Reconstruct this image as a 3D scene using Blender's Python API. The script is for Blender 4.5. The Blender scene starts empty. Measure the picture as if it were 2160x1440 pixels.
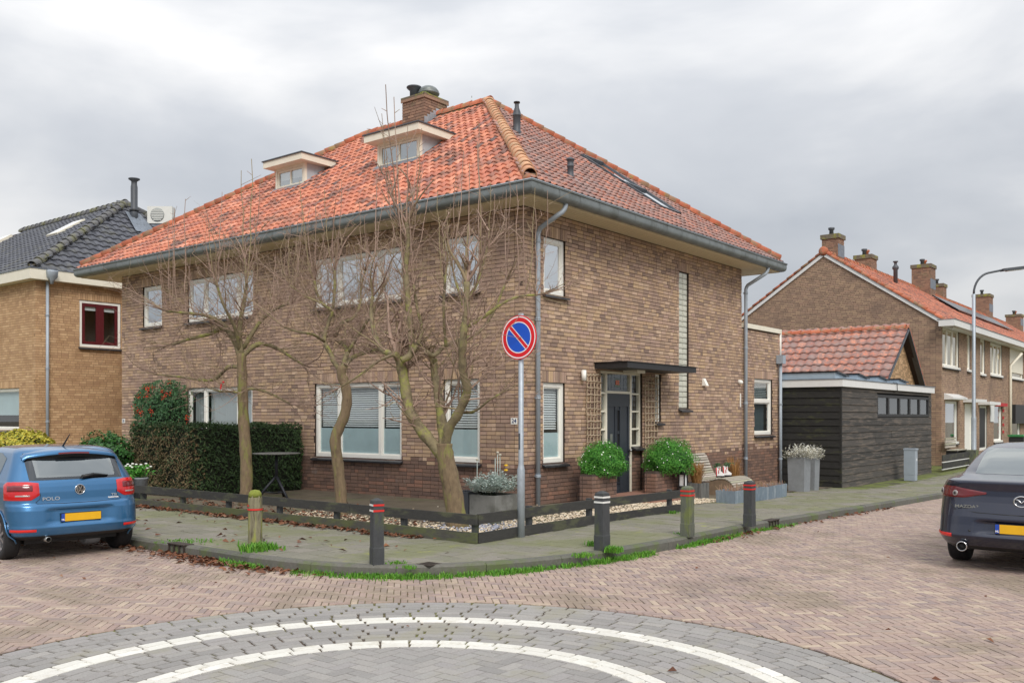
import bpy, math, random
from mathutils import Vector, Matrix
import numpy as np
random.seed(7)
R = math.radians
S = bpy.context.scene
COL = S.collection

# ------------------------------------------------------------------ camera
# World axes: the house corner is the origin, +X runs along the street facade
# with the door, +Y along the facade with the trees, Z up, pavement at z = 0.
F_PX, CX, HY = 1950.0, 1080.0, 878.0            # focal length, centre column, horizon row (photo pixels)
dR = np.array([1535.0, F_PX]); dR /= np.hypot(*dR)
dL = np.array([-dR[1], dR[0]])
CAMH = 1.65
_Y = F_PX * CAMH / (1068 - HY)
_C = np.array([(1105 - CX) / F_PX * _Y, _Y])
CAM = np.array([-_C @ dR, -_C @ dL, CAMH])
cam = bpy.data.cameras.new('camera')
cam.sensor_width = 36.0
cam.lens = F_PX / 2160 * 36
cam.shift_y = (HY - 720) / 2160
cam.clip_end = 2000
camo = bpy.data.objects.new('camera', cam); COL.objects.link(camo)
camo.location = CAM
fwd = Vector((dR[1], dL[1], 0))
camo.rotation_euler = fwd.to_track_quat('-Z', 'Y').to_euler()
S.camera = camo

# ------------------------------------------------------------------ sky and sun
SUN_EL, SUN_AZ = 42.0, 232.0                     # sun behind the camera, azimuth measured from +X counter-clockwise
W = bpy.data.worlds.new('World'); S.world = W; W.use_nodes = True
nt = W.node_tree; nt.nodes.clear()
def wn(t, **k):
    n = nt.nodes.new(t)
    for a, b in k.items(): setattr(n, a, b)
    return n
out = wn('ShaderNodeOutputWorld'); bg = wn('ShaderNodeBackground'); bg.inputs[1].default_value = 0.1
sky = wn('ShaderNodeTexSky'); sky.sky_type = 'NISHITA'; sky.sun_disc = False
sky.sun_elevation = R(SUN_EL); sky.sun_rotation = R(90 - SUN_AZ)
tc = wn('ShaderNodeTexCoord'); sep = wn('ShaderNodeSeparateXYZ')
nt.links.new(tc.outputs['Generated'], sep.inputs[0])
mp = wn('ShaderNodeMapping'); mp.inputs['Scale'].default_value = (1.0, 1.0, 2.6); mp.inputs['Location'].default_value = (3.3, 1.45, 0.0)
mp.inputs['Rotation'].default_value = (0.0, 0.0, 0.4)
nt.links.new(tc.outputs['Generated'], mp.inputs[0])
n1 = wn('ShaderNodeTexNoise'); n1.inputs['Scale'].default_value = 1.9; n1.inputs['Detail'].default_value = 6; n1.inputs['Roughness'].default_value = 0.5
n1.inputs['Distortion'].default_value = 0.35
nt.links.new(mp.outputs[0], n1.inputs[0])
cr = wn('ShaderNodeValToRGB')
e = cr.color_ramp.elements
e[0].position = 0.33; e[0].color = (0.50, 0.53, 0.58, 1)
e[1].position = 0.68; e[1].color = (0.98, 0.97, 0.96, 1)
m_ = e.new(0.5); m_.color = (0.66, 0.68, 0.715, 1)
nt.links.new(n1.outputs['Fac'], cr.inputs[0])
# an overcast sky grows brighter towards the zenith
ma = wn('ShaderNodeMath', operation='MULTIPLY_ADD'); ma.inputs[1].default_value = 9.0; ma.inputs[2].default_value = 5.0
mx0 = wn('ShaderNodeMath', operation='MAXIMUM'); mx0.inputs[1].default_value = 0.0
nt.links.new(sep.outputs['Z'], mx0.inputs[0]); nt.links.new(mx0.outputs[0], ma.inputs[0])
vm = wn('ShaderNodeVectorMath', operation='SCALE')
nt.links.new(cr.outputs[0], vm.inputs[0]); nt.links.new(ma.outputs[0], vm.inputs['Scale'])
mix = wn('ShaderNodeMix'); mix.data_type = 'RGBA'; mix.inputs[0].default_value = 0.94
nt.links.new(sky.outputs[0], mix.inputs[6]); nt.links.new(vm.outputs[0], mix.inputs[7])
nt.links.new(mix.outputs[2], bg.inputs[0]); nt.links.new(bg.outputs[0], out.inputs[0])

sl = bpy.data.lights.new('sun', 'SUN'); sl.energy = 1.5; sl.angle = R(25); sl.color = (1.0, 0.95, 0.88)
so = bpy.data.objects.new('sun', sl); COL.objects.link(so)
sd = Vector((math.cos(R(SUN_AZ)) * math.cos(R(SUN_EL)), math.sin(R(SUN_AZ)) * math.cos(R(SUN_EL)), math.sin(R(SUN_EL))))
so.rotation_euler = sd.to_track_quat('Z', 'Y').to_euler()
so.location = (-20, -20, 30)
vs = S.view_settings
vs.view_transform = 'Standard'; vs.look = 'None'; vs.exposure = 0.5; vs.gamma = 1.0; vs.use_curve_mapping = False
S.render.resolution_x = 1024; S.render.resolution_y = 682

# ------------------------------------------------------------------ measuring helpers
def _ray(u, v):
    d = np.array([(u - CX) / F_PX, 1.0, -(v - HY) / F_PX])
    return np.array([d[:2] @ dR, d[:2] @ dL, d[2]])
def at(u, v, D):                       # a point at depth D metres
    return Vector(CAM + D * _ray(u, v))
def onx(u, v, x):
    d = _ray(u, v); return Vector(CAM + (x - CAM[0]) / d[0] * d)
def ony(u, v, y):
    d = _ray(u, v); return Vector(CAM + (y - CAM[1]) / d[1] * d)
def onz(u, v, z=0.0):
    d = _ray(u, v); return Vector(CAM + (z - CAM[2]) / d[2] * d)
def gz(x, y=0.0):                      # the street has settled away from the house towards +X
    return -0.025 * min(max(x, 0.0), 13.5)
def ong(u, v, off=0.0):
    z = off
    for _ in range(30):
        p = onz(u, v, z); z = 0.6 * z + 0.4 * (gz(p.x) + off)
    return p
def depth(p): return (p[0] - CAM[0]) * dR[1] + (p[1] - CAM[1]) * dL[1]
def pix(p):
    a = np.array([p[0] - CAM[0], p[1] - CAM[1]])
    X = a[0] * dR[0] + a[1] * dL[0]; Y = a[0] * dR[1] + a[1] * dL[1]
    if Y < 0.3: return -9999.0, -9999.0
    return CX + F_PX * X / Y, HY - F_PX * (p[2] - CAM[2]) / Y
ROAD = -0.12

# ------------------------------------------------------------------ materials
MATS = {}
def srgb(c):
    return tuple((x / 255 / 12.92 if x / 255 <= 0.04045 else ((x / 255 + 0.055) / 1.055) ** 2.4) for x in c)
def mat(name, cols, rough=0.8, nscale=8.0, namt=0.25, bump=0.0, bscale=60.0, metal=0.0, dirt=None, dirt_amt=0.0, dirt_scale=1.2,
        spec=0.5, coat=0.0, dirt2=None, dirt2_amt=0.0, dirt2_scale=3.0, stretch=None, translucent=0.0):
    """cols: list of linear RGB; pieces pick one by their own random value, noise varies it, dirt patches lie over it."""
    m = bpy.data.materials.new(name); m.use_nodes = True
    t = m.node_tree; N = t.nodes; L = t.links
    b = N['Principled BSDF']
    b.inputs['Roughness'].default_value = rough; b.inputs['Metallic'].default_value = metal
    b.inputs['Specular IOR Level'].default_value = spec
    if coat: b.inputs['Coat Weight'].default_value = coat; b.inputs['Coat Roughness'].default_value = 0.04
    tcn = N.new('ShaderNodeTexCoord'); geo = N.new('ShaderNodeNewGeometry')
    pos = geo.outputs['Position']
    if stretch:
        mpn = N.new('ShaderNodeMapping'); mpn.inputs['Scale'].default_value = stretch
        L.new(pos, mpn.inputs[0]); pos = mpn.outputs[0]
    if len(cols) > 1:
        at_ = N.new('ShaderNodeAttribute'); at_.attribute_name = 'rnd'
        oi = N.new('ShaderNodeObjectInfo')
        ad = N.new('ShaderNodeMath'); ad.operation = 'ADD'
        L.new(at_.outputs['Fac'], ad.inputs[0]); L.new(oi.outputs['Random'], ad.inputs[1])
        fr = N.new('ShaderNodeMath'); fr.operation = 'FRACT'; L.new(ad.outputs[0], fr.inputs[0])
        ramp = N.new('ShaderNodeValToRGB'); ramp.color_ramp.interpolation = 'LINEAR'
        el = ramp.color_ramp.elements
        while len(el) > 1: el.remove(el[0])
        for i, c in enumerate(cols):
            p = i / (len(cols) - 1)
            q = el[0] if i == 0 else el.new(p)
            q.position = p; q.color = (*c[:3], 1)
        L.new(fr.outputs[0], ramp.inputs[0]); base = ramp.outputs[0]
    else:
        rg = N.new('ShaderNodeRGB'); rg.outputs[0].default_value = (*cols[0][:3], 1); base = rg.outputs[0]
    if namt:
        nz = N.new('ShaderNodeTexNoise'); nz.inputs['Scale'].default_value = nscale; nz.inputs['Detail'].default_value = 5
        nz.inputs['Roughness'].default_value = 0.62
        L.new(pos, nz.inputs['Vector'])
        mr = N.new('ShaderNodeMapRange'); mr.inputs[1].default_value = 0.25; mr.inputs[2].default_value = 0.75
        mr.inputs[3].default_value = 1 - namt; mr.inputs[4].default_value = 1 + namt
        L.new(nz.outputs['Fac'], mr.inputs[0])
        sc = N.new('ShaderNodeVectorMath'); sc.operation = 'SCALE'
        L.new(base, sc.inputs[0]); L.new(mr.outputs[0], sc.inputs['Scale']); base = sc.outputs[0]
    def patch(base, col, amt, scale, off):
        nz = N.new('ShaderNodeTexNoise'); nz.inputs['Scale'].default_value = scale; nz.inputs['Detail'].default_value = 7
        nz.inputs['Roughness'].default_value = 0.66
        mo = N.new('ShaderNodeVectorMath'); mo.operation = 'ADD'; mo.inputs[1].default_value = (off, off * 1.7, off * 0.3)
        L.new(pos, mo.inputs[0]); L.new(mo.outputs[0], nz.inputs['Vector'])
        mr = N.new('ShaderNodeMapRange'); mr.interpolation_type = 'SMOOTHSTEP'
        c = 0.72 - 0.42 * amt
        mr.inputs[1].default_value = c - 0.07; mr.inputs[2].default_value = c + 0.09
        L.new(nz.outputs['Fac'], mr.inputs[0])
        mu = N.new('ShaderNodeMath'); mu.operation = 'MULTIPLY'; mu.inputs[1].default_value = 0.85; L.new(mr.outputs[0], mu.inputs[0])
        mxn = N.new('ShaderNodeMix'); mxn.data_type = 'RGBA'
        L.new(mu.outputs[0], mxn.inputs[0]); L.new(base, mxn.inputs[6]); mxn.inputs[7].default_value = (*col, 1)
        return mxn.outputs[2]
    if dirt: base = patch(base, dirt, dirt_amt, dirt_scale, 3.1)
    if dirt2: base = patch(base, dirt2, dirt2_amt, dirt2_scale, 11.7)
    L.new(base, b.inputs['Base Color'])
    if bump:
        nb = N.new('ShaderNodeTexNoise'); nb.inputs['Scale'].default_value = bscale; nb.inputs['Detail'].default_value = 4
        L.new(pos, nb.inputs['Vector'])
        bn = N.new('ShaderNodeBump'); bn.inputs['Strength'].default_value = bump; bn.inputs['Distance'].default_value = 0.01
        L.new(nb.outputs['Fac'], bn.inputs['Height']); L.new(bn.outputs[0], b.inputs['Normal'])
    if translucent:
        tr = N.new('ShaderNodeBsdfTranslucent'); L.new(base, tr.inputs['Color'])
        ms = N.new('ShaderNodeMixShader'); ms.inputs[0].default_value = translucent
        L.new(b.outputs[0], ms.inputs[1]); L.new(tr.outputs[0], ms.inputs[2])
        L.new(ms.outputs[0], N['Material Output'].inputs[0])
    MATS[name] = m
    return m
def glassmat(name, tint=(0.9, 0.95, 0.95), refl=(0.95, 0.98, 1.0), ior=1.5, boost=0.0, rough=0.0):
    m = bpy.data.materials.new(name); m.use_nodes = True
    t = m.node_tree; N = t.nodes; L = t.links; N.remove(N['Principled BSDF'])
    # Schlick reflectance of a thin sheet, the same from both sides
    fr = N.new('ShaderNodeLayerWeight'); fr.inputs['Blend'].default_value = 0.5
    pw = N.new('ShaderNodeMath'); pw.operation = 'POWER'; pw.inputs[1].default_value = 4.0
    L.new(fr.outputs['Facing'], pw.inputs[0])
    ad = N.new('ShaderNodeMath'); ad.operation = 'MULTIPLY_ADD'; ad.inputs[1].default_value = 0.92 - boost; ad.inputs[2].default_value = 0.06 + boost; ad.use_clamp = True
    L.new(pw.outputs[0], ad.inputs[0])
    tr = N.new('ShaderNodeBsdfTransparent'); tr.inputs[0].default_value = (*tint, 1)
    gl = N.new('ShaderNodeBsdfGlossy'); gl.inputs['Color'].default_value = (*refl, 1); gl.inputs['Roughness'].default_value = rough
    ms = N.new('ShaderNodeMixShader'); L.new(ad.outputs[0], ms.inputs[0]); L.new(tr.outputs[0], ms.inputs[1]); L.new(gl.outputs[0], ms.inputs[2])
    L.new(ms.outputs[0], N['Material Output'].inputs[0])
    MATS[name] = m
    return m

# ------------------------------------------------------------------ mesh builder
class MB:
    def __init__(s): s.v = []; s.f = []; s.m = []; s.r = []; s.s = []
    def add(s, vs_, fs, mat=0, rnd=0.0, smooth=False):
        o = len(s.v); s.v.extend([tuple(p) for p in vs_])
        for f in fs:
            s.f.append(tuple(i + o for i in f)); s.m.append(mat); s.r.append(rnd); s.s.append(smooth)
        return s
    def box(s, x0, x1, y0, y1, z0, z1, mat=0, rnd=0.0):
        v = [(x0, y0, z0), (x1, y0, z0), (x1, y1, z0), (x0, y1, z0), (x0, y0, z1), (x1, y0, z1), (x1, y1, z1), (x0, y1, z1)]
        return s.add(v, [(0, 3, 2, 1), (4, 5, 6, 7), (0, 1, 5, 4), (1, 2, 6, 5), (2, 3, 7, 6), (3, 0, 4, 7)], mat, rnd)
    def obox(s, c, a, b, d, mat=0, rnd=0.0):   # centre and three half axes
        c, a, b, d = Vector(c), Vector(a), Vector(b), Vector(d)
        v = [c + i * a + j * b + k * d for k in (-1, 1) for i, j in ((-1, -1), (1, -1), (1, 1), (-1, 1))]
        fs = [(0, 3, 2, 1), (4, 5, 6, 7), (0, 1, 5, 4), (1, 2, 6, 5), (2, 3, 7, 6), (3, 0, 4, 7)]
        if a.cross(b).dot(d) < 0: fs = [tuple(reversed(f)) for f in fs]
        return s.add(v, fs, mat, rnd)
    def beam(s, p, q, w, h, up=(0, 0, 1), mat=0, rnd=0.0):
        p, q = Vector(p), Vector(q); d = (q - p); a = d / 2; n = d.normalized()
        u = Vector(up); u = (u - u.dot(n) * n).normalized(); r = n.cross(u)
        return s.obox((p + q) / 2, a, r * w / 2, u * h / 2, mat, rnd)
    def tube(s, pts, rad, n=6, mat=0, rnd=0.0, smooth=True, cap=True):
        pts = [Vector(p) for p in pts]
        if not hasattr(rad, '__len__'): rad = [rad] * len(pts)
        o = len(s.v); u = None
        for i, p in enumerate(pts):
            d = (pts[min(i + 1, len(pts) - 1)] - pts[max(i - 1, 0)])
            if d.length < 1e-9: d = Vector((0, 0, 1))
            d.normalize()
            if u is None:
                u = d.orthogonal().normalized()
            else:
                u = u - u.dot(d) * d
                u = u.normalized() if u.length > 1e-6 else d.orthogonal().normalized()
            w = d.cross(u)
            for k in range(n):
                a = 2 * math.pi * k / n
                q = p + (u * math.cos(a) + w * math.sin(a)) * rad[i]
                s.v.append((q.x, q.y, q.z))
        for i in range(len(pts) - 1):
            for k in range(n):
                k2 = (k + 1) % n
                s.f.append((o + i * n + k, o + i * n + k2, o + (i + 1) * n + k2, o + (i + 1) * n + k)); s.m.append(mat); s.r.append(rnd); s.s.append(smooth)
        if cap:
            s.f.append(tuple(o + k for k in reversed(range(n)))); s.m.append(mat); s.r.append(rnd); s.s.append(False)
            e = o + (len(pts) - 1) * n
            s.f.append(tuple(e + k for k in range(n))); s.m.append(mat); s.r.append(rnd); s.s.append(False)
        return s
    def lathe(s, prof, c=(0, 0, 0), n=20, mat=0, rnd=0.0, axis=None, smooth=True, cap=True):
        c = Vector(c); ax = Vector(axis or (0, 0, 1)).normalized(); u = ax.orthogonal().normalized(); w = ax.cross(u)
        o = len(s.v)
        for r, h in prof:
            for k in range(n):
                a = 2 * math.pi * k / n
                q = c + ax * h + (u * math.cos(a) + w * math.sin(a)) * r
                s.v.append((q.x, q.y, q.z))
        for i in range(len(prof) - 1):
            for k in range(n):
                k2 = (k + 1) % n
                s.f.append((o + i * n + k, o + i * n + k2, o + (i + 1) * n + k2, o + (i + 1) * n + k)); s.m.append(mat); s.r.append(rnd); s.s.append(smooth)
        if not cap: return s
        s.f.append(tuple(o + k for k in reversed(range(n)))); s.m.append(mat); s.r.append(rnd); s.s.append(False)
        e = o + (len(prof) - 1) * n
        s.f.append(tuple(e + k for k in range(n))); s.m.append(mat); s.r.append(rnd); s.s.append(False)
        return s
    def prism(s, poly, d, mat=0, rnd=0.0):      # planar polygon (list of 3D points) pushed along d
        d = Vector(d); p = [Vector(q) for q in poly]; n = len(p)
        nrm = Vector((0, 0, 0))
        for i in range(n): nrm += (p[i] - p[0]).cross(p[(i + 1) % n] - p[0])
        if nrm.dot(d) > 0: p = list(reversed(p))
        return s.add(p + [q + d for q in p], [tuple(range(n)), tuple(reversed(range(n, 2 * n)))] + [(i, i + n, (i + 1) % n + n, (i + 1) % n) for i in range(n)], mat, rnd)
    def grid(s, fn, us, vs_, mat=0, rnd=0.0, smooth=True, flip=False):
        o = len(s.v); nu, nv = len(us), len(vs_)
        for a in us:
            for b in vs_: s.v.append(tuple(fn(a, b)))
        for i in range(nu - 1):
            for j in range(nv - 1):
                q = (o + i * nv + j, o + (i + 1) * nv + j, o + (i + 1) * nv + j + 1, o + i * nv + j + 1)
                s.f.append(tuple(reversed(q)) if flip else q); s.m.append(mat); s.r.append(rnd); s.s.append(smooth)
        return s
    def mesh(s, name, mats):
        me = bpy.data.meshes.new(name)
        me.from_pydata(s.v, [], s.f)
        for q in mats: me.materials.append(MATS[q] if isinstance(q, str) else q)
        if s.f:
            me.polygons.foreach_set('material_index', s.m)
            me.polygons.foreach_set('use_smooth', s.s)
            if any(s.r):
                a = me.attributes.new('rnd', 'FLOAT', 'FACE'); a.data.foreach_set('value', s.r)
        me.update()
        return me
    def build(s, name, mats, parent=None, kind=None, label=None, cat=None, group=None):
        if isinstance(mats, str): mats = [mats]
        return link(name, s.mesh(name, mats), parent, kind, label, cat, group)
def lin(a, b, n): return [a + (b - a) * i / (n - 1) for i in range(n)]
def wm(o): # world matrix from the chain, without waiting for the depsgraph
    l = Matrix.LocRotScale(o.location, o.rotation_euler, o.scale)
    return wm(o.parent) @ o.matrix_parent_inverse @ l if o.parent else l
def tag(o, label=None, cat=None, group=None, kind=None):
    if label: o['label'] = label
    if cat: o['category'] = cat
    if group: o['group'] = group
    if kind: o['kind'] = kind
    return o
def link(name, me, parent=None, kind=None, label=None, cat=None, group=None, local=False):
    o = bpy.data.objects.new(name, me); COL.objects.link(o)
    if parent:
        o.parent = parent
        if not local: o.matrix_parent_inverse = wm(parent).inverted()
    return tag(o, label, cat, group, kind)
def thing(name, label, cat, loc=(0, 0, 0), rotz=0.0, group=None):
    o = bpy.data.objects.new(name, None); COL.objects.link(o)
    o.location = loc; o.rotation_euler = (0, 0, rotz); o.empty_display_size = 0.2
    return tag(o, label, cat, group)
def textmesh(txt, size, depth_=0.004, shear=0.0, bold=0.0):
    c = bpy.data.curves.new('lettering', 'FONT'); c.body = txt; c.size = size; c.extrude = depth_; c.align_x = 'CENTER'; c.align_y = 'CENTER'
    c.shear = shear; c.offset = bold
    o = bpy.data.objects.new('lettering', c); COL.objects.link(o)
    dg = bpy.context.evaluated_depsgraph_get(); me = bpy.data.meshes.new_from_object(o.evaluated_get(dg))
    bpy.data.objects.remove(o); bpy.data.curves.remove(c)
    return me
def place_text(name, txt, size, matname, origin, right, up, parent, depth_=0.003, shear=0.0, bold=0.0, stretch=1.0):
    me = textmesh(txt, size, depth_, shear, bold)
    r_, u_ = Vector(right).normalized(), Vector(up).normalized(); n_ = r_.cross(u_)
    M = Matrix(((r_.x * stretch, u_.x, n_.x, origin[0]), (r_.y * stretch, u_.y, n_.y, origin[1]), (r_.z * stretch, u_.z, n_.z, origin[2]), (0, 0, 0, 1)))
    me.transform(M); me.materials.clear(); me.materials.append(MATS[matname])
    return link(name, me, parent)
# ------------------------------------------------------------------ material library
def L3(*a): return [srgb(c) for c in a]
mat('soil', L3((104, 94, 78)), 0.95, 2.0, 0.35, 0.5, 40, dirt=srgb((98, 102, 66)), dirt_amt=0.3, dirt_scale=0.8)
mat('joint_sand', L3((84, 72, 60)), 0.95, 12, 0.4, 0.4, 60, dirt=srgb((108, 108, 54)), dirt_amt=0.48, dirt_scale=1.1)
mat('joint_pave', L3((74, 74, 56)), 0.95, 12, 0.35, 0.4, 60, dirt=srgb((112, 122, 56)), dirt_amt=0.6, dirt_scale=1.5)
mat('clinker', L3((157, 135, 126), (168, 148, 137), (152, 133, 128), (174, 154, 139), (163, 141, 131), (179, 161, 144), (146, 130, 126), (168, 146, 135), (185, 168, 148)), 0.82, 24, 0.14, 0.35, 120,
    dirt=srgb((140, 126, 110)), dirt_amt=0.35, dirt_scale=0.9, dirt2=srgb((124, 110, 102)), dirt2_amt=0.25, dirt2_scale=0.35)
mat('grey_paver', L3((146, 142, 139), (155, 152, 148), (139, 136, 133), (159, 155, 150), (150, 146, 144)), 0.85, 60, 0.16, 0.4, 160, dirt=srgb((150, 146, 132)), dirt_amt=0.3, dirt_scale=1.6)
mat('white_paver', L3((221, 219, 210), (212, 209, 200), (227, 224, 217)), 0.7, 40, 0.08, 0.25, 120, dirt=srgb((200, 195, 182)), dirt_amt=0.3, dirt_scale=9)
mat('slab', L3((127, 124, 110), (134, 130, 117), (122, 120, 107), (131, 126, 117), (137, 132, 121)), 0.9, 30, 0.16, 0.4, 110,
    dirt=srgb((118, 120, 88)), dirt_amt=0.5, dirt_scale=0.9, dirt2=srgb((146, 150, 70)), dirt2_amt=0.14, dirt2_scale=2.4)
mat('kerbstone', L3((96, 96, 89), (105, 103, 96), (89, 89, 82)), 0.9, 26, 0.2, 0.4, 90, dirt=srgb((92, 104, 62)), dirt_amt=0.42, dirt_scale=2.2)
mat('iron', L3((70, 62, 56)), 0.7, 30, 0.25, 0.2, 80, metal=0.3)
mat('gravel', L3((206, 188, 160), (224, 210, 184), (188, 168, 140), (214, 196, 172), (196, 180, 160), (230, 220, 200)), 0.8, 40, 0.12)
mat('slate_chip', L3((150, 154, 168), (172, 176, 190), (134, 138, 150)), 0.8, 40, 0.12)
mat('dead_leaf', L3((99, 57, 36), (119, 72, 44), (75, 44, 31), (133, 88, 59), (86, 51, 34), (144, 110, 86)), 0.75, 30, 0.2)
mat('grass', L3((88, 148, 44), (110, 168, 52), (72, 124, 40), (130, 172, 62)), 0.7, 12, 0.15, translucent=0.25)
mat('moss', L3((148, 156, 54), (124, 142, 52), (164, 168, 66)), 0.95, 30, 0.2, 0.4, 90)

# ------------------------------------------------------------------ outlines
def catmull(P, n=6, closed=False):
    P = [Vector((*p[:2], 0.0)) for p in P]; out_ = []
    for i in range(len(P) - 1):
        p0 = P[max(i - 1, 0)]; p1 = P[i]; p2 = P[i + 1]; p3 = P[min(i + 2, len(P) - 1)]
        for k in range(n):
            t = k / n
            out_.append(0.5 * ((2 * p1) + (-p0 + p2) * t + (2 * p0 - 5 * p1 + 4 * p2 - p3) * t * t + (-p0 + 3 * p1 - 3 * p2 + p3) * t ** 3))
    out_.append(P[-1])
    return [(q.x, q.y) for q in out_]
KERB = [(-6.76, 44.0), (-6.76, 3.0), (-6.76, 0.2)] + catmull([(-6.76, -1.0), (-6.62, -2.15), (-6.2, -3.05), (-5.5, -3.62), (-4.7, -3.98), (-3.7, -4.22), (-2.4, -4.36)], 4) + [(-0.5, -4.42), (6.0, -4.42), (13.5, -4.38), (60.0, -4.3)]
KW = 0.13
def offset_line(P, d):
    o = []
    for i, p in enumerate(P):
        a = np.array(P[max(i - 1, 0)]); b = np.array(P[min(i + 1, len(P) - 1)])
        t = (b - a) / np.linalg.norm(b - a); n = np.array([-t[1], t[0]])       # left of travel = house side
        o.append((p[0] + n[0] * d, p[1] + n[1] * d))
    return o
KIN = offset_line(KERB, KW)
def clip_half(poly, p, n):      # keep (q-p).n >= 0
    r = []
    for i in range(len(poly)):
        a, b = poly[i], poly[(i + 1) % len(poly)]
        da = (a[0] - p[0]) * n[0] + (a[1] - p[1]) * n[1]; db = (b[0] - p[0]) * n[0] + (b[1] - p[1]) * n[1]
        if da >= 0: r.append(a)
        if (da >= 0) != (db >= 0):
            t = da / (da - db); r.append((a[0] + (b[0] - a[0]) * t, a[1] + (b[1] - a[1]) * t))
    return r
def area(poly):
    return 0.5 * sum(poly[i][0] * poly[(i + 1) % len(poly)][1] - poly[(i + 1) % len(poly)][0] * poly[i][1] for i in range(len(poly)))
def seg_normals(P):
    r = []
    for a, b in zip(P[:-1], P[1:]):
        t = np.array(b) - np.array(a); l = np.hypot(*t); t = t / l
        r.append((a, (-t[1], t[0]), t, l))
    return r
KSEG, KINSEG = seg_normals(KERB), seg_normals(KIN)
def kside(p, segs=KSEG):        # > 0 on the house side of the kerb; nearest segment
    best = None
    for a, n, t, l in segs:
        s_ = min(max((p[0] - a[0]) * t[0] + (p[1] - a[1]) * t[1], 0), l)
        q = (a[0] + t[0] * s_, a[1] + t[1] * s_); d = math.hypot(p[0] - q[0], p[1] - q[1])
        if best is None or d < best[0]: best = (d, (p[0] - a[0]) * n[0] + (p[1] - a[1]) * n[1], a, n, q)
    return best
def in_view(x, y, z=0.0, mx=60, my=60):
    u, v = pix((x, y, z)); return -mx < u < 2160 + mx and -my < v < 1440 + my

# ------------------------------------------------------------------ road and pavement sheets
XS = [-400, -30, 0, 4.5, 9, 13.5, 30, 400]
g = MB(); g.grid(lambda x, y: (x, y, gz(x) - 0.60), XS, [-400, -60, 0, 60, 400]); g.build('ground', 'soil', kind='structure')
g = MB(); g.grid(lambda x, y: (x, y, gz(x) + ROAD - 0.011), [-30, -12, 0, 4.5, 9, 13.5, 30, 80], [-40, -16, 0, 50]); road = g.build('road', 'joint_sand', kind='structure')
g = MB()
pts = [p for p in KIN if p[1] < 43.9 and p[0] < 59.9]
xs_ = []
for i, (p, q) in enumerate(zip(KIN[:-1], KIN[1:])):
    n_ = max(1, int(math.hypot(q[0] - p[0], q[1] - p[1]) / 4)) if (q[0] > 0 or p[1] > 3) else 1
    for k in range(n_): xs_.append((p[0] + (q[0] - p[0]) * k / n_, p[1] + (q[1] - p[1]) * k / n_))
# fan towards an inner line that stays on the house side
def inner(p):
    if p[1] > 0.2: return (0.5, p[1])
    if p[0] < -0.5: t = (p[0] + 6.8) / 6.3; return (0.5, 0.2 * (1 - t) + 0.1)
    return (max(p[0], 0.6), 0.1)
vv = []
for p in xs_:
    q = inner(p); vv += [(p[0], p[1], gz(p[0]) - 0.007), (q[0], q[1], gz(q[0]) - 0.007)]
g.add(vv, [(2 * i, 2 * i + 2, 2 * i + 3, 2 * i + 1) for i in range(len(xs_) - 1)])
pavement = g.build('pavement', 'joint_pave', kind='structure')

# ------------------------------------------------------------------ pavers, cut like the real ones where they meet an edge
def paver(mb, poly, z, h=0.009, bev=0.004, mat_=0, rnd=0.0, tilt=0.0015, local=False):
    if area(poly) < 0: poly = poly[::-1]
    n = len(poly); cx = sum(p[0] for p in poly) / n; cy = sum(p[1] for p in poly) / n
    ta, tb = random.uniform(-tilt, tilt), random.uniform(-tilt, tilt); dz = random.uniform(-tilt, tilt)
    top, bot = [], []
    for p in poly:
        dx, dy = p[0] - cx, p[1] - cy; l = math.hypot(dx, dy) or 1; k = max(0.0, 1 - bev * 1.4 / l)
        zz = z + dz + (0 if local else gz(p[0])) + (dx * ta + dy * tb) * 8
        top.append((cx + dx * k, cy + dy * k, zz)); bot.append((p[0], p[1], zz - h))
    mb.add(top + bot, [tuple(range(n))] + [(i, i + n, (i + 1) % n + n, (i + 1) % n) for i in range(n)], mat_, rnd)
def rect(cx, cy, ang, l, w):
    c, s_ = math.cos(ang), math.sin(ang)
    return [(cx + c * a - s_ * b, cy + s_ * a + c * b) for a, b in ((-l / 2, -w / 2), (l / 2, -w / 2), (l / 2, w / 2), (-l / 2, w / 2))]
def herringbone(n, Wd, ang, x0, x1, y0, y1, jitter=0.0):
    """centres and angles of herringbone pieces that cover the box"""
    c, s_ = math.cos(ang), math.sin(ang)
    cs = [(x, y) for x in (x0, x1) for y in (y0, y1)]
    us = [x * c + y * s_ for x, y in cs]; vs_ = [-x * s_ + y * c for x, y in cs]
    i0, i1 = int(min(us) / Wd) - 2, int(max(us) / Wd) + 2; j0, j1 = int(min(vs_) / Wd) - 2, int(max(vs_) / Wd) + 2
    for i in range(i0, i1):
        for j in range(j0, j1):
            k = (i - j) % (2 * n)
            if k == 0: a, b, r = (i + n / 2) * Wd, (j + 0.5) * Wd, 0
            elif k == 2 * n - 1: a, b, r = (i + 0.5) * Wd, (j + n / 2) * Wd, 1
            else: continue
            x, y = a * c - b * s_, a * s_ + b * c
            if x0 < x < x1 and y0 < y < y1: yield x, y, ang + r * math.pi / 2 + random.gauss(0, 0.008)
RC = (-9.65, -6.38); R_OUT, R_W1, R_W2 = 3.44, 2.76, 1.92      # grey disc, outer white ring, inner white ring (outer edges)
single = []      # (depth, kind, x, y, angle)
rest = MB()
cl_l, cl_w = 0.203, 0.0676
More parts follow.
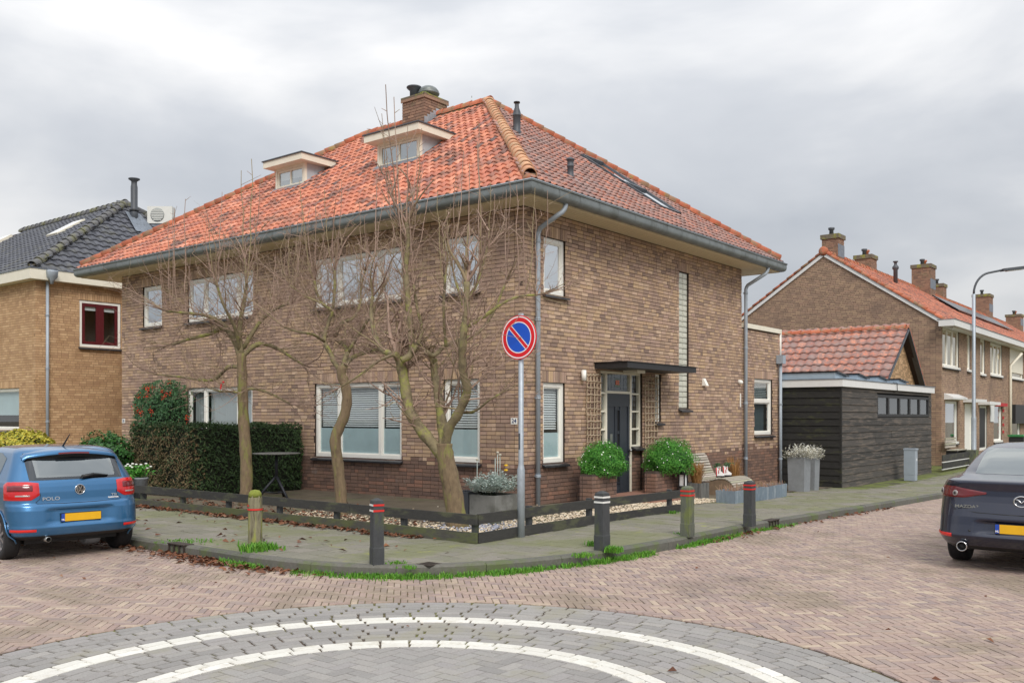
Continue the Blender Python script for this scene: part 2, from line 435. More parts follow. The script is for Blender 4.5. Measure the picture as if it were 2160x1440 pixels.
for x, y, a in herringbone(3, cl_w, math.pi / 4, -15, 30, -13, 24):
    D = depth((x, y))
    if D > 34 or D < 3.5: continue
    if not in_view(x, y, ROAD + gz(x), 620 if D < 22 else 60, 420): continue
    ks = kside((x, y))
    if ks[1] > 0.10 and ks[0] > 0.12: continue
    dc = math.hypot(x - RC[0], y - RC[1])
    if dc < R_OUT - 0.11: continue
    poly = rect(x, y, a, cl_l - 0.006, cl_w - 0.006); cut = False
    if ks[0] < 0.13:
        p2 = clip_half(poly, (ks[4][0] - ks[3][0] * 0.004, ks[4][1] - ks[3][1] * 0.004), (-ks[3][0], -ks[3][1])); cut = True; poly = p2
    if dc < R_OUT + 0.12:
        n_ = ((x - RC[0]) / dc, (y - RC[1]) / dc)
        poly = clip_half(poly, (RC[0] + n_[0] * (R_OUT + 0.004), RC[1] + n_[1] * (R_OUT + 0.004)), n_); cut = True
    if len(poly) < 3 or abs(area(poly)) < 0.0006: continue
    if not cut and D < 12: single.append((D, 'clinker', x, y, a, poly))
    else: paver(rest, poly, ROAD, mat_=0, rnd=random.random() * 0.98 + 0.01)
# rings of grey stones laid in courses, two double rings of white ones
PL, PW = 0.211, 0.105
def ring(r_in, kind):
    rm = r_in + PW / 2; n = int(2 * math.pi * (r_in + PW) / (PL + 0.021)); ph = random.random()
    for i in range(n):
        a = 2 * math.pi * (i + ph) / n
        x, y = RC[0] + rm * math.cos(a), RC[1] + rm * math.sin(a)
        if not in_view(x, y, ROAD, 900, 900): continue
        ang = a + math.pi / 2 + random.gauss(0, 0.006)
        single.append((depth((x, y)), kind, x, y, ang, rect(x, y, ang, PL, PW - 0.004)))
r_ = R_W2 - 2 * PW
while r_ < R_OUT - PW / 2:
    kind = 'white' if (R_W2 - 2 * PW - 0.02 <= r_ < R_W2 - 0.05) or (R_W1 - 2 * PW - 0.03 <= r_ < R_W1 - 0.05) else 'grey'
    ring(r_, kind); r_ += PW + 0.001
for x, y, a in herringbone(2, PW, 0.0, RC[0] - 2, RC[0] + 2, RC[1] - 2, RC[1] + 2):
    if not in_view(x, y, ROAD, 900, 900): continue
    dc = math.hypot(x - RC[0], y - RC[1]); Ri = R_W2 - 2 * PW - 0.004
    if dc > Ri + 0.1: continue
    poly = rect(x, y, a, PL - 0.005, PW - 0.005)
    if dc > Ri - 0.13:
        n_ = ((x - RC[0]) / dc, (y - RC[1]) / dc)
        poly = clip_half(poly, (RC[0] + n_[0] * Ri, RC[1] + n_[1] * Ri), (-n_[0], -n_[1]))
        if len(poly) >= 3 and abs(area(poly)) > 0.0006: paver(rest, poly, ROAD, mat_=1, rnd=random.random())
    else: single.append((depth((x, y)), 'grey', x, y, a, poly))
single.sort(key=lambda t: t[0])
PM = {}
for kind, l, w, m_ in (('clinker', cl_l - 0.006, cl_w - 0.006, 'clinker'), ('grey', PL - 0.003, PW - 0.004, 'grey_paver'), ('white', PL, PW - 0.004, 'white_paver')):
    b_ = MB(); paver(b_, rect(0, 0, 0, l, w), 0.0, tilt=0, local=True); PM[kind] = b_.mesh(kind + '_paver', [m_])
cnt = 0
for D, kind, x, y, a, poly in single:
    inframe = in_view(x, y, ROAD, 0, 0)
    if inframe and (kind == 'white' or cnt < 300):
        if kind != 'white': cnt += 1
        o = link({'clinker': 'clinker', 'grey': 'grey_paver', 'white': 'white_paver'}[kind], PM[kind], road)
        o.location = (x, y, ROAD + gz(x) + random.uniform(-0.001, 0.0015)); o.rotation_euler = (random.gauss(0, 0.006), random.gauss(0, 0.006), a)
    else: paver(rest, poly, ROAD, mat_={'clinker': 0, 'grey': 1, 'white': 2}[kind], rnd=random.random())
rest.build('paving_stones', ['clinker', 'grey_paver', 'white_paver'], road, kind='stuff')

# concrete slabs of the pavement
def slab_zone(x, y):
    if x < -4.2: return y < 30
    if y < -2.45: return x < 26
    return 1.5 < x < 11.9 and y < -1.55 - (0.35 if x < 3.2 else 0)
slabs = []; rest = MB(); P_ = 0.3
for i in range(-24, 90):
    for j in range(-16, 100):
        x = (i + 0.5) * P_ + 0.07; y = (j + 0.5) * P_ - (0.15 if i % 2 else 0.0)
        if not slab_zone(x, y) or not in_view(x, y, gz(x), 420, 60): continue
        ks = kside((x, y), KINSEG)
        if ks[1] < -0.2 or depth((x, y)) > 45: continue
        poly = rect(x, y, random.gauss(0, 0.004), P_ - 0.006, P_ - 0.006); cut = False
        if ks[0] < 0.4:
            for a, n_, t, l in KINSEG:
                if math.hypot(a[0] - x, a[1] - y) < 1.5 + l: 
                    q = clip_half(poly, (a[0] + n_[0] * 0.005, a[1] + n_[1] * 0.005), n_)
                    if len(q) != len(poly) or abs(area(q) - area(poly)) > 1e-6: cut = True
                    poly = q
                    if len(poly) < 3: break
        if len(poly) < 3 or abs(area(poly)) < 0.002: continue
        slabs.append((depth((x, y)), x, y, poly, cut))
slabs.sort(key=lambda t: t[0]); cnt = 0
b_ = MB(); paver(b_, rect(0, 0, 0, P_ - 0.006, P_ - 0.006), 0.0, tilt=0, local=True); slabme = b_.mesh('slab', ['slab'])
for D, x, y, poly, cut in slabs:
    if not cut and cnt < 300 and in_view(x, y, 0, 0, 0):
        cnt += 1; o = link('paving_slab', slabme, pavement)
        o.location = (x, y, gz(x) + random.uniform(-0.003, 0.003)); o.rotation_euler = (random.gauss(0, 0.008), random.gauss(0, 0.008) + (0.025 if 0 < x < 13.5 else 0), random.gauss(0, 0.006))
    else: paver(rest, poly, 0.0, mat_=0, rnd=random.random(), tilt=0.003)
rest.build('paving_slabs', ['slab'], pavement, kind='stuff')

# kerbstones, one metre each, following the bend
kerb = thing('kerb', 'weathered grey concrete kerb bending round the street corner', 'kerb', (-5.5, -3.5, 0)); kerb['kind'] = 'structure'
dense = []
for (p, q) in zip(KERB[:-1], KERB[1:]):
    n_ = max(1, int(math.hypot(q[0] - p[0], q[1] - p[1]) / 0.05))
    for k in range(n_): dense.append((p[0] + (q[0] - p[0]) * k / n_, p[1] + (q[1] - p[1]) * k / n_))
acc = 0; cur = [dense[0]]; stones = []
for p, q in zip(dense[:-1], dense[1:]):
    d_ = math.hypot(q[0] - p[0], q[1] - p[1]); acc += d_; cur.append(q)
    if acc > 0.995: stones.append(cur); cur = [(q[0] + (q[0] - p[0]) / d_ * 0.006, q[1] + (q[1] - p[1]) / d_ * 0.006)]; acc = 0
GUL = [Vector(onz(350, 1168, -0.1)), Vector(ong(1652, 1112, -0.1))]
for st in stones:
    m = st[len(st) // 2]
    if not in_view(m[0], m[1], 0, 300, 200) or depth(m) > 60: continue
    inn = offset_line(st, KW - 0.004); k = MB(); zj = random.uniform(-0.004, 0.006)
    step = 4 if len(st) > 8 else 1
    idx = list(range(0, len(st), step)); idx = idx if idx[-1] == len(st) - 1 else idx + [len(st) - 1]
    v = []
    for i in idx:
        a, b = st[i], inn[i]; z = gz(a[0]) + zj
        ins = ((b[0] - a[0]) * 0.22, (b[1] - a[1]) * 0.22)
        v += [(a[0], a[1], z - 0.3), (a[0], a[1], z - 0.022), (a[0] + ins[0], a[1] + ins[1], z + 0.004), (b[0], b[1], z + 0.004), (b[0], b[1], z - 0.3)]
    fs = [(5 * i + j, 5 * i + 5 + j, 5 * i + 6 + j, 5 * i + 1 + j) for i in range(len(idx) - 1) for j in range(4)]
    e_ = 5 * (len(idx) - 1)
    fs = [f[::-1] for f in fs] + [(0, 1, 2, 3, 4), (e_ + 4, e_ + 3, e_ + 2, e_ + 1, e_)]
    k.add(v, fs, 0, random.random() * 0.98 + 0.01); k.build('kerbstone', 'kerbstone', kerb)
# two gully grates let into the kerb
for i, p in enumerate(GUL):
    ks = kside((p.x, p.y)); n_ = ks[3]; t_ = (n_[1], -n_[0]); q = ks[4]; zz = gz(q[0])
    tz = Vector((t_[0], t_[1], 0)); nz_ = Vector((n_[0], n_[1], 0)); c0 = Vector((q[0], q[1], zz))
    r = thing('gully_drain', ['rusty iron kerb gully near the blue hatchback', 'rusty iron kerb gully beside the rearmost bollard'][i], 'drain', c0, 0, 'street gullies')
    mb = MB(); mb.obox(c0 + nz_ * 0.05 + Vector((0, 0, 0.008)), tz * 0.19, nz_ * 0.075, (0, 0, 0.007)); mb.build('cover_plate', 'iron', r)
    for k in (-0.17, -0.06, 0.06, 0.17):
        mb = MB(); mb.obox(c0 - nz_ * 0.006 + tz * k + Vector((0, 0, -0.052)), tz * 0.014, nz_ * 0.012, (0, 0, 0.05)); mb.build('bar', 'iron', r)
    mb = MB(); mb.obox(c0 - nz_ * 0.006 + Vector((0, 0, -0.108)), tz * 0.19, nz_ * 0.012, (0, 0, 0.008)); mb.build('sill', 'iron', r)
    mb = MB(); mb.obox(c0 - nz_ * 0.001 + Vector((0, 0, -0.052)), tz * 0.16, nz_ * 0.002, (0, 0, 0.048)); mb.build('opening', 'dark_void', r) if 'dark_void' in MATS else None
p = onz(905, 1190, 0)
mb = MB(); mb.obox((p.x, p.y, 0.006), (0.1, 0, 0), (0, 0.1, 0), (0, 0, 0.006)); mh = mb.build('access_cover', 'iron', None, label='small square iron cover in the pavement at the corner', cat='drain cover')
mb = MB()
for i in range(4): mb.box(p.x - 0.08, p.x + 0.08, p.y - 0.065 + i * 0.04, p.y - 0.05 + i * 0.04, 0.0125, 0.016)
mb.build('ridges', 'iron', mh)

# ------------------------------------------------------------------ garden bed
FX, FY = -4.28, -2.5                       # the low fence runs along these two lines
g = MB(); g.grid(lambda x, y: (x, y, gz(x) + 0.012), [FX + 0.03, -2, 0.02, 0.9, 1.6], [FY + 0.03, -1.0, 0.02]); g.grid(lambda x, y: (x, y, 0.012), [FX + 0.03, 0.02], [0.02, 8, 17.5])
g.grid(lambda x, y: (x, y, gz(x) + 0.008), [1.6, 4.5, 9, 11.9], [-1.56, 0.02])
garden = g.build('garden_soil', 'soil', kind='structure')
def pebbles(name, n, region, matn, smin, smax, label, z0=0.02):
    mb = MB(); k = 0; tries = 0
    while k < n and tries < n * 20:
        tries += 1; x, y = region()
        if x is None: continue
        s_ = random.uniform(smin, smax); z = gz(x) + z0 + random.uniform(0, 0.012)
        a = random.random() * 6.28; ca, sa = math.cos(a) * s_, math.sin(a) * s_; f_ = random.uniform(0.55, 0.9); h_ = s_ * random.uniform(0.35, 0.6)
        t = [(ca, sa), (-sa * f_, ca * f_), (-ca, -sa), (sa * f_, -ca * f_)]
        v = [(x + p_[0], y + p_[1], z) for p_ in t] + [(x + random.uniform(-.2, .2) * s_, y + random.uniform(-.2, .2) * s_, z + h_), (x, y, z - h_)]
        mb.add(v, [(0, 1, 4), (1, 2, 4), (2, 3, 4), (3, 0, 4), (1, 0, 5), (2, 1, 5), (3, 2, 5), (0, 3, 5)], 0, random.random() * .98 + .01); k += 1
    return mb.build(name, matn, None, kind='stuff', label=label, cat='gravel')
def reg_gravel():
    if random.random() < 0.72:
        x, y = random.uniform(FX + 0.08, 1.5), FY + 0.06 + abs(random.gauss(0, 0.8)); return (x, y) if y < -0.05 else (None, None)
    y = random.uniform(FY + 0.1, 2.2); x = FX + 0.06 + abs(random.gauss(0, 0.8)); return (x, y) if x < -0.05 else (None, None)
pebbles('gravel', 5200, reg_gravel, 'gravel', 0.012, 0.03, 'pale beige pebbles covering the bed behind the low fence')
pebbles('entrance_gravel', 1500, lambda: (random.uniform(1.62, 4.6), random.uniform(-1.95, -0.9)), 'gravel', 0.014, 0.034, 'pale pebbles spilling around the wooden planter by the door', 0.012)
pebbles('slate_chippings', 420, lambda: (-3.1 + random.gauss(0, 0.35), -1.6 + random.gauss(0, 0.35)), 'slate_chip', 0.012, 0.026, 'blue grey slate chippings at the foot of the forked tree', 0.03)
def leaves(name, n, region, label, smin=0.025, smax=0.06):
    mb = MB(); k = 0
    while k < n:
        x, y, z = region()
        s_ = random.uniform(smin, smax); a = random.random() * 6.28; q = Vector((math.cos(a), math.sin(a), random.uniform(-.3, .4))) * s_
        w_ = Vector((-math.sin(a), math.cos(a), random.uniform(-.5, .5))) * s_ * random.uniform(.35, .6); c = Vector((x, y, z + random.uniform(0.006, 0.028)))
        mb.add([c - q, c - q * .2 + w_ + Vector((0, 0, random.uniform(0, .6) * s_)), c + q, c - q * .2 - w_ + Vector((0, 0, random.uniform(0, .6) * s_)), c], [(0, 4, 1), (1, 4, 2), (2, 4, 3), (3, 4, 0)], 0, random.random() * .98 + .01); k += 1
    return mb.build(name, 'dead_leaf', None, kind='stuff', label=label, cat='leaves')
def kerb_pt(lo, hi, spread):       # a point in the road gutter, along the kerb between two rows of the outline
    t = random.uniform(lo, hi); i = int(t); p, q = KERB[i], KERB[min(i + 1, len(KERB) - 1)]; f_ = t - i
    x, y = p[0] + (q[0] - p[0]) * f_, p[1] + (q[1] - p[1]) * f_
    tx, ty = q[0] - p[0], q[1] - p[1]; l = math.hypot(tx, ty); d_ = abs(random.gauss(0, spread)) + 0.01
    return x + ty / l * d_, y - tx / l * d_
def gutter_leaf():
    if random.random() < 0.8:
        y = random.choice([random.uniform(-2.0, 3.4), random.gauss(-0.6, 0.6)]); x = -6.79 - abs(random.gauss(0, 0.16))
        if y < -1.0: x += (-(y + 1.0)) ** 2 * 0.16
        return x, y, ROAD
    x, y = random.uniform(-2, 7), -4.46 - abs(random.gauss(0, 0.1)); return x, y, ROAD + gz(x)
leaves('fallen_leaves', 620, gutter_leaf, 'brown fallen leaves gathered in the gutter along the kerb')
def fence_leaf():
    r = random.random()
    if r < 0.55: y = random.uniform(-1.6, 7.5); return FX - 0.05 - abs(random.gauss(0, 0.1)), y, 0.0
    if r < 0.95: return FX + 0.1 + abs(random.gauss(0, 1.0)), random.uniform(-0.6, 6.2), 0.015
    return random.uniform(-6.5, -4), random.uniform(-3, 5), 0.0
leaves('leaf_litter', 1700, fence_leaf, 'brown leaf litter along the foot of the low fence')
leaves('stray_leaves', 46, lambda: (lambda p: (p[0], p[1], ROAD + gz(p[0])))((random.uniform(-9, 2), random.uniform(-9, -1)) if random.random() < .5 else (random.uniform(-8.6, -6.9), random.uniform(-2, 3))), 'single dry leaves scattered over the road', 0.02, 0.045)
def blades(mb, x, y, z, h, r, n):
    for _ in range(n):
        a = random.random() * 6.28; d_ = abs(random.gauss(0, r)); bx, by = x + math.cos(a) * d_, y + math.sin(a) * d_
        hh = h * random.uniform(.5, 1.2); b2 = random.random() * 6.28; w_ = 0.004 + hh * 0.05; lx, ly = math.cos(b2), math.sin(b2); ln = random.uniform(.2, .8) * hh
        mb.add([(bx - ly * w_, by + lx * w_, z - .005), (bx + ly * w_, by - lx * w_, z - .005), (bx + ly * w_ * .7 + lx * ln * .4, by - lx * w_ * .7 + ly * ln * .4, z + hh * .65), (bx - ly * w_ * .7 + lx * ln * .4, by + lx * w_ * .7 + ly * ln * .4, z + hh * .65), (bx + lx * ln, by + ly * ln, z + hh)],
               [(0, 1, 2, 3), (3, 2, 4)], 0, random.random() * .98 + .01)
mb = MB()
for _ in range(3200):
    i = random.choices([0, 1, 2], [6, 2, 1])[0]
    if i == 0: x, y = kerb_pt(3 + 3, 3 + 22, 0.07)
    elif i == 1: x, y = kerb_pt(27, 28.35, 0.05)
    else: x, y = -6.8 - abs(random.gauss(0, 0.05)), random.uniform(-1.4, -0.6)
    if random.random() < 0.35 + 0.65 * (math.sin(x * 3.1) * math.sin(y * 2.7 + 1) > -0.2): blades(mb, x, y, ROAD + gz(x) - .003, random.uniform(0.02, 0.07), 0.03, 4)
mb.build('gutter_grass', 'grass', None, kind='stuff', label='short green grass growing in the gutter along the bend of the kerb', cat='grass')
mb = MB()
for u, v, n, h, r in ((545, 1160, 150, 0.09, 0.1), (575, 1158, 60, 0.06, 0.07), (1255, 1150, 60, 0.06, 0.05), (1292, 1163, 90, 0.07, 0.06), (1230, 1172, 50, 0.04, 0.07), (420, 1142, 70, 0.025, 0.13), (372, 1141, 40, 0.025, 0.1), (838, 1188, 40, 0.03, 0.06), (862, 1197, 30, 0.03, 0.05), (905, 1131, 50, 0.04, 0.06), (1420, 1082, 30, 0.05, 0.05), (1440, 1126, 20, 0.03, 0.06)):
    p = ong(u, v); 
    for _ in range(n): blades(mb, p.x + random.gauss(0, r), p.y + random.gauss(0, r), p.z, h, 0.01, 3)
mb.build('weed_tufts', 'grass', None, kind='stuff', label='bright green weed tufts at the feet of the bollards', cat='grass')
# ------------------------------------------------------------------ building materials
BR = L3((182, 153, 128), (194, 163, 133), (168, 142, 123), (202, 172, 138), (152, 128, 114), (187, 157, 132), (178, 149, 134), (210, 181, 154), (140, 118, 106), (193, 162, 142))
mat('brick', BR, 0.88, 50, 0.16, 0.5, 130, dirt=srgb((162, 136, 122)), dirt_amt=0.3, dirt_scale=1.1)
mat('brick_plinth', L3((124, 100, 88), (138, 109, 93), (114, 92, 83), (146, 115, 98), (108, 88, 80), (132, 106, 93), (152, 114, 96)), 0.86, 50, 0.18, 0.5, 130, dirt=srgb((150, 140, 134)), dirt_amt=0.14, dirt_scale=2.0)
mat('brick_chimney', L3((142, 112, 96), (154, 122, 102), (128, 102, 88), (164, 132, 110), (120, 98, 86)), 0.88, 50, 0.18, 0.5, 130, dirt=srgb((128, 118, 92)), dirt_amt=0.3, dirt_scale=2.0)
mat('mortar', L3((66, 55, 48)), 0.95, 30, 0.25, 0.4, 100, dirt=srgb((74, 62, 54)), dirt_amt=0.4, dirt_scale=1.6)
mat('mortar_dark', L3((82, 72, 66)), 0.95, 30, 0.25, 0.4, 100)
mat('white_paint', L3((244, 242, 234)), 0.45, 6, 0.03, 0.05, 30)
mat('cream_paint', L3((236, 230, 212)), 0.5, 6, 0.05, 0.05, 30)
mat('soffit_paint', L3((228, 214, 182), (222, 208, 174), (232, 219, 188)), 0.6, 8, 0.05)
mat('black_paint', L3((44, 44, 46)), 0.5, 14, 0.2, 0.15, 40)
mat('door_paint', L3((52, 58, 66)), 0.4, 14, 0.08)
mat('sill_tile', L3((56, 56, 60), (48, 48, 52), (66, 66, 70)), 0.35, 20, 0.2, 0.2, 60)
mat('zinc', L3((126, 132, 132)), 0.45, 5, 0.16, 0.1, 25, metal=0.3, dirt=srgb((104, 108, 104)), dirt_amt=0.4, dirt_scale=1.8)
mat('zinc_pipe', L3((166, 176, 186)), 0.5, 5, 0.08, 0.1, 25, metal=0.1)
mat('alu_flash', L3((176, 186, 194)), 0.4, 8, 0.2, 0.3, 18, metal=0.4)
mat('cheek_zinc', L3((186, 192, 196)), 0.6, 8, 0.12, 0.2, 14)
mat('lead', L3((128, 136, 146)), 0.6, 8, 0.25, 0.3, 18, metal=0.3)
TILE = L3((212, 138, 108), (202, 124, 96), (220, 148, 118), (190, 116, 94), (208, 130, 100), (180, 112, 94), (216, 142, 110), (166, 110, 98), (198, 122, 96), (226, 156, 128), (146, 104, 96), (210, 134, 104), (104, 88, 86), (206, 128, 98))
mat('roof_tile', TILE, 0.7, 30, 0.16, 0.35, 70, dirt=srgb((108, 84, 76)), dirt_amt=0.34, dirt_scale=1.5, dirt2=srgb((200, 108, 74)), dirt2_amt=0.2, dirt2_scale=6)
mat('roof_tile_worn', TILE, 0.62, 30, 0.16, 0.35, 70, dirt=srgb((138, 112, 106)), dirt_amt=0.66, dirt_scale=7.0, dirt2=srgb((150, 128, 122)), dirt2_amt=0.4, dirt2_scale=2.2)
mat('ridge_tile', L3((188, 102, 72), (170, 96, 70), (200, 116, 84)), 0.75, 20, 0.2, 0.35, 70, dirt=srgb((142, 122, 96)), dirt_amt=0.46, dirt_scale=3.5, dirt2=srgb((170, 150, 60)), dirt2_amt=0.18, dirt2_scale=3)
mat('hip_tile_worn', L3((204, 152, 118), (214, 168, 132), (194, 136, 104)), 0.8, 20, 0.2, 0.35, 70, dirt=srgb((176, 156, 126)), dirt_amt=0.4, dirt_scale=4)
mat('roof_mortar', L3((112, 104, 90)), 0.95, 14, 0.3, 0.5, 40, dirt=srgb((150, 150, 60)), dirt_amt=0.4, dirt_scale=3)
mat('roof_board', L3((60, 46, 40)), 0.9, 10, 0.2)
mat('dark_void', L3((22, 22, 24)), 0.95, 4, 0.0)
mat('room', L3((112, 108, 100)), 0.9, 3, 0.2)
mat('room_dark', L3((64, 62, 60)), 0.9, 3, 0.2)
mat('blind', L3((232, 234, 234)), 0.5, 6, 0.03)
mat('frost', L3((200, 218, 222)), 0.35, 2.0, 0.08)
mat('curtain', L3((196, 202, 204)), 0.8, 5, 0.08, translucent=0.2, stretch=(14, 14, 0.4))
mat('pane_back_grey', L3((128, 140, 146)), 0.8, 5, 0.15, stretch=(14, 14, 0.4))
mat('glass_block', L3((206, 206, 190), (216, 216, 202), (196, 198, 184)), 0.15, 20, 0.06, 0.15, 22, spec=0.6)
mat('steel', L3((176, 176, 172)), 0.3, 8, 0.06, metal=0.9)
mat('wood_rod', L3((166, 148, 124), (184, 166, 142)), 0.8, 20, 0.2)
mat('step_brick', L3((150, 110, 94), (162, 120, 102), (138, 102, 90)), 0.85, 40, 0.2, 0.4, 100)
mat('moss_patch', L3((124, 132, 56)), 0.95, 20, 0.3, 0.6, 50)
mat('enamel_blue', L3((38, 58, 110)), 0.4, 8, 0.02)
mat('stained_glass', L3((206, 96, 40)), 0.2, 8, 0.1)
mat('stained_green', L3((88, 116, 92)), 0.2, 8, 0.1)
mat('plastic_black', L3((30, 31, 33)), 0.5, 10, 0.08)
mat('pipe_grey', L3((78, 82, 88)), 0.5, 10, 0.1)
glassmat('glass', (0.86, 0.9, 0.9), boost=0.06)
glassmat('glass_mid', (0.75, 0.82, 0.82), boost=0.34)
glassmat('glass_sky', (0.7, 0.74, 0.76), boost=0.66)

CO = 0.0765                                 # one course of brick with its joint
class Wall:
    """A facade plane: origin O, direction U along it, outward normal N."""
    def __init__(s, O, U, N): s.O, s.U, s.N = Vector(O), Vector(U), Vector(N)
    def p(s, a, z, out=0.0): return s.O + s.U * a + s.N * out + Vector((0, 0, z))
    def box(s, mb, a0, a1, z0, z1, o0, o1, mat_=0, rnd=0.0):
        mb.obox(s.p((a0 + a1) / 2, (z0 + z1) / 2, (o0 + o1) / 2), s.U * (a1 - a0) / 2, s.N * (o1 - o0) / 2, (0, 0, (z1 - z0) / 2), mat_, rnd)
def subtract(iv, holes):
    for h0, h1 in holes:
        nv = []
        for a, b in iv:
            if h1 <= a or h0 >= b: nv.append((a, b)); continue
            if h0 - a > 0.001: nv.append((a, h0))
            if b - h1 > 0.001: nv.append((h1, b))
        iv = nv
    return iv
def lay_bricks(w, a_end, ztop, openings, soldiers, k0=0, corner0=True, corner1=False, plinth=10, top=None, header=0.22, seedv=1, matsplit=(0, 1), bl=0.21, bh=0.1, brick_h=0.0645, zbase=0.0, a_start=0.0):
    """courses of brick as (a0, a1, z0, z1, material, full size?); soldiers = standing bricks over openings"""
    rg = random.Random(seedv); res = []
    nk = int(round((ztop - zbase) / CO))
    for k in range(k0, nk):
        z0 = zbase + k * CO; z1 = z0 + brick_h; zc = (z0 + z1) / 2
        st = a_start + (0.0 if (k % 2 == 0 or not corner0) else 0.112); en = a_end if not corner1 or k % 2 else a_end - 0.112
        holes = [(o[0], o[1]) for o in openings if o[2] - 0.02 < zc < o[3] + 0.0] + [(o[0], o[1]) for o in soldiers if o[2] - 0.01 < zc < o[3]]
        if top:
            en2 = top(zc); st, en = max(st, en2[0]), min(en, en2[1])
            if en - st < 0.05: continue
        a = st - (rg.choice((0.0, 0.05, 0.11, 0.16)) if not corner0 else 0.0); first = corner0
        while a < en:
            l = bl if (first and k % 2 == 0) else (bh if (rg.random() < header or (first and k % 2)) else bl)
            first = False
            b = min(a + l, en)
            for p, q in subtract([(max(a, st), b)], holes):
                if q - p > 0.025:
                    mt = matsplit[0] if k < plinth else matsplit[1]
                    if k in (plinth, plinth - 1) and rg.random() < 0.35: mt = matsplit[0] if mt == matsplit[1] else matsplit[1]
                    res.append((p, q, z0, z1, mt, abs(q - p - bl) < 1e-6 and p > .01))
            a = b + 0.0125
    for s0, s1, z0, z1 in soldiers:
        n = max(1, int(round((s1 - s0) / 0.0765))); pw = (s1 - s0) / n
        for i in range(n): res.append((s0 + i * pw + 0.005, s0 + (i + 1) * pw - 0.005, z0 + 0.005, z1 - 0.012, matsplit[1], False))
    return res
def brick_mesh(mb, w, br, rough=0.003, rg=random):
    for a0, a1, z0, z1, mt, full in br:
        o = rg.uniform(-rough, rough); rn = rg.random() * 0.98 + 0.01
        A, B = w.p(a0, z0, o), w.p(a1, z0, o + rg.uniform(-.001, .001)); C_, D_ = w.p(a1, z1, o), w.p(a0, z1, o)
        e_ = w.N * (-0.108 if abs(a0) < .002 else -0.03)
        fs = [(0, 1, 2, 3), (0, 4, 5, 1), (1, 5, 6, 2), (2, 6, 7, 3), (3, 7, 4, 0)]
        if w.U.cross(Vector((0, 0, 1))).dot(w.N) < 0: fs = [f[::-1] for f in fs]
        mb.add([A, B, C_, D_, A + e_, B + e_, C_ + e_, D_ + e_], fs, mt, rn)
def backing(mb, w, a0, a1, z0, z1, openings, mat_=0, out=-0.012, reveal=0.14, zsplit=None):
    xs = sorted({a0, a1, *[min(max(q, a0), a1) for o in openings for q in o[:2]]}); zs = sorted({z0, z1, *[min(max(q, z0), z1) for o in openings for q in o[2:4]], *([zsplit] if zsplit else [])})
    flip = w.U.cross(Vector((0, 0, 1))).dot(w.N) < 0
    for p, q in zip(xs[:-1], xs[1:]):
        for r, t in zip(zs[:-1], zs[1:]):
            if any(o[0] - 1e-6 <= p and q <= o[1] + 1e-6 and o[2] - 1e-6 <= r and t <= o[3] + 1e-6 for o in openings): continue
            v = [w.p(p, r, out), w.p(q, r, out), w.p(q, t, out), w.p(p, t, out)]
            mb.add(v[::-1] if flip else v, [(0, 1, 2, 3)], mat_ if not zsplit or t > zsplit + 1e-6 else mat_ + 1)
    for o in openings:
        c = [w.p(o[0], o[2], out), w.p(o[1], o[2], out), w.p(o[1], o[3], out), w.p(o[0], o[3], out)]; d_ = w.N * -reveal
        for i in range(4):
            a, b = c[i], c[(i + 1) % 4]; v = [a, b, b + d_, a + d_]
            mb.add(v if flip else v[::-1], [(0, 1, 2, 3)], mat_)
def frame_rect(mb, w, a0, a1, z0, z1, fw, o0, o1, mat_=0, fb=None):
    fb = fw if fb is None else fb
    w.box(mb, a0, a0 + fw, z0, z1, o0, o1, mat_); w.box(mb, a1 - fw, a1, z0, z1, o0, o1, mat_)
    w.box(mb, a0 + fw, a1 - fw, z1 - fw, z1, o0, o1 - 0.001, mat_); w.box(mb, a0 + fw, a1 - fw, z0, z0 + fb, o0, o1 - 0.001, mat_)
SLATS = {}
def pane_quad(mb, w, a0, a1, z0, z1, out):
    v = [w.p(a0, z0, out), w.p(a1, z0, out), w.p(a1, z1, out), w.p(a0, z1, out)]
    if w.U.cross(Vector((0, 0, 1))).dot(w.N) < 0: v = v[::-1]
    mb.add(v, [(0, 1, 2, 3)])
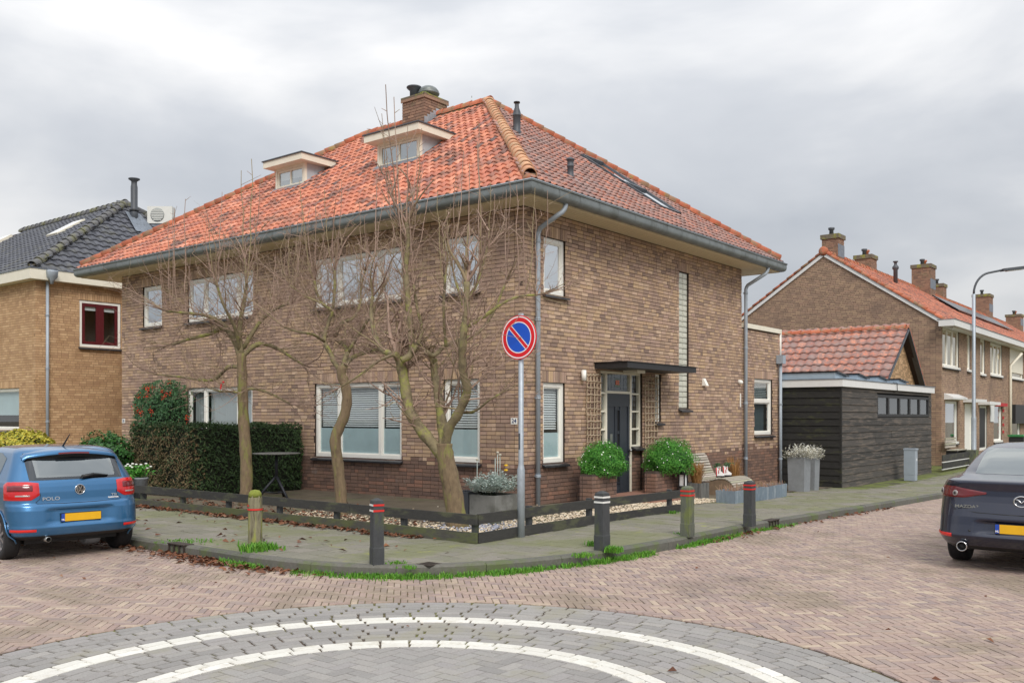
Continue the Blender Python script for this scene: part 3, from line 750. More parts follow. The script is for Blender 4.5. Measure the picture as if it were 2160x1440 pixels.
def window(parent, w, a0, a1, z0, z1, mull=(), trans=None, fmat='white_paint', fw=0.078, blind=None, frost=None, curtain=None, room='room', glass='glass', sill=True, rec=0.05, sash=0.045, sill_over=0.05, room_d=0.7, sill_mat='sill_tile', label=None, curtain_mat='curtain'):
    mb = MB(); frame_rect(mb, w, a0 + 0.004, a1 - 0.004, z0 + 0.004, z1 - 0.004, fw, -rec - 0.07, -rec)
    edges = [a0 + fw] + [m for mm in mull for m in (mm - fw / 2, mm + fw / 2)] + [a1 - fw]
    for m in mull: w.box(mb, m - fw / 2, m + fw / 2, z0 + fw, z1 - fw, -rec - 0.065, -rec - 0.003)
    if trans: w.box(mb, a0 + fw, a1 - fw, trans - fw / 2, trans + fw / 2, -rec - 0.066, -rec + 0.004)
    fr = mb.build('window', fmat, parent, label=label)
    lights = []
    for i in range(0, len(edges), 2):
        if trans: lights += [(edges[i], edges[i + 1], z0 + fw, trans - fw / 2), (edges[i], edges[i + 1], trans + fw / 2, z1 - fw)]
        else: lights.append((edges[i], edges[i + 1], z0 + fw, z1 - fw))
    for b0, b1, c0, c1 in lights:
        if sash:
            mb = MB(); frame_rect(mb, w, b0 + 0.003, b1 - 0.003, c0 + 0.003, c1 - 0.003, sash * 0.62, -rec - 0.06, -rec - 0.018); mb.build('sash', fmat, fr)
        g0, g1, h0, h1 = b0 + 0.026, b1 - 0.026, c0 + 0.026, c1 - 0.026
        mb = MB(); pane_quad(mb, w, g0, g1, h0, h1, -rec - 0.04); mb.build('pane', glass, fr)
        if frost:
            mb = MB(); w.box(mb, g0, g1, h0, min(frost, h1), -rec - 0.052, -rec - 0.048); mb.build('frosted_film', 'frost', fr)
        if blind:
            zb, ztop = max(blind[0], h0), min(blind[1], h1); key = round(g1 - g0, 3)
            if (key, tuple(w.U)) not in SLATS:
                q = MB(); q.obox((0, 0, 0), w.U * (g1 - g0 - 0.01) / 2, w.N * 0.012 - Vector((0, 0, 0.0160)), (w.N * 0.0011 + Vector((0, 0, 0.0006)))); SLATS[(key, tuple(w.U))] = q.mesh('slat', ['blind'])
            n = int((ztop - zb) / 0.047)
            for i in range(n):
                s_ = link('slat', SLATS[(key, tuple(w.U))], fr); s_.location = w.p((g0 + g1) / 2, ztop - 0.02 - i * 0.047, -rec - 0.1)
        if curtain:
            q = MB(); nn = 28
            for (f0, f1) in curtain:
                A, B = g0 + (g1 - g0) * f0, g0 + (g1 - g0) * f1
                q.grid(lambda a, z: w.p(a, z, -rec - 0.16 + 0.018 * math.sin(a * 55)), lin(A, B, nn), [h0, h1])
            q.build('curtain', curtain_mat, fr)
    # the room behind
    mb = MB(); d0, d1 = -rec - 0.068, -rec - room_d
    c = [w.p(a0 + 0.01, z0 + 0.01, 0), w.p(a1 - 0.01, z0 + 0.01, 0), w.p(a1 - 0.01, z1 - 0.01, 0), w.p(a0 + 0.01, z1 - 0.01, 0)]
    f_ = [q + w.N * d0 for q in c]; b_ = [q + w.N * d1 for q in c]
    mb.add(f_ + b_, [(4, 5, 6, 7)] + [(i, (i + 1) % 4, (i + 1) % 4 + 4, i + 4) for i in range(4)]); mb.build('interior', room, fr)
    if sill:
        n = max(2, int((a1 - a0 + 2 * sill_over) / 0.16)); l = (a1 - a0 + 2 * sill_over) / n
        for i in range(n):
            s0 = a0 - sill_over + i * l + 0.002; s1 = s0 + l - 0.004; q = MB()
            tp = [w.p(s0, z0 + 0.0, -rec - 0.01), w.p(s1, z0, -rec - 0.01), w.p(s1, z0 - 0.045, 0.085), w.p(s0, z0 - 0.045, 0.085)]
            if w.U.cross(w.N).z > 0: pass
            q.prism(tp, (0, 0, -0.035), 0, random.random() * .98 + .01); q.build('sill_tile', sill_mat, fr)
    return fr

# ------------------------------------------------------------------ the corner house
house = thing('corner_house', 'two-storey brown brick corner house with orange hipped tile roof and two dormers', 'house', (0, 0, 0))
WL, WR = 14.04, 9.43
wl = Wall((0, 0, 0), (0, 1, 0), (-1, 0, 0)); wr = Wall((0, 0, 0), (1, 0, 0), (0, -1, 0))
ZT = 72 * CO
h31, z10 = 31 * CO, 10 * CO
opL = [(8.14, 10.86, z10, h31), (3.15, 5.87, z10, h31), (1.06, 2.0, z10, h31), (12.04, 12.97, 53 * CO, 67 * CO), (8.10, 10.84, 53 * CO, 67 * CO), (3.13, 5.87, 53 * CO, 67 * CO), (1.08, 2.0, 53 * CO, 67 * CO)]
solL = [(o[0] - 0.05, o[1] + 0.05, o[3], o[3] + 3 * CO) for o in opL]
opR = [(0.60, 1.32, z10, 30 * CO), (0.62, 1.335, 52 * CO, 66 * CO), (2.59, 4.29, -0.1, 34 * CO), (4.85, 5.11, 20 * CO, 34 * CO), (5.97, 6.46, 24 * CO, 66 * CO)]
solR = [(o[0] - 0.05, o[1] + 0.05, o[3], o[3] + 3 * CO) for o in opR[:2] + [opR[4]]]
allsingle = []
for w, ln, op, sol, sd in ((wl, WL, opL, solL, 3), (wr, WR, opR, solR, 5)):
    nm = 'facade'
    mb = MB(); backing(mb, w, 0.009, ln, -0.5, ZT + 0.05, op, 0, zsplit=z10)
    wall = mb.build(nm, ['mortar', 'mortar_dark'], house)
    br = lay_bricks(w, ln, ZT, op, sol, k0=-5, corner0=True, seedv=sd, matsplit=(1, 0)) if w is wl else \
         [(b[0], b[1], b[2], b[3], b[4], b[5]) for b in lay_bricks(w, ln, ZT, op, sol, k0=-5, corner0=True, seedv=sd, matsplit=(1, 0))]
    if w is wr:      # the two facades take the corner brick in turn
        br = []
        rgk = lay_bricks(w, ln, ZT, op, sol, k0=-5, corner0=False, seedv=sd, matsplit=(1, 0))
        for b in rgk:
            k = int(round(b[2] / CO))
            if k % 2 == 0 and b[0] < 0.112 and b not in sol:
                if b[1] - 0.112 > 0.03: br.append((0.112, b[1], *b[2:5], False))
            else: br.append(b)
    rest = MB(); cand = []
    for b in br:
        c = w.p((b[0] + b[1]) / 2, (b[2] + b[3]) / 2)
        if b[5] and c.z > 0.25: allsingle.append((depth(c) + abs(c.z - 1.6) * 0.12, w, wall, b))
        else: cand.append(b)
    brick_mesh(rest, w, cand)
    w.rest, w.wall = rest, wall
allsingle.sort(key=lambda t: t[0])
BM = {}
for w in (wl, wr):
    for mt in (0, 1):
        q = MB(); ww = Wall((0, 0, 0), w.U, w.N); brick_mesh(q, ww, [(-0.105, 0.105, -0.03275, 0.03275, 0, True)], 0.0); q.r = [0.0] * len(q.f)
        BM[(tuple(w.U), mt)] = q.mesh('brick', [('brick', 'brick_plinth')[mt]])
for i, (d_, w, wall, b) in enumerate(allsingle):
    if i < 300:
        o = link('brick', BM[(tuple(w.U), b[4])], wall)
        o.location = w.p((b[0] + b[1]) / 2, (b[2] + b[3]) / 2, random.uniform(-.003, .003))
    else: brick_mesh(w.rest, w, [b])
for w in (wl, wr): w.rest.build('bricks', ['brick', 'brick_plinth'], w.wall, kind='stuff')
# plain end walls and a core that keep the house solid from the sides
mb = MB(); mb.box(0.95, WR - 0.01, WL - 0.25, WL - 0.002, -0.5, ZT); mb.box(WR - 0.25, WR - 0.002, 0.95, WL - 0.26, -0.5, ZT); mb.box(0.02, 0.95, WL - 0.12, WL - 0.003, -0.5, ZT); mb.box(WR - 0.12, WR - 0.003, 0.02, 0.95, -0.5, ZT)
mb.build('rear_wall', 'brick', house)

window(house, wl, *opL[0], mull=(8.76, 10.14), curtain=[(0, 1)], room='room_dark')
window(house, wl, *opL[1], mull=(3.825, 5.11), blind=(1.38, 3), frost=1.40, room='room_dark')
window(house, wl, *opL[2], blind=(1.38, 3), frost=1.40, room='room_dark')
window(house, wl, *opL[3], glass='glass_sky', curtain=[(0, .35)])
window(house, wl, *opL[4], mull=(8.76, 10.14), glass='glass_sky', curtain=[(0, .2), (.8, 1)])
window(house, wl, *opL[5], mull=(3.825, 5.11), glass='glass_sky')
window(house, wl, *opL[6], glass='glass_sky', curtain=[(0, .4), (.62, 1)])
window(house, wr, *opR[0], blind=(1.38, 3), frost=1.34, room='room_dark')
window(house, wr, *opR[1], glass='glass_sky')
window(house, wr, *opR[3], fw=0.05, sash=0.02, curtain=[(0, 1)])
# glass-block strip
gb = MB(); frame_rect(gb, wr, 5.974, 6.456, 24 * CO + .004, 66 * CO - .004, 0.012, -0.10, -0.035); gbo = gb.build('glass_block_window', 'mortar', house)
q = MB(); wr.box(q, 5.98, 6.45, 24 * CO + .01, 66 * CO - .01, -0.14, -0.10); q.build('backing', 'mortar', gbo)
q = MB(); ww = Wall((0, 0, 0), wr.U, wr.N); ww.box(q, -0.108, 0.108, -0.057, 0.057, -0.06, 0); ww.box(q, -0.085, 0.085, -0.036, 0.036, 0, 0.008); gbm = q.mesh('glass_block', ['glass_block'])
for i in range(2):
    for j in range(25):
        o = link('glass_block', gbm, gbo); o.location = wr.p(6.1 + i * 0.23, 24 * CO + 0.075 + j * 0.1275, -0.045)
for i in range(3):
    s0 = 5.93 + i * 0.19; q = MB(); q.prism([wr.p(s0, 24 * CO, -0.04), wr.p(s0 + .186, 24 * CO, -0.04), wr.p(s0 + .186, 24 * CO - .05, 0.1), wr.p(s0, 24 * CO - .05, 0.1)], (0, 0, -0.035), 0, .3); q.build('sill_tile', 'sill_tile', gbo)

# ------------------------------------------------------------------ front door with sidelights
d0, d1, dz = 2.59, 4.29, 34 * CO
dr = MB(); rec = 0.06
for a, b, c, e_ in ((d0 + .004, d0 + .05, 1.0, dz), (d1 - .05, d1 - .004, 1.0, dz), (2.87, 2.935, -.06, dz), (3.86, 3.925, -.06, dz)): wr.box(dr, a, b, c, e_ - .005, -rec - .08, -rec)
for a, b in ((d0 + .05, 2.87), (2.935, 3.86), (3.925, d1 - .05)): wr.box(dr, a, b, dz - .055, dz - .005, -rec - .08, -rec - .002)
wr.box(dr, 2.935, 3.86, 2.135, 2.185, -rec - .08, -rec - .001)
for a, b in ((d0 + .05, 2.87), (3.925, d1 - .05)):
    for z in (1.0, 1.36, 1.74, 2.12): wr.box(dr, a, b, z, z + .035, -rec - .07, -rec - .003)
doorf = dr.build('door_frame', 'cream_paint', house)
for a, b in ((d0 + .05, 2.87), (3.925, d1 - .05)):
    for z0, z1 in ((1.035, 1.36), (1.395, 1.74), (1.775, 2.12), (2.155, dz - .055)):
        q = MB(); q.add([wr.p(a, z0, -rec - .04), wr.p(b, z0, -rec - .04), wr.p(b, z1, -rec - .04), wr.p(a, z1, -rec - .04)], [(0, 1, 2, 3)]); q.build('pane', 'glass', doorf)
q = MB(); q.add([wr.p(2.935, 2.185, -rec - .04), wr.p(3.86, 2.185, -rec - .04), wr.p(3.86, dz - .055, -rec - .04), wr.p(2.935, dz - .055, -rec - .04)], [(0, 1, 2, 3)]); q.build('fanlight', 'glass', doorf)
q = MB()
for a in (3.05, 3.15, 3.28, 3.52, 3.65, 3.75): wr.box(q, a, a + .006, 2.19, dz - .06, -rec - .044, -rec - .036)
for z in (2.27, 2.45): wr.box(q, 2.94, 3.855, z, z + .006, -rec - .045, -rec - .035)
q.build('leading', 'lead', doorf)
q = MB(); wr.box(q, 3.33, 3.47, 2.32, 2.42, -rec - .046, -rec - .034); q.build('stained_flower', 'stained_glass', doorf)
q = MB(); wr.box(q, 3.29, 3.51, 2.425, 2.445, -rec - .046, -rec - .034); wr.box(q, 3.29, 3.51, 2.28, 2.315, -rec - .046, -rec - .034); q.build('stained_leaf', 'stained_green', doorf)
q = MB(); c = [wr.p(d0 + .01, 0, 0), wr.p(d1 - .01, 0, 0), wr.p(d1 - .01, dz - .01, 0), wr.p(d0 + .01, dz - .01, 0)]; f_ = [p_ + wr.N * -.15 for p_ in c]; b_ = [p_ + wr.N * -.8 for p_ in c]
q.add(f_ + b_, [(4, 5, 6, 7)] + [(i, (i + 1) % 4, (i + 1) % 4 + 4, i + 4) for i in range(4)]); q.build('hallway', 'room', doorf)
for a, b in ((d0, 2.87), (3.925, d1)):      # brick below the sidelights
    q = MB(); backing(q, wr, a, b, -0.4, 0.99, [], out=-rec - .012); wq = q.build('apron_wall', 'mortar_dark', doorf)
    q = MB(); w2 = Wall(wr.p(0, 0, -rec - 0.003), wr.U, wr.N); brick_mesh(q, w2, lay_bricks(w2, b, 13 * CO, [], [], k0=-4, corner0=False, seedv=9, matsplit=(0, 0), a_start=a)); q.build('apron_bricks', 'brick_plinth', doorf, kind='stuff')
    q = MB(); q.prism([wr.p(a - .03, 1.0, -rec - .01), wr.p(b + .03, 1.0, -rec - .01), wr.p(b + .03, .945, .07), wr.p(a - .03, .945, .07)], (0, 0, -.035)); q.build('sill_tile', 'sill_tile', doorf)
lf = MB(); wr.box(lf, 2.94, 3.855, -0.04, 2.13, -rec - .075, -rec - .03)
for a, b in ((2.94, 3.0), (3.27, 3.33), (3.47, 3.53), (3.79, 3.855)): wr.box(lf, a, b, .06, 1.86, -rec - .03, -rec - .012)
wr.box(lf, 2.94, 3.855, 1.86, 2.13, -rec - .03, -rec - .0125); wr.box(lf, 2.94, 3.855, -.04, .06, -rec - .03, -rec - .0125)
leaf = lf.build('front_door', 'door_paint', house)
for z0, z1 in ((.25, .74), (.80, 1.28), (1.34, 1.78)):
    q = MB(); wr.box(q, 3.345, 3.455, z0, z1, -rec - .032, -rec - .027); q.build('door_glass', 'dark_glass' if 'dark_glass' in MATS else 'dark_void', leaf)
    q = MB(); frame_rect(q, wr, 3.332, 3.468, z0 - .02, z1 + .02, .016, -rec - .03, -rec - .006); q.build('glazing_bead', 'door_paint', leaf)
q = MB(); wr.box(q, 3.08, 3.17, .98, 1.28, -rec - .03, -rec - .016); q.build('letter_plate', 'steel', leaf)
q = MB(); q.lathe([(.012, 0), (.012, .04), (.03, .045), (.036, .065), (.028, .085), (.0, .09)], wr.p(3.80, .92, -rec - .012), 14, axis=wr.N); q.build('door_knob', 'steel', leaf)
q = MB(); q.tube([wr.p(3.80, .80, -rec), wr.p(3.80, .74, -rec + .012)], .008, 6); q.build('key', 'steel', leaf)
# canopy over the door
q = MB(); q.box(2.36, 5.30, -0.78, -0.004, 2.62, 2.735); cano = q.build('door_canopy', 'black_paint', house)
q = MB(); q.box(2.33, 5.33, -0.80, -0.003, 2.738, 2.75); q.build('canopy_felt', 'plastic_black', cano)
q = MB(); q.box(3.3, 3.62, -0.45, -0.1, 2.555, 2.618); q.build('porch_light', 'cream_paint', cano)
# doorstep
st = thing('doorstep', 'low reddish brick doorstep in front of the dark door', 'step', (3.3, -0.6, gz(3.3)))
for i in range(9):
    for j in range(3):
        q = MB(); x0 = 2.42 + i * .207; y0 = -1.28 + j * .42; q.box(x0 + .003, x0 + .204, y0 + .003, y0 + .415, gz(3.3) - .05, gz(3.3) + .12 + random.uniform(-.003, .003), 0, random.random()); q.build('brick', 'step_brick', st)

# ------------------------------------------------------------------ fittings on the walls
def plate(txt, o, w, par):
    q = MB(); w.box(q, o[0] - .075, o[0] + .075, o[1] - .06, o[1] + .06, .004, .012); p_ = q.build('number_plate', 'white_paint', par)
    r_ = w.U if w is wr else -w.U
    place_text('numerals', txt, 0.11, 'enamel_blue', w.p(o[0], o[1], .0135), r_, (0, 0, 1), p_, .001, bold=.002)
plate('24', (0.22, 1.565), wl, house); plate('26', (13.93, 1.53), wl, house)
q = MB(); q.prism([wr.p(7.14, 2.40, .004), wr.p(7.14, 2.58, .004), wr.p(7.14, 2.58, .03), wr.p(7.14, 2.40, .12)], wr.U * .13); q.build('wall_lamp', 'white_paint', house)
q = MB(); q.lathe([(.05, 0), (.055, .03), (.06, .05), (.055, .09), (.03, .12), (0, .125)], wr.p(9.22, 2.56, .0), 16, axis=(0, -1, -.25)); q.build('wall_sensor', 'white_paint', house)
q = MB(); q.tube([wr.p(1.86, 2.36, .075), wr.p(1.86, 2.56, .075)], .05, 14); wr.box(q, 1.90, 1.98, 2.42, 2.58, 0.004, .05); q.build('wall_lamp', 'white_paint', house)
q = MB(); wr.box(q, 9.30, 9.345, 1.9, 2.25, .004, .02); q.build('cable_cover', 'white_paint', house)

# ------------------------------------------------------------------ eaves: soffit boards, gutter, downpipes
EX0, EX1, EY0, EY1 = -0.66, 10.56, -0.66, 15.17
ZE = 5.735; PITCH = 0.709; HALF = (EX1 - EX0) / 2; ZR = ZE + HALF * PITCH
bw = .085
for i in range(7):
    o0, o1 = .004 + i * bw, (i + 1) * bw - .004
    q = MB(); q.box(-o1, -o0, -o1 + .001, EY1 - .12, ZT + .002, ZT + .018, 0, random.random()); q.build('soffit_board', 'soffit_paint', house)
    q = MB(); q.box(-o0 + .0005, EX1 - .12, -o1, -o0, ZT + .0025, ZT + .0185, 0, random.random()); q.build('soffit_board', 'soffit_paint', house)
q = MB(); q.box(WR, EX1 - .06, .001, EY1 - .12, ZT + .003, ZT + .019); q.box(.001, WR, WL, EY1 - .12, ZT + .003, ZT + .019); q.build('end_soffit', 'soffit_paint', house)
q = MB(); q.box(-.60, EX1 - .06, -.60, -.575, ZT - .003, ZE - .05); q.box(-.60, -.575, -.574, EY1 - .06, ZT - .003, ZE - .05); q.box(EX1 - .085, EX1 - .06, -.574, EY1 - .06, ZT - .003, ZE - .05); q.box(-.574, EX1 - .086, EY1 - .085, EY1 - .06, ZT - .003, ZE - .05)
q.build('fascia', 'soffit_paint', house)
def gutter_ring():
    prof = []
    rr = .10
    for k in range(13):
        a = math.pi + math.pi * k / 12
        prof.append((-rr * math.cos(a), rr * math.sin(a)))             # outward, down
    prof = [(p_[0], p_[1]) for p_ in prof]
    lip = [(rr + .018 * math.cos(a), .0 + .018 * math.sin(a)) for a in lin(-math.pi / 2, math.pi * .8, 6)]
    prof = prof[::-1] if prof[0][0] > 0 else prof
    prof = [(a_, b_ - .10) for a_, b_ in prof]
    return [(-rr, .03)] + prof + lip
gp = gutter_ring()
mid = .012
def ringpt(side, o, z):                # o = outward from the eaves edge
    c = [(EX0 - o + .03, EY0 - o + .03), (EX1 + o - .03, EY0 - o + .03), (EX1 + o - .03, EY1 + o - .03), (EX0 - o + .03, EY1 + o - .03)][side]
    return (c[0], c[1], z)
q = MB()
for sgn, thick in ((1, 0), (-1, .006)):
    vv = [ringpt(s_, o - thick * (1 if o > 0 else -1) + mid, ZE - .015 + z + (thick if z < -.02 else 0)) for s_ in range(4) for o, z in gp]
    n = len(gp); fs = []
    for s_ in range(4):
        for k in range(n - 1):
            f = (s_ * n + k, ((s_ + 1) % 4) * n + k, ((s_ + 1) % 4) * n + k + 1, s_ * n + k + 1); fs.append(f if sgn > 0 else f[::-1])
    q.add(vv, fs, 0, 0, False)
gut = q.build('gutter', 'zinc', house)
rim = [ringpt(s_, .10 + mid + .012, ZE + .006) for s_ in (3, 0, 1, 2, 3)]
for a_, b_ in zip(rim[:-1], rim[1:]): q = MB(); q.tube([a_, b_], .011, 8); q.build('gutter_rim', 'zinc_pipe', gut)
def bracket(x, y, nx, ny):
    b = MB(); tx, ty = -ny, nx; pts_ = []
    for k in range(9):
        a = math.pi + math.pi * k / 8; pts_.append((.1065 * math.cos(a) * -1, .1065 * math.sin(a) - .10))
    pts_ = [(pts_[0][0], .0)] + pts_ + [(pts_[-1][0], .0)]
    v = []
    for o, z in pts_:
        for s_ in (-.012, .012): v.append((x + nx * (o + mid - .03) + tx * s_, y + ny * (o + mid - .03) + ty * s_, ZE - .015 + z))
    b.add(v, [(2 * i, 2 * i + 1, 2 * i + 3, 2 * i + 2) for i in range(10)], 0, 0, False); b.build('gutter_bracket', 'zinc', gut)
for i in range(23): bracket(EX0, -0.2 + i * .66, -1, 0)
for i in range(16): bracket(0.1 + i * .66, EY0, 0, -1)
def collar(mb, p_, r_, ax=(0, 0, 1)):
    mb.lathe([(r_, -.03), (r_ + .012, -.028), (r_ + .012, -.008), (r_ + .004, -.006), (r_ + .004, .004), (r_ + .012, .006), (r_ + .012, .022), (r_, .024)], p_, 14, axis=ax)
def downpipe(x, zt, ox, zb, rr=.045, offy=-.075):
    q = MB(); p1 = Vector((x, offy, zt)); og = Vector((ox, EY0 + .03, ZE - .19))
    e1 = Vector((og.x - .10, og.y + .06, og.z - .20)); s0 = p1 + (e1 - p1) * .10 + Vector((0, 0, .02))
    q.tube([(x, offy, zb), (x, offy, zt - .12), (x, offy, zt - .05), p1 + Vector((.015, -.01, -.005)), s0, p1.lerp(e1, .5) + Vector((0, 0, .01)), p1.lerp(e1, .88), e1 + Vector((.05, -.02, .03)), og + Vector((-.015, .015, -.11)), og + Vector((0, 0, -.04)), og + Vector((0, 0, .03))], rr, 14)
    pipe = q.build('downpipe', 'zinc_pipe', house)
    for z in (.55, 2.0, 3.45, 4.9):
        if z < zt: b = MB(); collar(b, (x, offy, z), rr); b.box(x - .012, x + .012, offy, 0.0, z - .015, z + .01); b.build('pipe_clip', 'zinc_pipe', pipe)
og = ony(1198, 440, EY0 - .02); downpipe(.335, 5.09, og.x, -.05)
og = ony(1624, 575, EY0 - .02); downpipe(9.52, 5.05, og.x, -.3)

# ------------------------------------------------------------------ roof
q = MB(); RX = EX0 + HALF; RY0, RY1 = EY0 + HALF, EY1 - HALF
zt = .02
A, B, C_, D_ = (EX0, EY0, ZE - zt), (EX1, EY0, ZE - zt), (EX1, EY1, ZE - zt), (EX0, EY1, ZE - zt); r0, r1 = (RX, RY0, ZR - zt), (RX, RY1, ZR - zt)
q.add([A, B, C_, D_, r0, r1], [(0, 1, 4), (1, 2, 5, 4), (2, 3, 5), (3, 0, 4, 5)]); roof = q.build('roof', 'roof_board', house)
TW, TL_ = .204, .272
def tile_mesh(w_=TW, l_=TL_ + .06, amp=.027, n=7, th=.014):
    q = MB(); v = []
    for r_, (s_, lift) in enumerate(((0.0, .034), (.35, .022), (1.0, .004))):
        for k in range(n + 1):
            t = k / n; hgt = amp * math.sin(2 * math.pi * (t - .03)) + amp + .004 * (1 - t)
            v.append(((t * 1.06) * w_, s_ * l_, hgt + lift))
    for k in range(n + 1): x_, y_, z_ = v[k]; v.append((x_, y_ + .004, z_ - th - .006))
    m = n + 1
    fs = [(r_ * m + k, r_ * m + k + 1, (r_ + 1) * m + k + 1, (r_ + 1) * m + k) for r_ in range(2) for k in range(n)] + [(3 * m + k, 3 * m + k + 1, k + 1, k) for k in range(n)]
    fs += [(n, n + m, n + m, n)] if False else []
    q.add(v, fs, 0, 0.0, True)
    for i in range(2 * n, 3 * n): q.s[i] = False
    return q
TB = tile_mesh()
def roof_face(origin, u, vdir, nrm, width, slope_len, inside, matn, mirror=False):
    """tiles on one slope; yields (matrix, centre)"""
    n_r = int(slope_len / TL_); n_c = int(width / TW) + 1; res = []
    for r_ in range(n_r + 1):
        for c in range(n_c):
            a, b = c * TW, r_ * TL_ - .03
            ctr = origin + u * (a + TW / 2) + vdir * (b + TL_ / 2)
            if not inside(a + TW / 2, b + TL_ / 2, ctr): continue
            o = origin + u * a + vdir * b + nrm * (.004 + random.uniform(-.004, .004))
            jj = random.gauss(0, .012)
            uu = (u + vdir * jj).normalized(); vv_ = (vdir - u * jj).normalized()
            res.append((Matrix(((uu.x, vv_.x, nrm.x, o.x), (uu.y, vv_.y, nrm.y, o.y), (uu.z, vv_.z, nrm.z, o.z), (0, 0, 0, 1))), ctr))
    return res
SL = math.hypot(HALF, HALF * PITCH); cs_, sn_ = HALF / SL, HALF * PITCH / SL
DORM = [(1.80, 4.36, 5.74, 7.50, 8.09), (1.95, 8.60, 9.78, 7.62, 8.19)]       # front x, y range, foot and head of the window
def inL(a, b, c):
    hx = b * cs_
    if not (hx * 1.0 - .05 < (c.y - EY0) and hx - .05 < (EY1 - c.y) and b < SL - .05): return False
    for fx, y0, y1, zb, zt_ in DORM:
        if y0 - .04 < c.y < y1 + .04 and fx - .05 < c.x < 3.0: return False
    return not (4.35 < c.x < 5.4 and 6.62 < c.y < 7.6)
def inR(a, b, c):
    hy = b * cs_
    if not (hy - .05 < (c.x - EX0) and hy - .05 < (EX1 - c.x) and b < SL - .05): return False
    return not (5.86 < c.x < 7.0 and .42 < c.y < 2.86)
fL = roof_face(Vector((EX0, EY1, ZE)), Vector((0, -1, 0)), Vector((cs_, 0, sn_)), Vector((-sn_, 0, cs_)), EY1 - EY0, SL, inL, 'roof_tile')
fR = roof_face(Vector((EX0, EY0, ZE)), Vector((1, 0, 0)), Vector((0, cs_, sn_)), Vector((0, -sn_, cs_)), EX1 - EX0, SL, inR, 'roof_tile_worn')
def place_tiles(faces, parent, TB, nmax):
    single = sorted([(depth(c), M, m_) for fc, m_ in faces for M, c in fc], key=lambda t: t[0])
    tm = {}; rests = {}
    base = [Vector(p_) for p_ in TB.v]
    mats_ = sorted({m_ for _, m_ in faces}); rest = MB()
    for i, (d_, M, m_) in enumerate(single):
        if i < nmax:
            if m_ not in tm: tm[m_] = TB.mesh('roof_tile', [m_])
            o = link('roof_tile', tm[m_], parent); o.matrix_local = M
        else:
            o_ = len(rest.v); rest.v.extend([tuple(M @ p_) for p_ in base]); rn = random.random() * .98 + .01; mi = mats_.index(m_)
            rest.f.extend([tuple(k + o_ for k in f) for f in TB.f]); rest.m.extend([mi] * len(TB.f)); rest.r.extend([rn] * len(TB.f)); rest.s.extend(TB.s)
    rest.build('roof_tiles', mats_, parent, kind='stuff')
place_tiles([(fL, 'roof_tile'), (fR, 'roof_tile_worn')], roof, TB, 300)
CAPS = {}
def cap_mesh(l, r0_, r1_, matn, th=.014):
    q = MB(); n = 9
    for sgn, t in ((1, 0), (-1, th)):
        q.grid(lambda a, b: ((r0_ + (r1_ - r0_) * b - t) * math.cos(a), b * l, (r0_ + (r1_ - r0_) * b - t) * math.sin(a)), lin(-.25, math.pi + .25, n + 1), [0, 1], flip=sgn < 0)
    m = 2 * (n + 1)
    q.f += [(2 * k, 2 * k + m, 2 * k + 2 + m, 2 * k + 2) for k in range(n)]; q.m += [0] * n; q.r += [0] * n; q.s += [False] * n
    return q.mesh('ridge_tile', [matn])
def caps(p0, p1, parent, matn, l=.36, r0_=.128, r1_=.116, lift=.02, bed=True):
    p0, p1 = Vector(p0), Vector(p1); d = p1 - p0; n = max(1, int(d.length / (l - .05))); y_ = d.normalized(); x_ = y_.cross(Vector((0, 0, 1))).normalized(); z_ = x_.cross(y_)
    key = (matn, l, r0_)
    if key not in CAPS: CAPS[key] = cap_mesh(l, r0_, r1_, matn)
    for i in range(n):
        o = p0 + d * (i / n) + z_ * (lift + random.uniform(-.006, .006)); tl = random.gauss(0, .012)
        zz = (z_ + y_ * .035 + x_ * tl).normalized(); xx = y_.cross(zz).normalized(); yy = zz.cross(xx)
        ob = link('ridge_tile', CAPS[key], parent); ob.matrix_local = Matrix(((xx.x, yy.x, zz.x, o.x), (xx.y, yy.y, zz.y, o.y), (xx.z, yy.z, zz.z, o.z), (0, 0, 0, 1)))
    if bed:
        b = MB(); b.beam(p0 + z_ * -.01, p1 + z_ * -.01, .2, .09, up=z_); b.build('mortar_bed', 'roof_mortar', parent)
up = .05
caps((EX0 + .08, EY0 + .08, ZE + .06 + up), (RX, RY0, ZR + up), roof, 'hip_tile_worn')
caps((EX1 - .08, EY0 + .08, ZE + .06 + up), (RX, RY0, ZR + up), roof, 'ridge_tile')
caps((EX0 + .08, EY1 - .08, ZE + .06 + up), (RX, RY1, ZR + up), roof, 'ridge_tile')
caps((RX, RY0 - .1, ZR + up), (RX, RY1 + .1, ZR + up), roof, 'ridge_tile')
q = MB(); q.lathe([(.15, -.1), (.155, 0), (.12, .06), (.05, .085), (0, .09)], (RX, RY0, ZR + .09), 14); q.build('hip_crown', 'hip_tile_worn', roof)
q = MB(); q.lathe([(.13, -.08), (.135, .0), (.1, .06), (0, .09)], (EX0 + .1, EY0 + .1, ZE + .07), 14); q.build('hip_end', 'ridge_tile', roof)

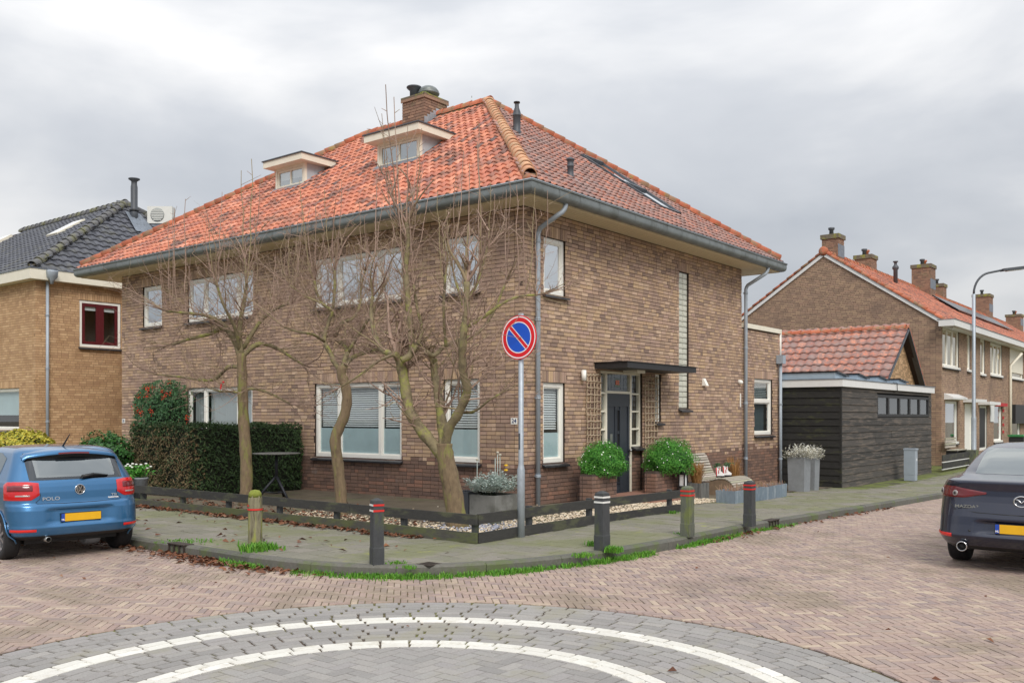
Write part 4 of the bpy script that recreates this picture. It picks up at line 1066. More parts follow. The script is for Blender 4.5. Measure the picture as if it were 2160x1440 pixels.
# dormers
for i, (fx, y0, y1, zb, zt_) in enumerate(DORM):
    w = Wall((fx, 0, 0), (0, 1, 0), (-1, 0, 0))
    bx = EX0 + (zt_ - ZE) / PITCH + .1
    dm = MB(); dm.prism([(fx + .02, y0, zb - .1), (fx + .02, y0, zt_), (bx, y0, zt_)], (0, .04, 0)); dob = dm.build('dormer', 'cheek_zinc', house)
    dm = MB(); dm.prism([(fx + .02, y1 - .04, zb - .1), (fx + .02, y1 - .04, zt_), (bx, y1 - .04, zt_)], (0, .04, 0)); dm.build('cheek', 'cheek_zinc', dob)
    mb = MB(); frame_rect(mb, w, y0 - .01, y1 + .01, zb - .03, zt_, .07, -.07, .005); mb.build('dormer_frame', 'cream_paint', dob)
    mid_ = (y0 + y1) / 2
    mb = MB(); frame_rect(mb, w, y0 + .065, y1 - .065, zb + .045, zt_ - .075, .05, -.06, -.012); w.box(mb, mid_ - .02, mid_ + .02, zb + .09, zt_ - .12, -.055, -.016); mb.build('sash', 'cream_paint', dob)
    for a, b in ((y0 + .11, mid_ - .02), (mid_ + .02, y1 - .11)):
        mb = MB(); pane_quad(mb, w, a, b, zb + .09, zt_ - .12, -.04); mb.build('pane', 'glass_mid', dob)
        if i == 1: mb = MB(); w.box(mb, a, b, zt_ - .32, zt_ - .12, -.10, -.09); mb.build('roller_blind', 'blind', dob)
    mb = MB(); mb.box(fx + .1, fx + .12, y0 + .03, y1 - .03, zb, zt_); mb.build('interior', 'pane_back_grey', dob)
    sx = EX0 + (zt_ + .17 - ZE) / PITCH
    oy = .2
    mb = MB(); mb.prism([(fx - .26, y0 - oy, zt_), (bx - .06, y0 - oy, zt_), (sx + .1, y0 - oy, zt_ + .16), (fx - .26, y0 - oy, zt_ + .16)], (0, y1 - y0 + 2 * oy, 0)); mb.build('dormer_roof', 'cream_paint', dob)
    mb = MB(); mb.prism([(fx - .29, y0 - oy - .03, zt_ + .163), (sx + .06, y0 - oy - .03, zt_ + .163), (sx + .13, y0 - oy - .03, zt_ + .19), (fx - .29, y0 - oy - .03, zt_ + .19)], (0, y1 - y0 + 2 * oy + .06, 0)); mb.build('roof_felt', 'pipe_grey', dob)
    # lead apron under the window and along the cheek
    def rz(x): return ZE + (x - EX0) * PITCH + .05
    mb = MB(); n = 16
    mb.grid(lambda a, t: (fx - .0 - t * .22, a, rz(fx - t * .22) + .035 + .012 * math.sin(a * 31) * t), lin(y0 - .1, y1 + .1, n), [0, .5, 1], flip=True)
    mb.grid(lambda x, t: (x, y0 - .005 - t * .13, rz(x) + .04 - .02 * t), lin(fx - .05, bx, 6), [0, 1])
    mb.grid(lambda x, t: (x, y1 + .005 + t * .13, rz(x) + .04 - .02 * t), lin(fx - .05, bx, 6), [0, 1], flip=True); mb.build('lead_apron', 'lead', dob)

# chimney
cx0, cx1, cy0, cy1, czb, czt = 4.40, 5.30, 6.70, 7.52, 8.9, 10.12
q = MB(); q.box(cx0 + .009, cx1 - .009, cy0 + .009, cy1 - .009, czb, czt + .1); chim = q.build('chimney', 'mortar', roof)
q = MB()
for O, U, N, ln in (((cx0, cy0, 0), (0, 1, 0), (-1, 0, 0), cy1 - cy0), ((cx0, cy0, 0), (1, 0, 0), (0, -1, 0), cx1 - cx0)):
    w = Wall(O, U, N); br = lay_bricks(w, ln, czt, [], [], corner0=False, seedv=21, plinth=0, matsplit=(0, 0), zbase=czb)
    brick_mesh(q, w, br)
    w2 = Wall(Vector(O) + Vector(N) * .03, U, N); brick_mesh(q, w2, [(-.03 if N[0] else -.03, ln + .03, czt, czt + .075, 0, False), (-.03, ln + .03, czt + .08, czt + .10, 0, False)])
for O, U, N, ln in (((cx1, cy0, 0), (0, 1, 0), (1, 0, 0), cy1 - cy0), ((cx0, cy1, 0), (1, 0, 0), (0, 1, 0), cx1 - cx0)):
    w = Wall(O, U, N); brick_mesh(q, w, lay_bricks(w, ln, czt, [], [], corner0=False, seedv=22, plinth=0, matsplit=(0, 0), zbase=czb))
q.build('chimney_bricks', 'brick_chimney', roof, kind='stuff')
q = MB(); q.box(cx0 - .03, cx1 + .03, cy0 - .03, cy1 + .03, czt + .08, czt + .13); q.build('chimney_cap', 'roof_mortar', roof)
q = MB(); q.lathe([(.12, 0), (.12, .26), (.20, .33), (.21, .35), (.2, .37), (.1, .37)], (cx0 + .25, cy1 - .2, czt + .1), 18); q.build('chimney_cowl', 'pipe_grey', roof)
q = MB(); q.lathe([(.13, 0), (.14, .05), (.2, .09), (.29, .13), (.30, .17), (.27, .19), (.28, .22), (.22, .30), (.15, .34), (0, .35)], (cx0 + .48, cy0 + .3, czt + .12), 20); q.build('chimney_pot', 'zinc', roof)
q = MB(); q.lathe([(.06, 0), (.06, .1), (.05, .13)], (cx1 - .2, cy0 + .25, czt + .1), 12); q.build('chimney_pot', 'ridge_tile', roof)
q = MB(); q.lathe([(.14, 0), (.12, .03), (.05, .06), (0, .065)], (cx0 + .1, cy0 + .1, czt + .12), 10); q.build('moss_cushion', 'moss_patch', roof)
q = MB()
for i in range(5):
    x0 = cx0 + i * .11; q.box(x0, x0 + .13, cy0 - .012 - i * .001, cy0 - .002, ZE + (x0 - EX0) * PITCH - .05, ZE + (x0 - EX0) * PITCH + .30)
q.build('step_flashing', 'alu_flash', roof)
# vent pipes and skylights on the door side
def vent(x, y, h, r_, cap):
    z = ZE + (y - EY0) * PITCH + .03; q = MB()
    pr = [(r_ * 1.25, -.05), (r_ * 1.2, .05), (r_, .08), (r_, h * .55), (r_ * 1.12, h * .56), (r_ * 1.12, h * .60), (r_, h * .61)]
    pr += [(r_ * 1.05, h * .66), (r_ * .6, h * .82), (r_ * .55, h * .92), (r_ * .55, h * .93)] if cap else [(r_, h * .85), (r_ * 1.3, h * .87), (r_ * 1.3, h * .93), (r_ * .7, h), (0, h)]
    q.lathe(pr, (x, y, z), 16); vp = q.build('vent_pipe', 'pipe_grey', roof)
    if cap: q = MB(); q.lathe([(.02, h * .92), (.02, h * .96), (r_ * .85, h * .965), (r_ * .85, h)], (x, y, z), 16); q.build('vent_cap', 'plastic_black', vp)
    q = MB(); q.obox((x, y - .03, z + .02), (.13, 0, 0), (0, .16 * cs_, .16 * sn_), (0, -.004, .006)); q.build('flashing', 'lead', vp)
vent(3.04, 2.53, .72, .085, True); vent(1.92, .29, .42, .065, False)
for j, (ya, yb, gl) in enumerate(((.5, 1.5, 'glass_sky'), (1.58, 2.78, 'glass_sky'))):
    n_ = Vector((0, -sn_, cs_)); vd = Vector((0, cs_, sn_)); la, lb = (ya - EY0) / cs_, (yb - EY0) / cs_; x0, x1 = 5.92, 6.94
    o = Vector((x0, EY0, ZE)); q = MB(); h = .10
    def bar(a0, a1, b0, b1, k0=-.02, k1=h): q.obox(o + Vector((1, 0, 0)) * (a0 + a1) / 2 + vd * (b0 + b1) / 2 + n_ * (k0 + k1) / 2, Vector(((a1 - a0) / 2, 0, 0)), vd * (b1 - b0) / 2, n_ * (k1 - k0) / 2)
    bar(0, .07, la, lb); bar(x1 - x0 - .07, x1 - x0, la, lb); bar(.07, x1 - x0 - .07, la, la + .09, k1=h - .012); bar(.07, x1 - x0 - .07, lb - .08, lb, k1=h + .02)
    sk = q.build('skylight', 'pipe_grey', roof)
    g_ = MB(); c0 = o + n_ * (h - .03); g_.add([c0 + Vector((.07, 0, 0)) + vd * (la + .09), c0 + Vector((x1 - x0 - .07, 0, 0)) + vd * (la + .09), c0 + Vector((x1 - x0 - .07, 0, 0)) + vd * (lb - .08), c0 + Vector((.07, 0, 0)) + vd * (lb - .08)], [(0, 1, 2, 3)]); g_.build('pane', gl, sk)
    g_ = MB(); c0 = o + n_ * (h - .09); g_.add([c0 + Vector((.07, 0, 0)) + vd * (la + .09), c0 + Vector((x1 - x0 - .07, 0, 0)) + vd * (la + .09), c0 + Vector((x1 - x0 - .07, 0, 0)) + vd * (lb - .08), c0 + Vector((.07, 0, 0)) + vd * (lb - .08)], [(0, 1, 2, 3)]); g_.build('roller_blind', 'blind' if j == 0 else 'room_dark', sk)  # white sheet under the lower pane, dark sheet under the upper
q = MB(); q.tube([(RX - .02, RY0 + .55, ZR + .1), (RX - .02, RY0 + .55, ZR + .32)], .012, 6); q.build('lightning_stub', 'steel', roof)

# ------------------------------------------------------------------ brick extension at the far end of the door facade
ext = thing('brick_extension', 'flat-roofed brick extension between the house and the black shed', 'building', (9.5, 0, -.25))
XE0, XE1, ZX = 9.47, 11.97, 4.0
we = Wall((XE0, .012, 0), (1, 0, 0), (0, -1, 0)); ze0 = 15 * CO
opE = [(.80, 2.03, 15 * CO, 35 * CO)]; solE = [(.76, 2.07, 35 * CO, 35 * CO + 3 * CO)]
q = MB(); backing(q, we, 0, XE1 - XE0, -.7, ZX, opE, zsplit=z10); wo = q.build('facade', ['mortar', 'mortar_dark'], ext)
q = MB(); brick_mesh(q, we, lay_bricks(we, XE1 - XE0, ZX, opE, solE, k0=-8, corner0=False, seedv=31, plinth=11, matsplit=(1, 0))); q.build('bricks', ['brick', 'brick_plinth'], wo, kind='stuff')
q = MB(); q.box(XE0, XE1 - .002, .95, 4.0, -.7, ZX); q.box(XE1 - .12, XE1 - .003, .03, .95, -.7, ZX); q.build('rear_wall', 'brick', ext)
q = MB(); q.box(XE0 + .05, XE1 + .05, -.05, 4.0, ZX, ZX + .12); q.build('roof_edge', 'cream_paint', ext)
q = MB(); q.box(XE0 + .1, XE1, 0, 4.0, ZX + .121, ZX + .13); q.build('roof_felt', 'pipe_grey', ext)
window(ext, we, *opE[0], trans=2.07, room='room', blind=(2.12, 3), sill_over=.04, glass='glass_mid', curtain=[(0, 1)], curtain_mat='pane_back_grey')  # added grey curtain stands in for the reflection missing from the panes
q = MB(); q.tube([(11.86, -.075, -.4), (11.86, -.075, 3.15)], .045, 14); pp = q.build('downpipe', 'zinc_pipe', ext)
q = MB(); q.box(11.74, 11.96, -.19, .0, 3.14, 3.38); q.build('rain_hopper', 'zinc_pipe', pp)
for z in (.45, 2.0): q = MB(); collar(q, (11.86, -.075, z), .045); q.build('pipe_clip', 'zinc_pipe', pp)
q = MB(); q.tube([(XE1 + .02, -.02, 3.3), (XE1 + .02, -.02, ZX)], .03, 8); q.build('corner_pipe', 'white_paint', ext)

# trellises beside the door
for lab, ua, ub, vt, zb in (('thin willow trellis left of the dark front door', 1238, 1266, 787, .5), ('thin willow trellis right of the dark front door', 1361, 1386, 792, .55)):
    a0, a1 = ony(ua, 850, -.04).x, ony(ub, 850, -.04).x; ztop = ony(ua, vt, -.04).z
    tr = thing('trellis', lab, 'trellis', (a0, -.04, zb))
    for i in range(5):
        x = a0 + (a1 - a0) * i / 4; q = MB(); q.tube([(x + random.gauss(0, .008), -.045 + random.gauss(0, .004), z) for z in lin(zb, ztop, 7)], .014, 5); q.build('upright', 'wood_rod', tr)
    for i in range(15):
        z = ztop - .03 - i * (ztop - zb) / 15; q = MB(); q.tube([(x, -.06 + random.gauss(0, .003), z + random.gauss(0, .008)) for x in lin(a0 - .03, a1 + .03, 5)], .0125, 5); q.build('rung', 'wood_rod', tr)
# ------------------------------------------------------------------ materials of the neighbours and street furniture
mat('brick_tan', L3((198, 162, 122), (188, 152, 116), (208, 172, 132), (180, 144, 110), (202, 166, 128), (214, 180, 140)), 0.88, 40, 0.12, 0.4, 120, dirt=srgb((170, 134, 98)), dirt_amt=0.3, dirt_scale=1.0)
mat('mortar_tan', L3((158, 130, 98)), 0.95, 30, 0.2)
mat('brick_row', L3((168, 142, 120), (180, 152, 126), (156, 132, 112), (148, 124, 106), (174, 144, 122), (160, 134, 116)), 0.88, 40, 0.14, 0.4, 120, dirt=srgb((138, 116, 102)), dirt_amt=0.3, dirt_scale=0.6)
mat('mortar_row', L3((118, 102, 90)), 0.95, 30, 0.2)
mat('tile_grey', L3((84, 86, 94), (92, 94, 102), (76, 78, 86), (88, 90, 96)), 0.55, 20, 0.14, 0.3, 60, dirt=srgb((104, 104, 96)), dirt_amt=0.3, dirt_scale=1.2)
mat('ridge_grey', L3((96, 96, 100), (106, 106, 106)), 0.65, 20, 0.2, 0.3, 60, dirt=srgb((122, 122, 84)), dirt_amt=0.45, dirt_scale=2.0)
mat('maroon', L3((92, 28, 34)), 0.4, 8, 0.08)
mat('shed_board', L3((70, 67, 64), (80, 76, 72), (60, 58, 56)), 0.85, 9, 0.3, 0.6, 50, dirt=srgb((112, 102, 92)), dirt_amt=0.40, dirt_scale=4, stretch=(0.35, 0.35, 5.0))
mat('shed_board_dark', L3((38, 37, 36), (44, 43, 41), (34, 33, 32)), 0.85, 9, 0.25, 0.6, 50, dirt=srgb((66, 68, 44)), dirt_amt=0.3, dirt_scale=2, stretch=(0.8, 0.8, 2.2))
mat('trim_white', L3((228, 228, 226)), 0.5, 5, 0.05)
mat('alu', L3((176, 196, 212)), 0.4, 5, 0.08, metal=0.3)
mat('solar', L3((22, 24, 30)), 0.25, 10, 0.05)
mat('fence_wood', L3((54, 53, 52), (60, 59, 57), (50, 49, 48)), 0.8, 10, 0.22, 0.5, 45, dirt=srgb((86, 88, 66)), dirt_amt=0.34, dirt_scale=2.0, stretch=(1.2, 1.2, 3.5))
mat('fence_wood_low', L3((74, 73, 66), (80, 78, 72)), 0.85, 10, 0.25, 0.5, 45, dirt=srgb((92, 98, 60)), dirt_amt=0.5, dirt_scale=1.6, stretch=(1.2, 1.2, 3.5))
mat('fence_brown', L3((112, 84, 70), (120, 90, 76)), 0.8, 10, 0.2, 0.5, 45, dirt=srgb((96, 92, 66)), dirt_amt=0.3, dirt_scale=2)
mat('post_dark', L3((66, 68, 70)), 0.8, 14, 0.2, 0.4, 60, dirt=srgb((84, 92, 58)), dirt_amt=0.32, dirt_scale=3, stretch=(1.4, 1.4, 0.6))
mat('post_green', L3((96, 100, 88)), 0.85, 14, 0.25, 0.4, 60, dirt=srgb((112, 122, 62)), dirt_amt=0.45, dirt_scale=3.4, dirt2=srgb((74, 76, 74)), dirt2_amt=0.42, dirt2_scale=5, stretch=(1.6, 1.6, 0.5))
mat('post_old', L3((134, 128, 104)), 0.9, 12, 0.3, 0.8, 40, dirt=srgb((150, 152, 76)), dirt_amt=0.46, dirt_scale=5, dirt2=srgb((84, 74, 60)), dirt2_amt=0.36, dirt2_scale=6, stretch=(2.0, 2.0, 0.35))
mat('red_band', L3((206, 44, 38)), 0.5, 10, 0.05)
mat('white_band', L3((226, 226, 222)), 0.5, 10, 0.05)
mat('sign_red', L3((222, 22, 34)), 0.35, 4, 0.0)
mat('sign_blue', L3((20, 84, 200)), 0.35, 4, 0.0)
mat('sign_white', L3((240, 240, 240)), 0.35, 4, 0.0)
mat('galvanised', L3((168, 176, 184)), 0.5, 14, 0.12, 0.1, 40, metal=0.35)
mat('cabinet_grey', L3((158, 168, 178)), 0.5, 6, 0.05)
mat('concrete', L3((168, 160, 140)), 0.9, 14, 0.15, 0.3, 60, dirt=srgb((130, 134, 90)), dirt_amt=0.35, dirt_scale=3)
mat('awning_red', L3((186, 52, 56)), 0.8, 6, 0.05)
mat('bin_green', L3((60, 132, 78)), 0.5, 6, 0.05)
mat('ac_white', L3((222, 222, 216)), 0.5, 6, 0.04)
mat('grille', L3((150, 154, 152)), 0.6, 6, 0.04)
glassmat('glass_warm', (0.7, 0.7, 0.66), refl=(1.0, 0.93, 0.8), boost=0.5)

# ------------------------------------------------------------------ the tan neighbour on the left
nb = thing('tan_house', 'tan brick house with dark grey roof tiles at the left edge', 'house', (-.5, 18.06, 0))
NX, NY = -.5, 18.06
wf = Wall((NX, NY, 0), (0, 1, 0), (-1, 0, 0)); ws = Wall((NX, NY, 0), (1, 0, 0), (0, -1, 0))
opF = [(1.09, 4.2, 16 * CO, 33 * CO)]; opS = [(1.34, 2.69, 50 * CO, 69 * CO)]; nzt = 75 * CO
q = MB(); backing(q, wf, .009, 13, -.5, nzt + .05, opF); wfo = q.build('facade', 'mortar_tan', nb)
q = MB(); backing(q, ws, .009, 10, -.5, nzt + .05, opS); wso = q.build('side_wall', 'mortar_tan', nb)
def corner_pair(wa, la, opa, sa, wb, lb, opb, sb, top, sd_, k0=-4):
    A = lay_bricks(wa, la, top, opa, sa, k0=k0, corner0=True, seedv=sd_, plinth=-99, matsplit=(0, 0))
    B = []
    for b in lay_bricks(wb, lb, top, opb, sb, k0=k0, corner0=False, seedv=sd_ + 1, plinth=-99, matsplit=(0, 0)):
        if int(round(b[2] / CO)) % 2 == 0 and b[0] < .112:
            if b[1] - .112 > .03: B.append((.112, b[1], *b[2:5], False))
        else: B.append(b)
    return A, B
A_, B_ = corner_pair(wf, 4.6, opF, [(1.04, 4.25, 33 * CO, 36 * CO)], ws, 4.2, opS, [(1.29, 2.74, 69 * CO, 72 * CO)], nzt, 41)
q = MB(); brick_mesh(q, wf, A_, .002); q.build('bricks', 'brick_tan', wfo, kind='stuff')
q = MB(); brick_mesh(q, ws, B_, .002); q.build('bricks', 'brick_tan', wso, kind='stuff')
q = MB(); wf.box(q, 4.6, 13, -.5, nzt, -.04, -.001); q.build('facade_end', 'brick_tan', nb)
window(nb, wf, *opF[0], mull=(3.0,), room='room_dark', blind=None, frost=None, sill_over=.04)
q = MB(); wf.box(q, 1.16, 4.1, 1.69, 2.46, -.17, -.16); q.build('roller_blind', 'frost', nb)
wn_ = window(nb, ws, *opS[0], mull=(), sash=0, room='room_dark', fw=.08, sill_over=.04, rec=.03)
for a, b in ((1.43, 1.98), (2.05, 2.60)):
    q = MB(); frame_rect(q, ws, a, b + .0, 50 * CO + .09, 69 * CO - .09, .09, -.08, -.035); q.build('sash', 'maroon', wn_)
    q = MB(); ws.box(q, a + .09, b - .09, 69 * CO - .3, 69 * CO - .18, -.1, -.09); q.build('blind_box', 'blind', wn_)
q = MB(); ws.box(q, 1.98, 2.05, 50 * CO + .09, 69 * CO - .09, -.085, -.03); q.build('mullion', 'maroon', wn_)
OV = .28; nz0, nz1 = nzt + .0, nzt + .31
q = MB(); q.box(NX - OV, 9, NY - OV, NY - OV + .03, nz0, nz1); q.box(NX - OV, NX - OV + .03, NY - OV + .031, NY + 13, nz0, nz1); q.build('fascia', 'cream_paint', nb)
q = MB(); q.box(NX - OV + .02, 9, NY - OV + .02, NY + 12.9, nz0 - .002, nz0 + .02); q.build('soffit', 'cream_paint', nb)
q = MB(); q.box(NX - OV - .02, 9, NY - OV - .02, NY - OV + .06, nz1, nz1 + .02); q.box(NX - OV - .02, NX - OV + .06, NY - OV + .061, NY + 13, nz1, nz1 + .02); q.build('gutter_edge', 'lead', nb)
ex0, ey0 = NX - OV + .05, NY - OV + .05; ap = onx(265, 432, 4.4); zr0 = nz1 - .02
AX, AY, AZ = ap.x, ap.y, ap.z
q = MB(); yb = NY + 15; xb = 2 * AX - ex0
q.add([(ex0, ey0, zr0), (xb, ey0, zr0), (AX, AY, AZ), (ex0, yb, zr0), (AX, yb, AZ), (xb, yb, zr0)], [(0, 1, 2), (0, 2, 4, 3), (1, 5, 4, 2)]); nroof = q.build('roof', 'roof_board', nb)
def slope_tiles(o, u, e2, width, inside, tw, tl, TBm):
    e2 = Vector(e2); vd = (e2 - Vector(o)); vd -= vd.dot(u) * u; SLn = vd.length; vd.normalize(); nn = u.cross(vd); nn = nn if nn.z > 0 else -nn
    res = []
    for r_ in range(int(SLn / tl) + 1):
        for c in range(int(width / tw) + 1):
            a, b = (c) * tw, r_ * tl - .03; ctr = Vector(o) + u * (a + tw / 2) + vd * (b + tl / 2)
            if b > SLn - .06 or not inside(ctr, b / SLn): continue
            oo = Vector(o) + u * a + vd * b + nn * (.004 + random.uniform(-.002, .002))
            res.append((Matrix(((u.x, vd.x, nn.x, oo.x), (u.y, vd.y, nn.y, oo.y), (u.z, vd.z, nn.z, oo.z), (0, 0, 0, 1))), ctr))
    return res
SKN = [onx(105, 503, 0.2), ]
GT = tile_mesh(.30, .36, .024, 5)
def inNF(c, t): return c.y > ey0 + (AY - ey0) * t - .05 and c.y < NY + 11.5
def inNS(c, t): return ex0 + (AX - ex0) * t - .05 < c.x < xb - (xb - AX) * t and c.x < 7.2
nF = slope_tiles((ex0, NY + 12, zr0), Vector((0, -1, 0)), (AX, NY + 12, AZ), 13, inNF, .30, .31, GT)
nS = slope_tiles((ex0, ey0, zr0), Vector((1, 0, 0)), (ex0, AY, AZ), 8, inNS, .30, .31, GT)
place_tiles([(nF, 'tile_grey'), (nS, 'tile_grey')], nroof, GT, 300)
caps((ex0 + .05, ey0 + .05, zr0 + .1), (AX, AY, AZ + .06), nroof, 'ridge_grey', .42, .15, .125, .0)
caps((AX, AY, AZ + .06), (AX, NY + 12, AZ + .06), nroof, 'ridge_grey', .42, .15, .125, .0)
caps((xb - 2.2, ey0 + 2.0 * (AY - ey0) / (xb - AX) + .2, zr0 + (AZ - zr0) * .38), (AX, AY, AZ + .06), nroof, 'ridge_grey', .42, .15, .125, .0)
# skylights on the street slope
fsl = Vector((AX - ex0, 0, AZ - zr0)).normalized(); fn = Vector((-fsl.z, 0, fsl.x))
def on_front(u, v):
    d = Vector(_ray(u, v)); o = Vector(CAM); return o + d * ((Vector((ex0, 0, zr0)) - o).dot(fn) / d.dot(fn))
for ua, va, ub, vb, nme in ((102, 503, 180, 468, 1), (-30, 522, 14, 508, 2)):
    p0, p1 = on_front(ua, va), on_front(ub, vb); y0, y1 = min(p0.y, p1.y), max(p0.y, p1.y); t0, t1 = min(p0.x, p1.x), max(p0.x, p1.x)
    y0, y1 = (y0 + y1) / 2 - .42, (y0 + y1) / 2 + .42
    c = Vector(((t0 + t1) / 2, (y0 + y1) / 2, zr0 + ((t0 + t1) / 2 - ex0) * fsl.z / fsl.x)) + fn * .06
    q = MB(); q.obox(c, fsl * .6, (0, .42, 0), fn * .06); sk = q.build('skylight', 'cream_paint', nroof)
    q = MB(); q.obox(c + fn * .055, fsl * .52, (0, .34, 0), fn * .012); q.build('pane', 'blind', sk)
# flue with a lead slate, and the air conditioner beyond
ssl = Vector((0, AY - ey0, AZ - zr0)).normalized(); sn2 = Vector((0, -ssl.z, ssl.y))
def on_side(u, v):
    d = Vector(_ray(u, v)); o = Vector(CAM); return o + d * ((Vector((ex0, ey0, zr0)) - o).dot(sn2) / d.dot(sn2))
fb = on_side(283, 462); D_ = depth(fb); ht = (462 - 377) * D_ / F_PX
q = MB(); q.lathe([(.13, -.2), (.13, .3), (.12, .32), (.12, ht - .3), (.115, ht - .28), (.10, ht - .2), (.10, ht - .1), (.2, ht - .03), (.2, ht)], fb, 16); fl = q.build('flue_pipe', 'pipe_grey', nroof)
q = MB(); q.lathe([(.14, .26), (.17, .30), (.14, .34)], fb, 16); q.build('flue_collar', 'plastic_black', fl)
q = MB(); q.grid(lambda a, b: fb + Vector((1, 0, 0)) * (a + .05) * (1 - .35 * b) + ssl * (b * 1.3 - 1.0) + sn2 * (.09 + .012 * math.sin(a * 40)), lin(-.45, .45, 12), lin(0, 1, 5)); q.build('lead_slate', 'lead', nroof)
pa = at(310, 435, 33.5); s_ = 33.5 / F_PX
rt_ = Vector((dR[0], dL[0], 0)); bk = Vector((dR[1], dL[1], 0))
ac = thing('air_conditioner', 'white box air conditioner on the dark grey roof', 'air conditioner', pa + Vector((0, 0, -.65)))
q = MB(); c = pa + rt_ * .46 + Vector((0, 0, -.31)) + bk * .16; q.obox(c, rt_ * .45, bk * .16, (0, 0, .31)); q.build('casing', 'ac_white', ac)
q = MB(); q.lathe([(.245, -.005), (.25, .012), (.2, .014), (0, .012)], c - rt_ * .08 - bk * .162, 24, axis=-bk); q.build('fan_grille', 'grille', ac)
for i in range(7):
    q = MB(); zz = -.18 + i * .06; hw = math.sqrt(max(.001, .23 ** 2 - zz ** 2)); q.obox(c - rt_ * .08 - bk * .182 + Vector((0, 0, zz)), rt_ * hw, bk * .006, (0, 0, .012)); q.build('grille_bar', 'ac_white', ac)
q = MB(); q.obox(c + Vector((0, 0, -.36)), rt_ * .4, bk * .12, (0, 0, .06)); q.build('foot', 'lead', ac)
q = MB(); q.tube([(-.19, NY - .09, -.05), (-.19, NY - .09, 5.72)], .045, 12); np_ = q.build('downpipe', 'zinc_pipe', nb)
q = MB(); q.lathe([(.05, 0), (.06, .08), (.17, .2), (.19, .36), (.19, .40)], (-.19, NY - .36, 5.62), 4); q.build('rain_hopper', 'zinc_pipe', np_)
for z in (1.5, 3.1, 4.7): q = MB(); collar(q, (-.19, NY - .09, z), .045); q.build('pipe_clip', 'zinc_pipe', np_)

# ------------------------------------------------------------------ the terrace row on the right
RYF = -.8; rxc = ony(1986, 900, RYF).x; gb0 = -.34
row = thing('terrace_house', 'long brown brick terrace with orange tile roof and many chimneys', 'house', (rxc, RYF, gb0))
apx = onx(1738, 533, rxc); lft = onx(1560, 680, rxc); rgt = onx(1992, 668, rxc)
RYB = 2 * apx.y - RYF; ZRE = rgt.z - .1
wg = Wall((rxc, RYF, 0), (0, 1, 0), (-1, 0, 0)); wrf = Wall((rxc, RYF, 0), (1, 0, 0), (0, -1, 0))
GWd = RYB - RYF; slp = (apx.z - ZRE) / (apx.y - RYF)
def gtop(z):
    if z <= ZRE: return (0, GWd)
    t = (z - ZRE) / slp; return (t, GWd - t)
q = MB(); q.add([(rxc + .009, RYF + .009, gb0 - .3), (rxc + .009, RYB, gb0 - .3), (rxc + .009, RYB, ZRE), (rxc + .009, apx.y, apx.z - .02), (rxc + .009, RYF + .009, ZRE)], [(4, 3, 2, 1, 0)]); gwo = q.build('gable_wall', 'mortar_row', row)
rowop = []
def rx(u): return ony(u, 800, RYF).x - rxc
def rzz(u, v): return ony(u, v, RYF).z
for ua, ub, va, vb, ml in ((1988, 2023, 697, 773, 2), (2040, 2047, 706, 782, 0), (2068, 2078, 716, 790, 0), (2089, 2114, 728, 791, 2), (2130, 2158, 740, 797, 0), (1994, 2020, 845, 936, 0), (2035, 2051, 850, 958, 'd'), (2066, 2082, 855, 950, 'd2'), (2096, 2113, 852, 932, 0), (2135, 2152, 858, 930, 0)):
    z1, z0 = max(rzz(ua, va), rzz(ub, va)), rzz(ua, vb)
    rowop.append((rx(ua), rx(ub), z0, z1, ml))
front_len = 34
q = MB(); backing(q, wrf, .009, front_len, gb0 - .3, ZRE, [o[:4] for o in rowop], out=-.009); rfo = q.build('facade', 'mortar_row', row)
Ag, Bg = corner_pair(wg, GWd, [], [], wrf, 14.0, [o[:4] for o in rowop], [], ZRE, 51, k0=-6)
Ag += lay_bricks(wg, GWd, apx.z, [], [], k0=int(ZRE / CO) + 1, corner0=False, seedv=53, plinth=-99, matsplit=(0, 0), top=gtop)
q = MB(); brick_mesh(q, wg, Ag, .002); q.build('bricks', 'brick_row', gwo, kind='stuff')
q = MB(); brick_mesh(q, wrf, Bg, .002); q.build('bricks', 'brick_row', rfo, kind='stuff')
q = MB(); wrf.box(q, 14, front_len, gb0 - .3, 2.0 if False else ZRE, -.2, -.15); q.build('rear_core', 'brick_row', row)
B2 = [b for b in lay_bricks(wrf, front_len, ZRE, [o[:4] for o in rowop], [], k0=-6, corner0=False, seedv=55, plinth=-99, matsplit=(0, 0), a_start=14.0)]
q = MB(); brick_mesh(q, wrf, B2, .002); q.build('far_bricks', 'brick_row', rfo, kind='stuff')
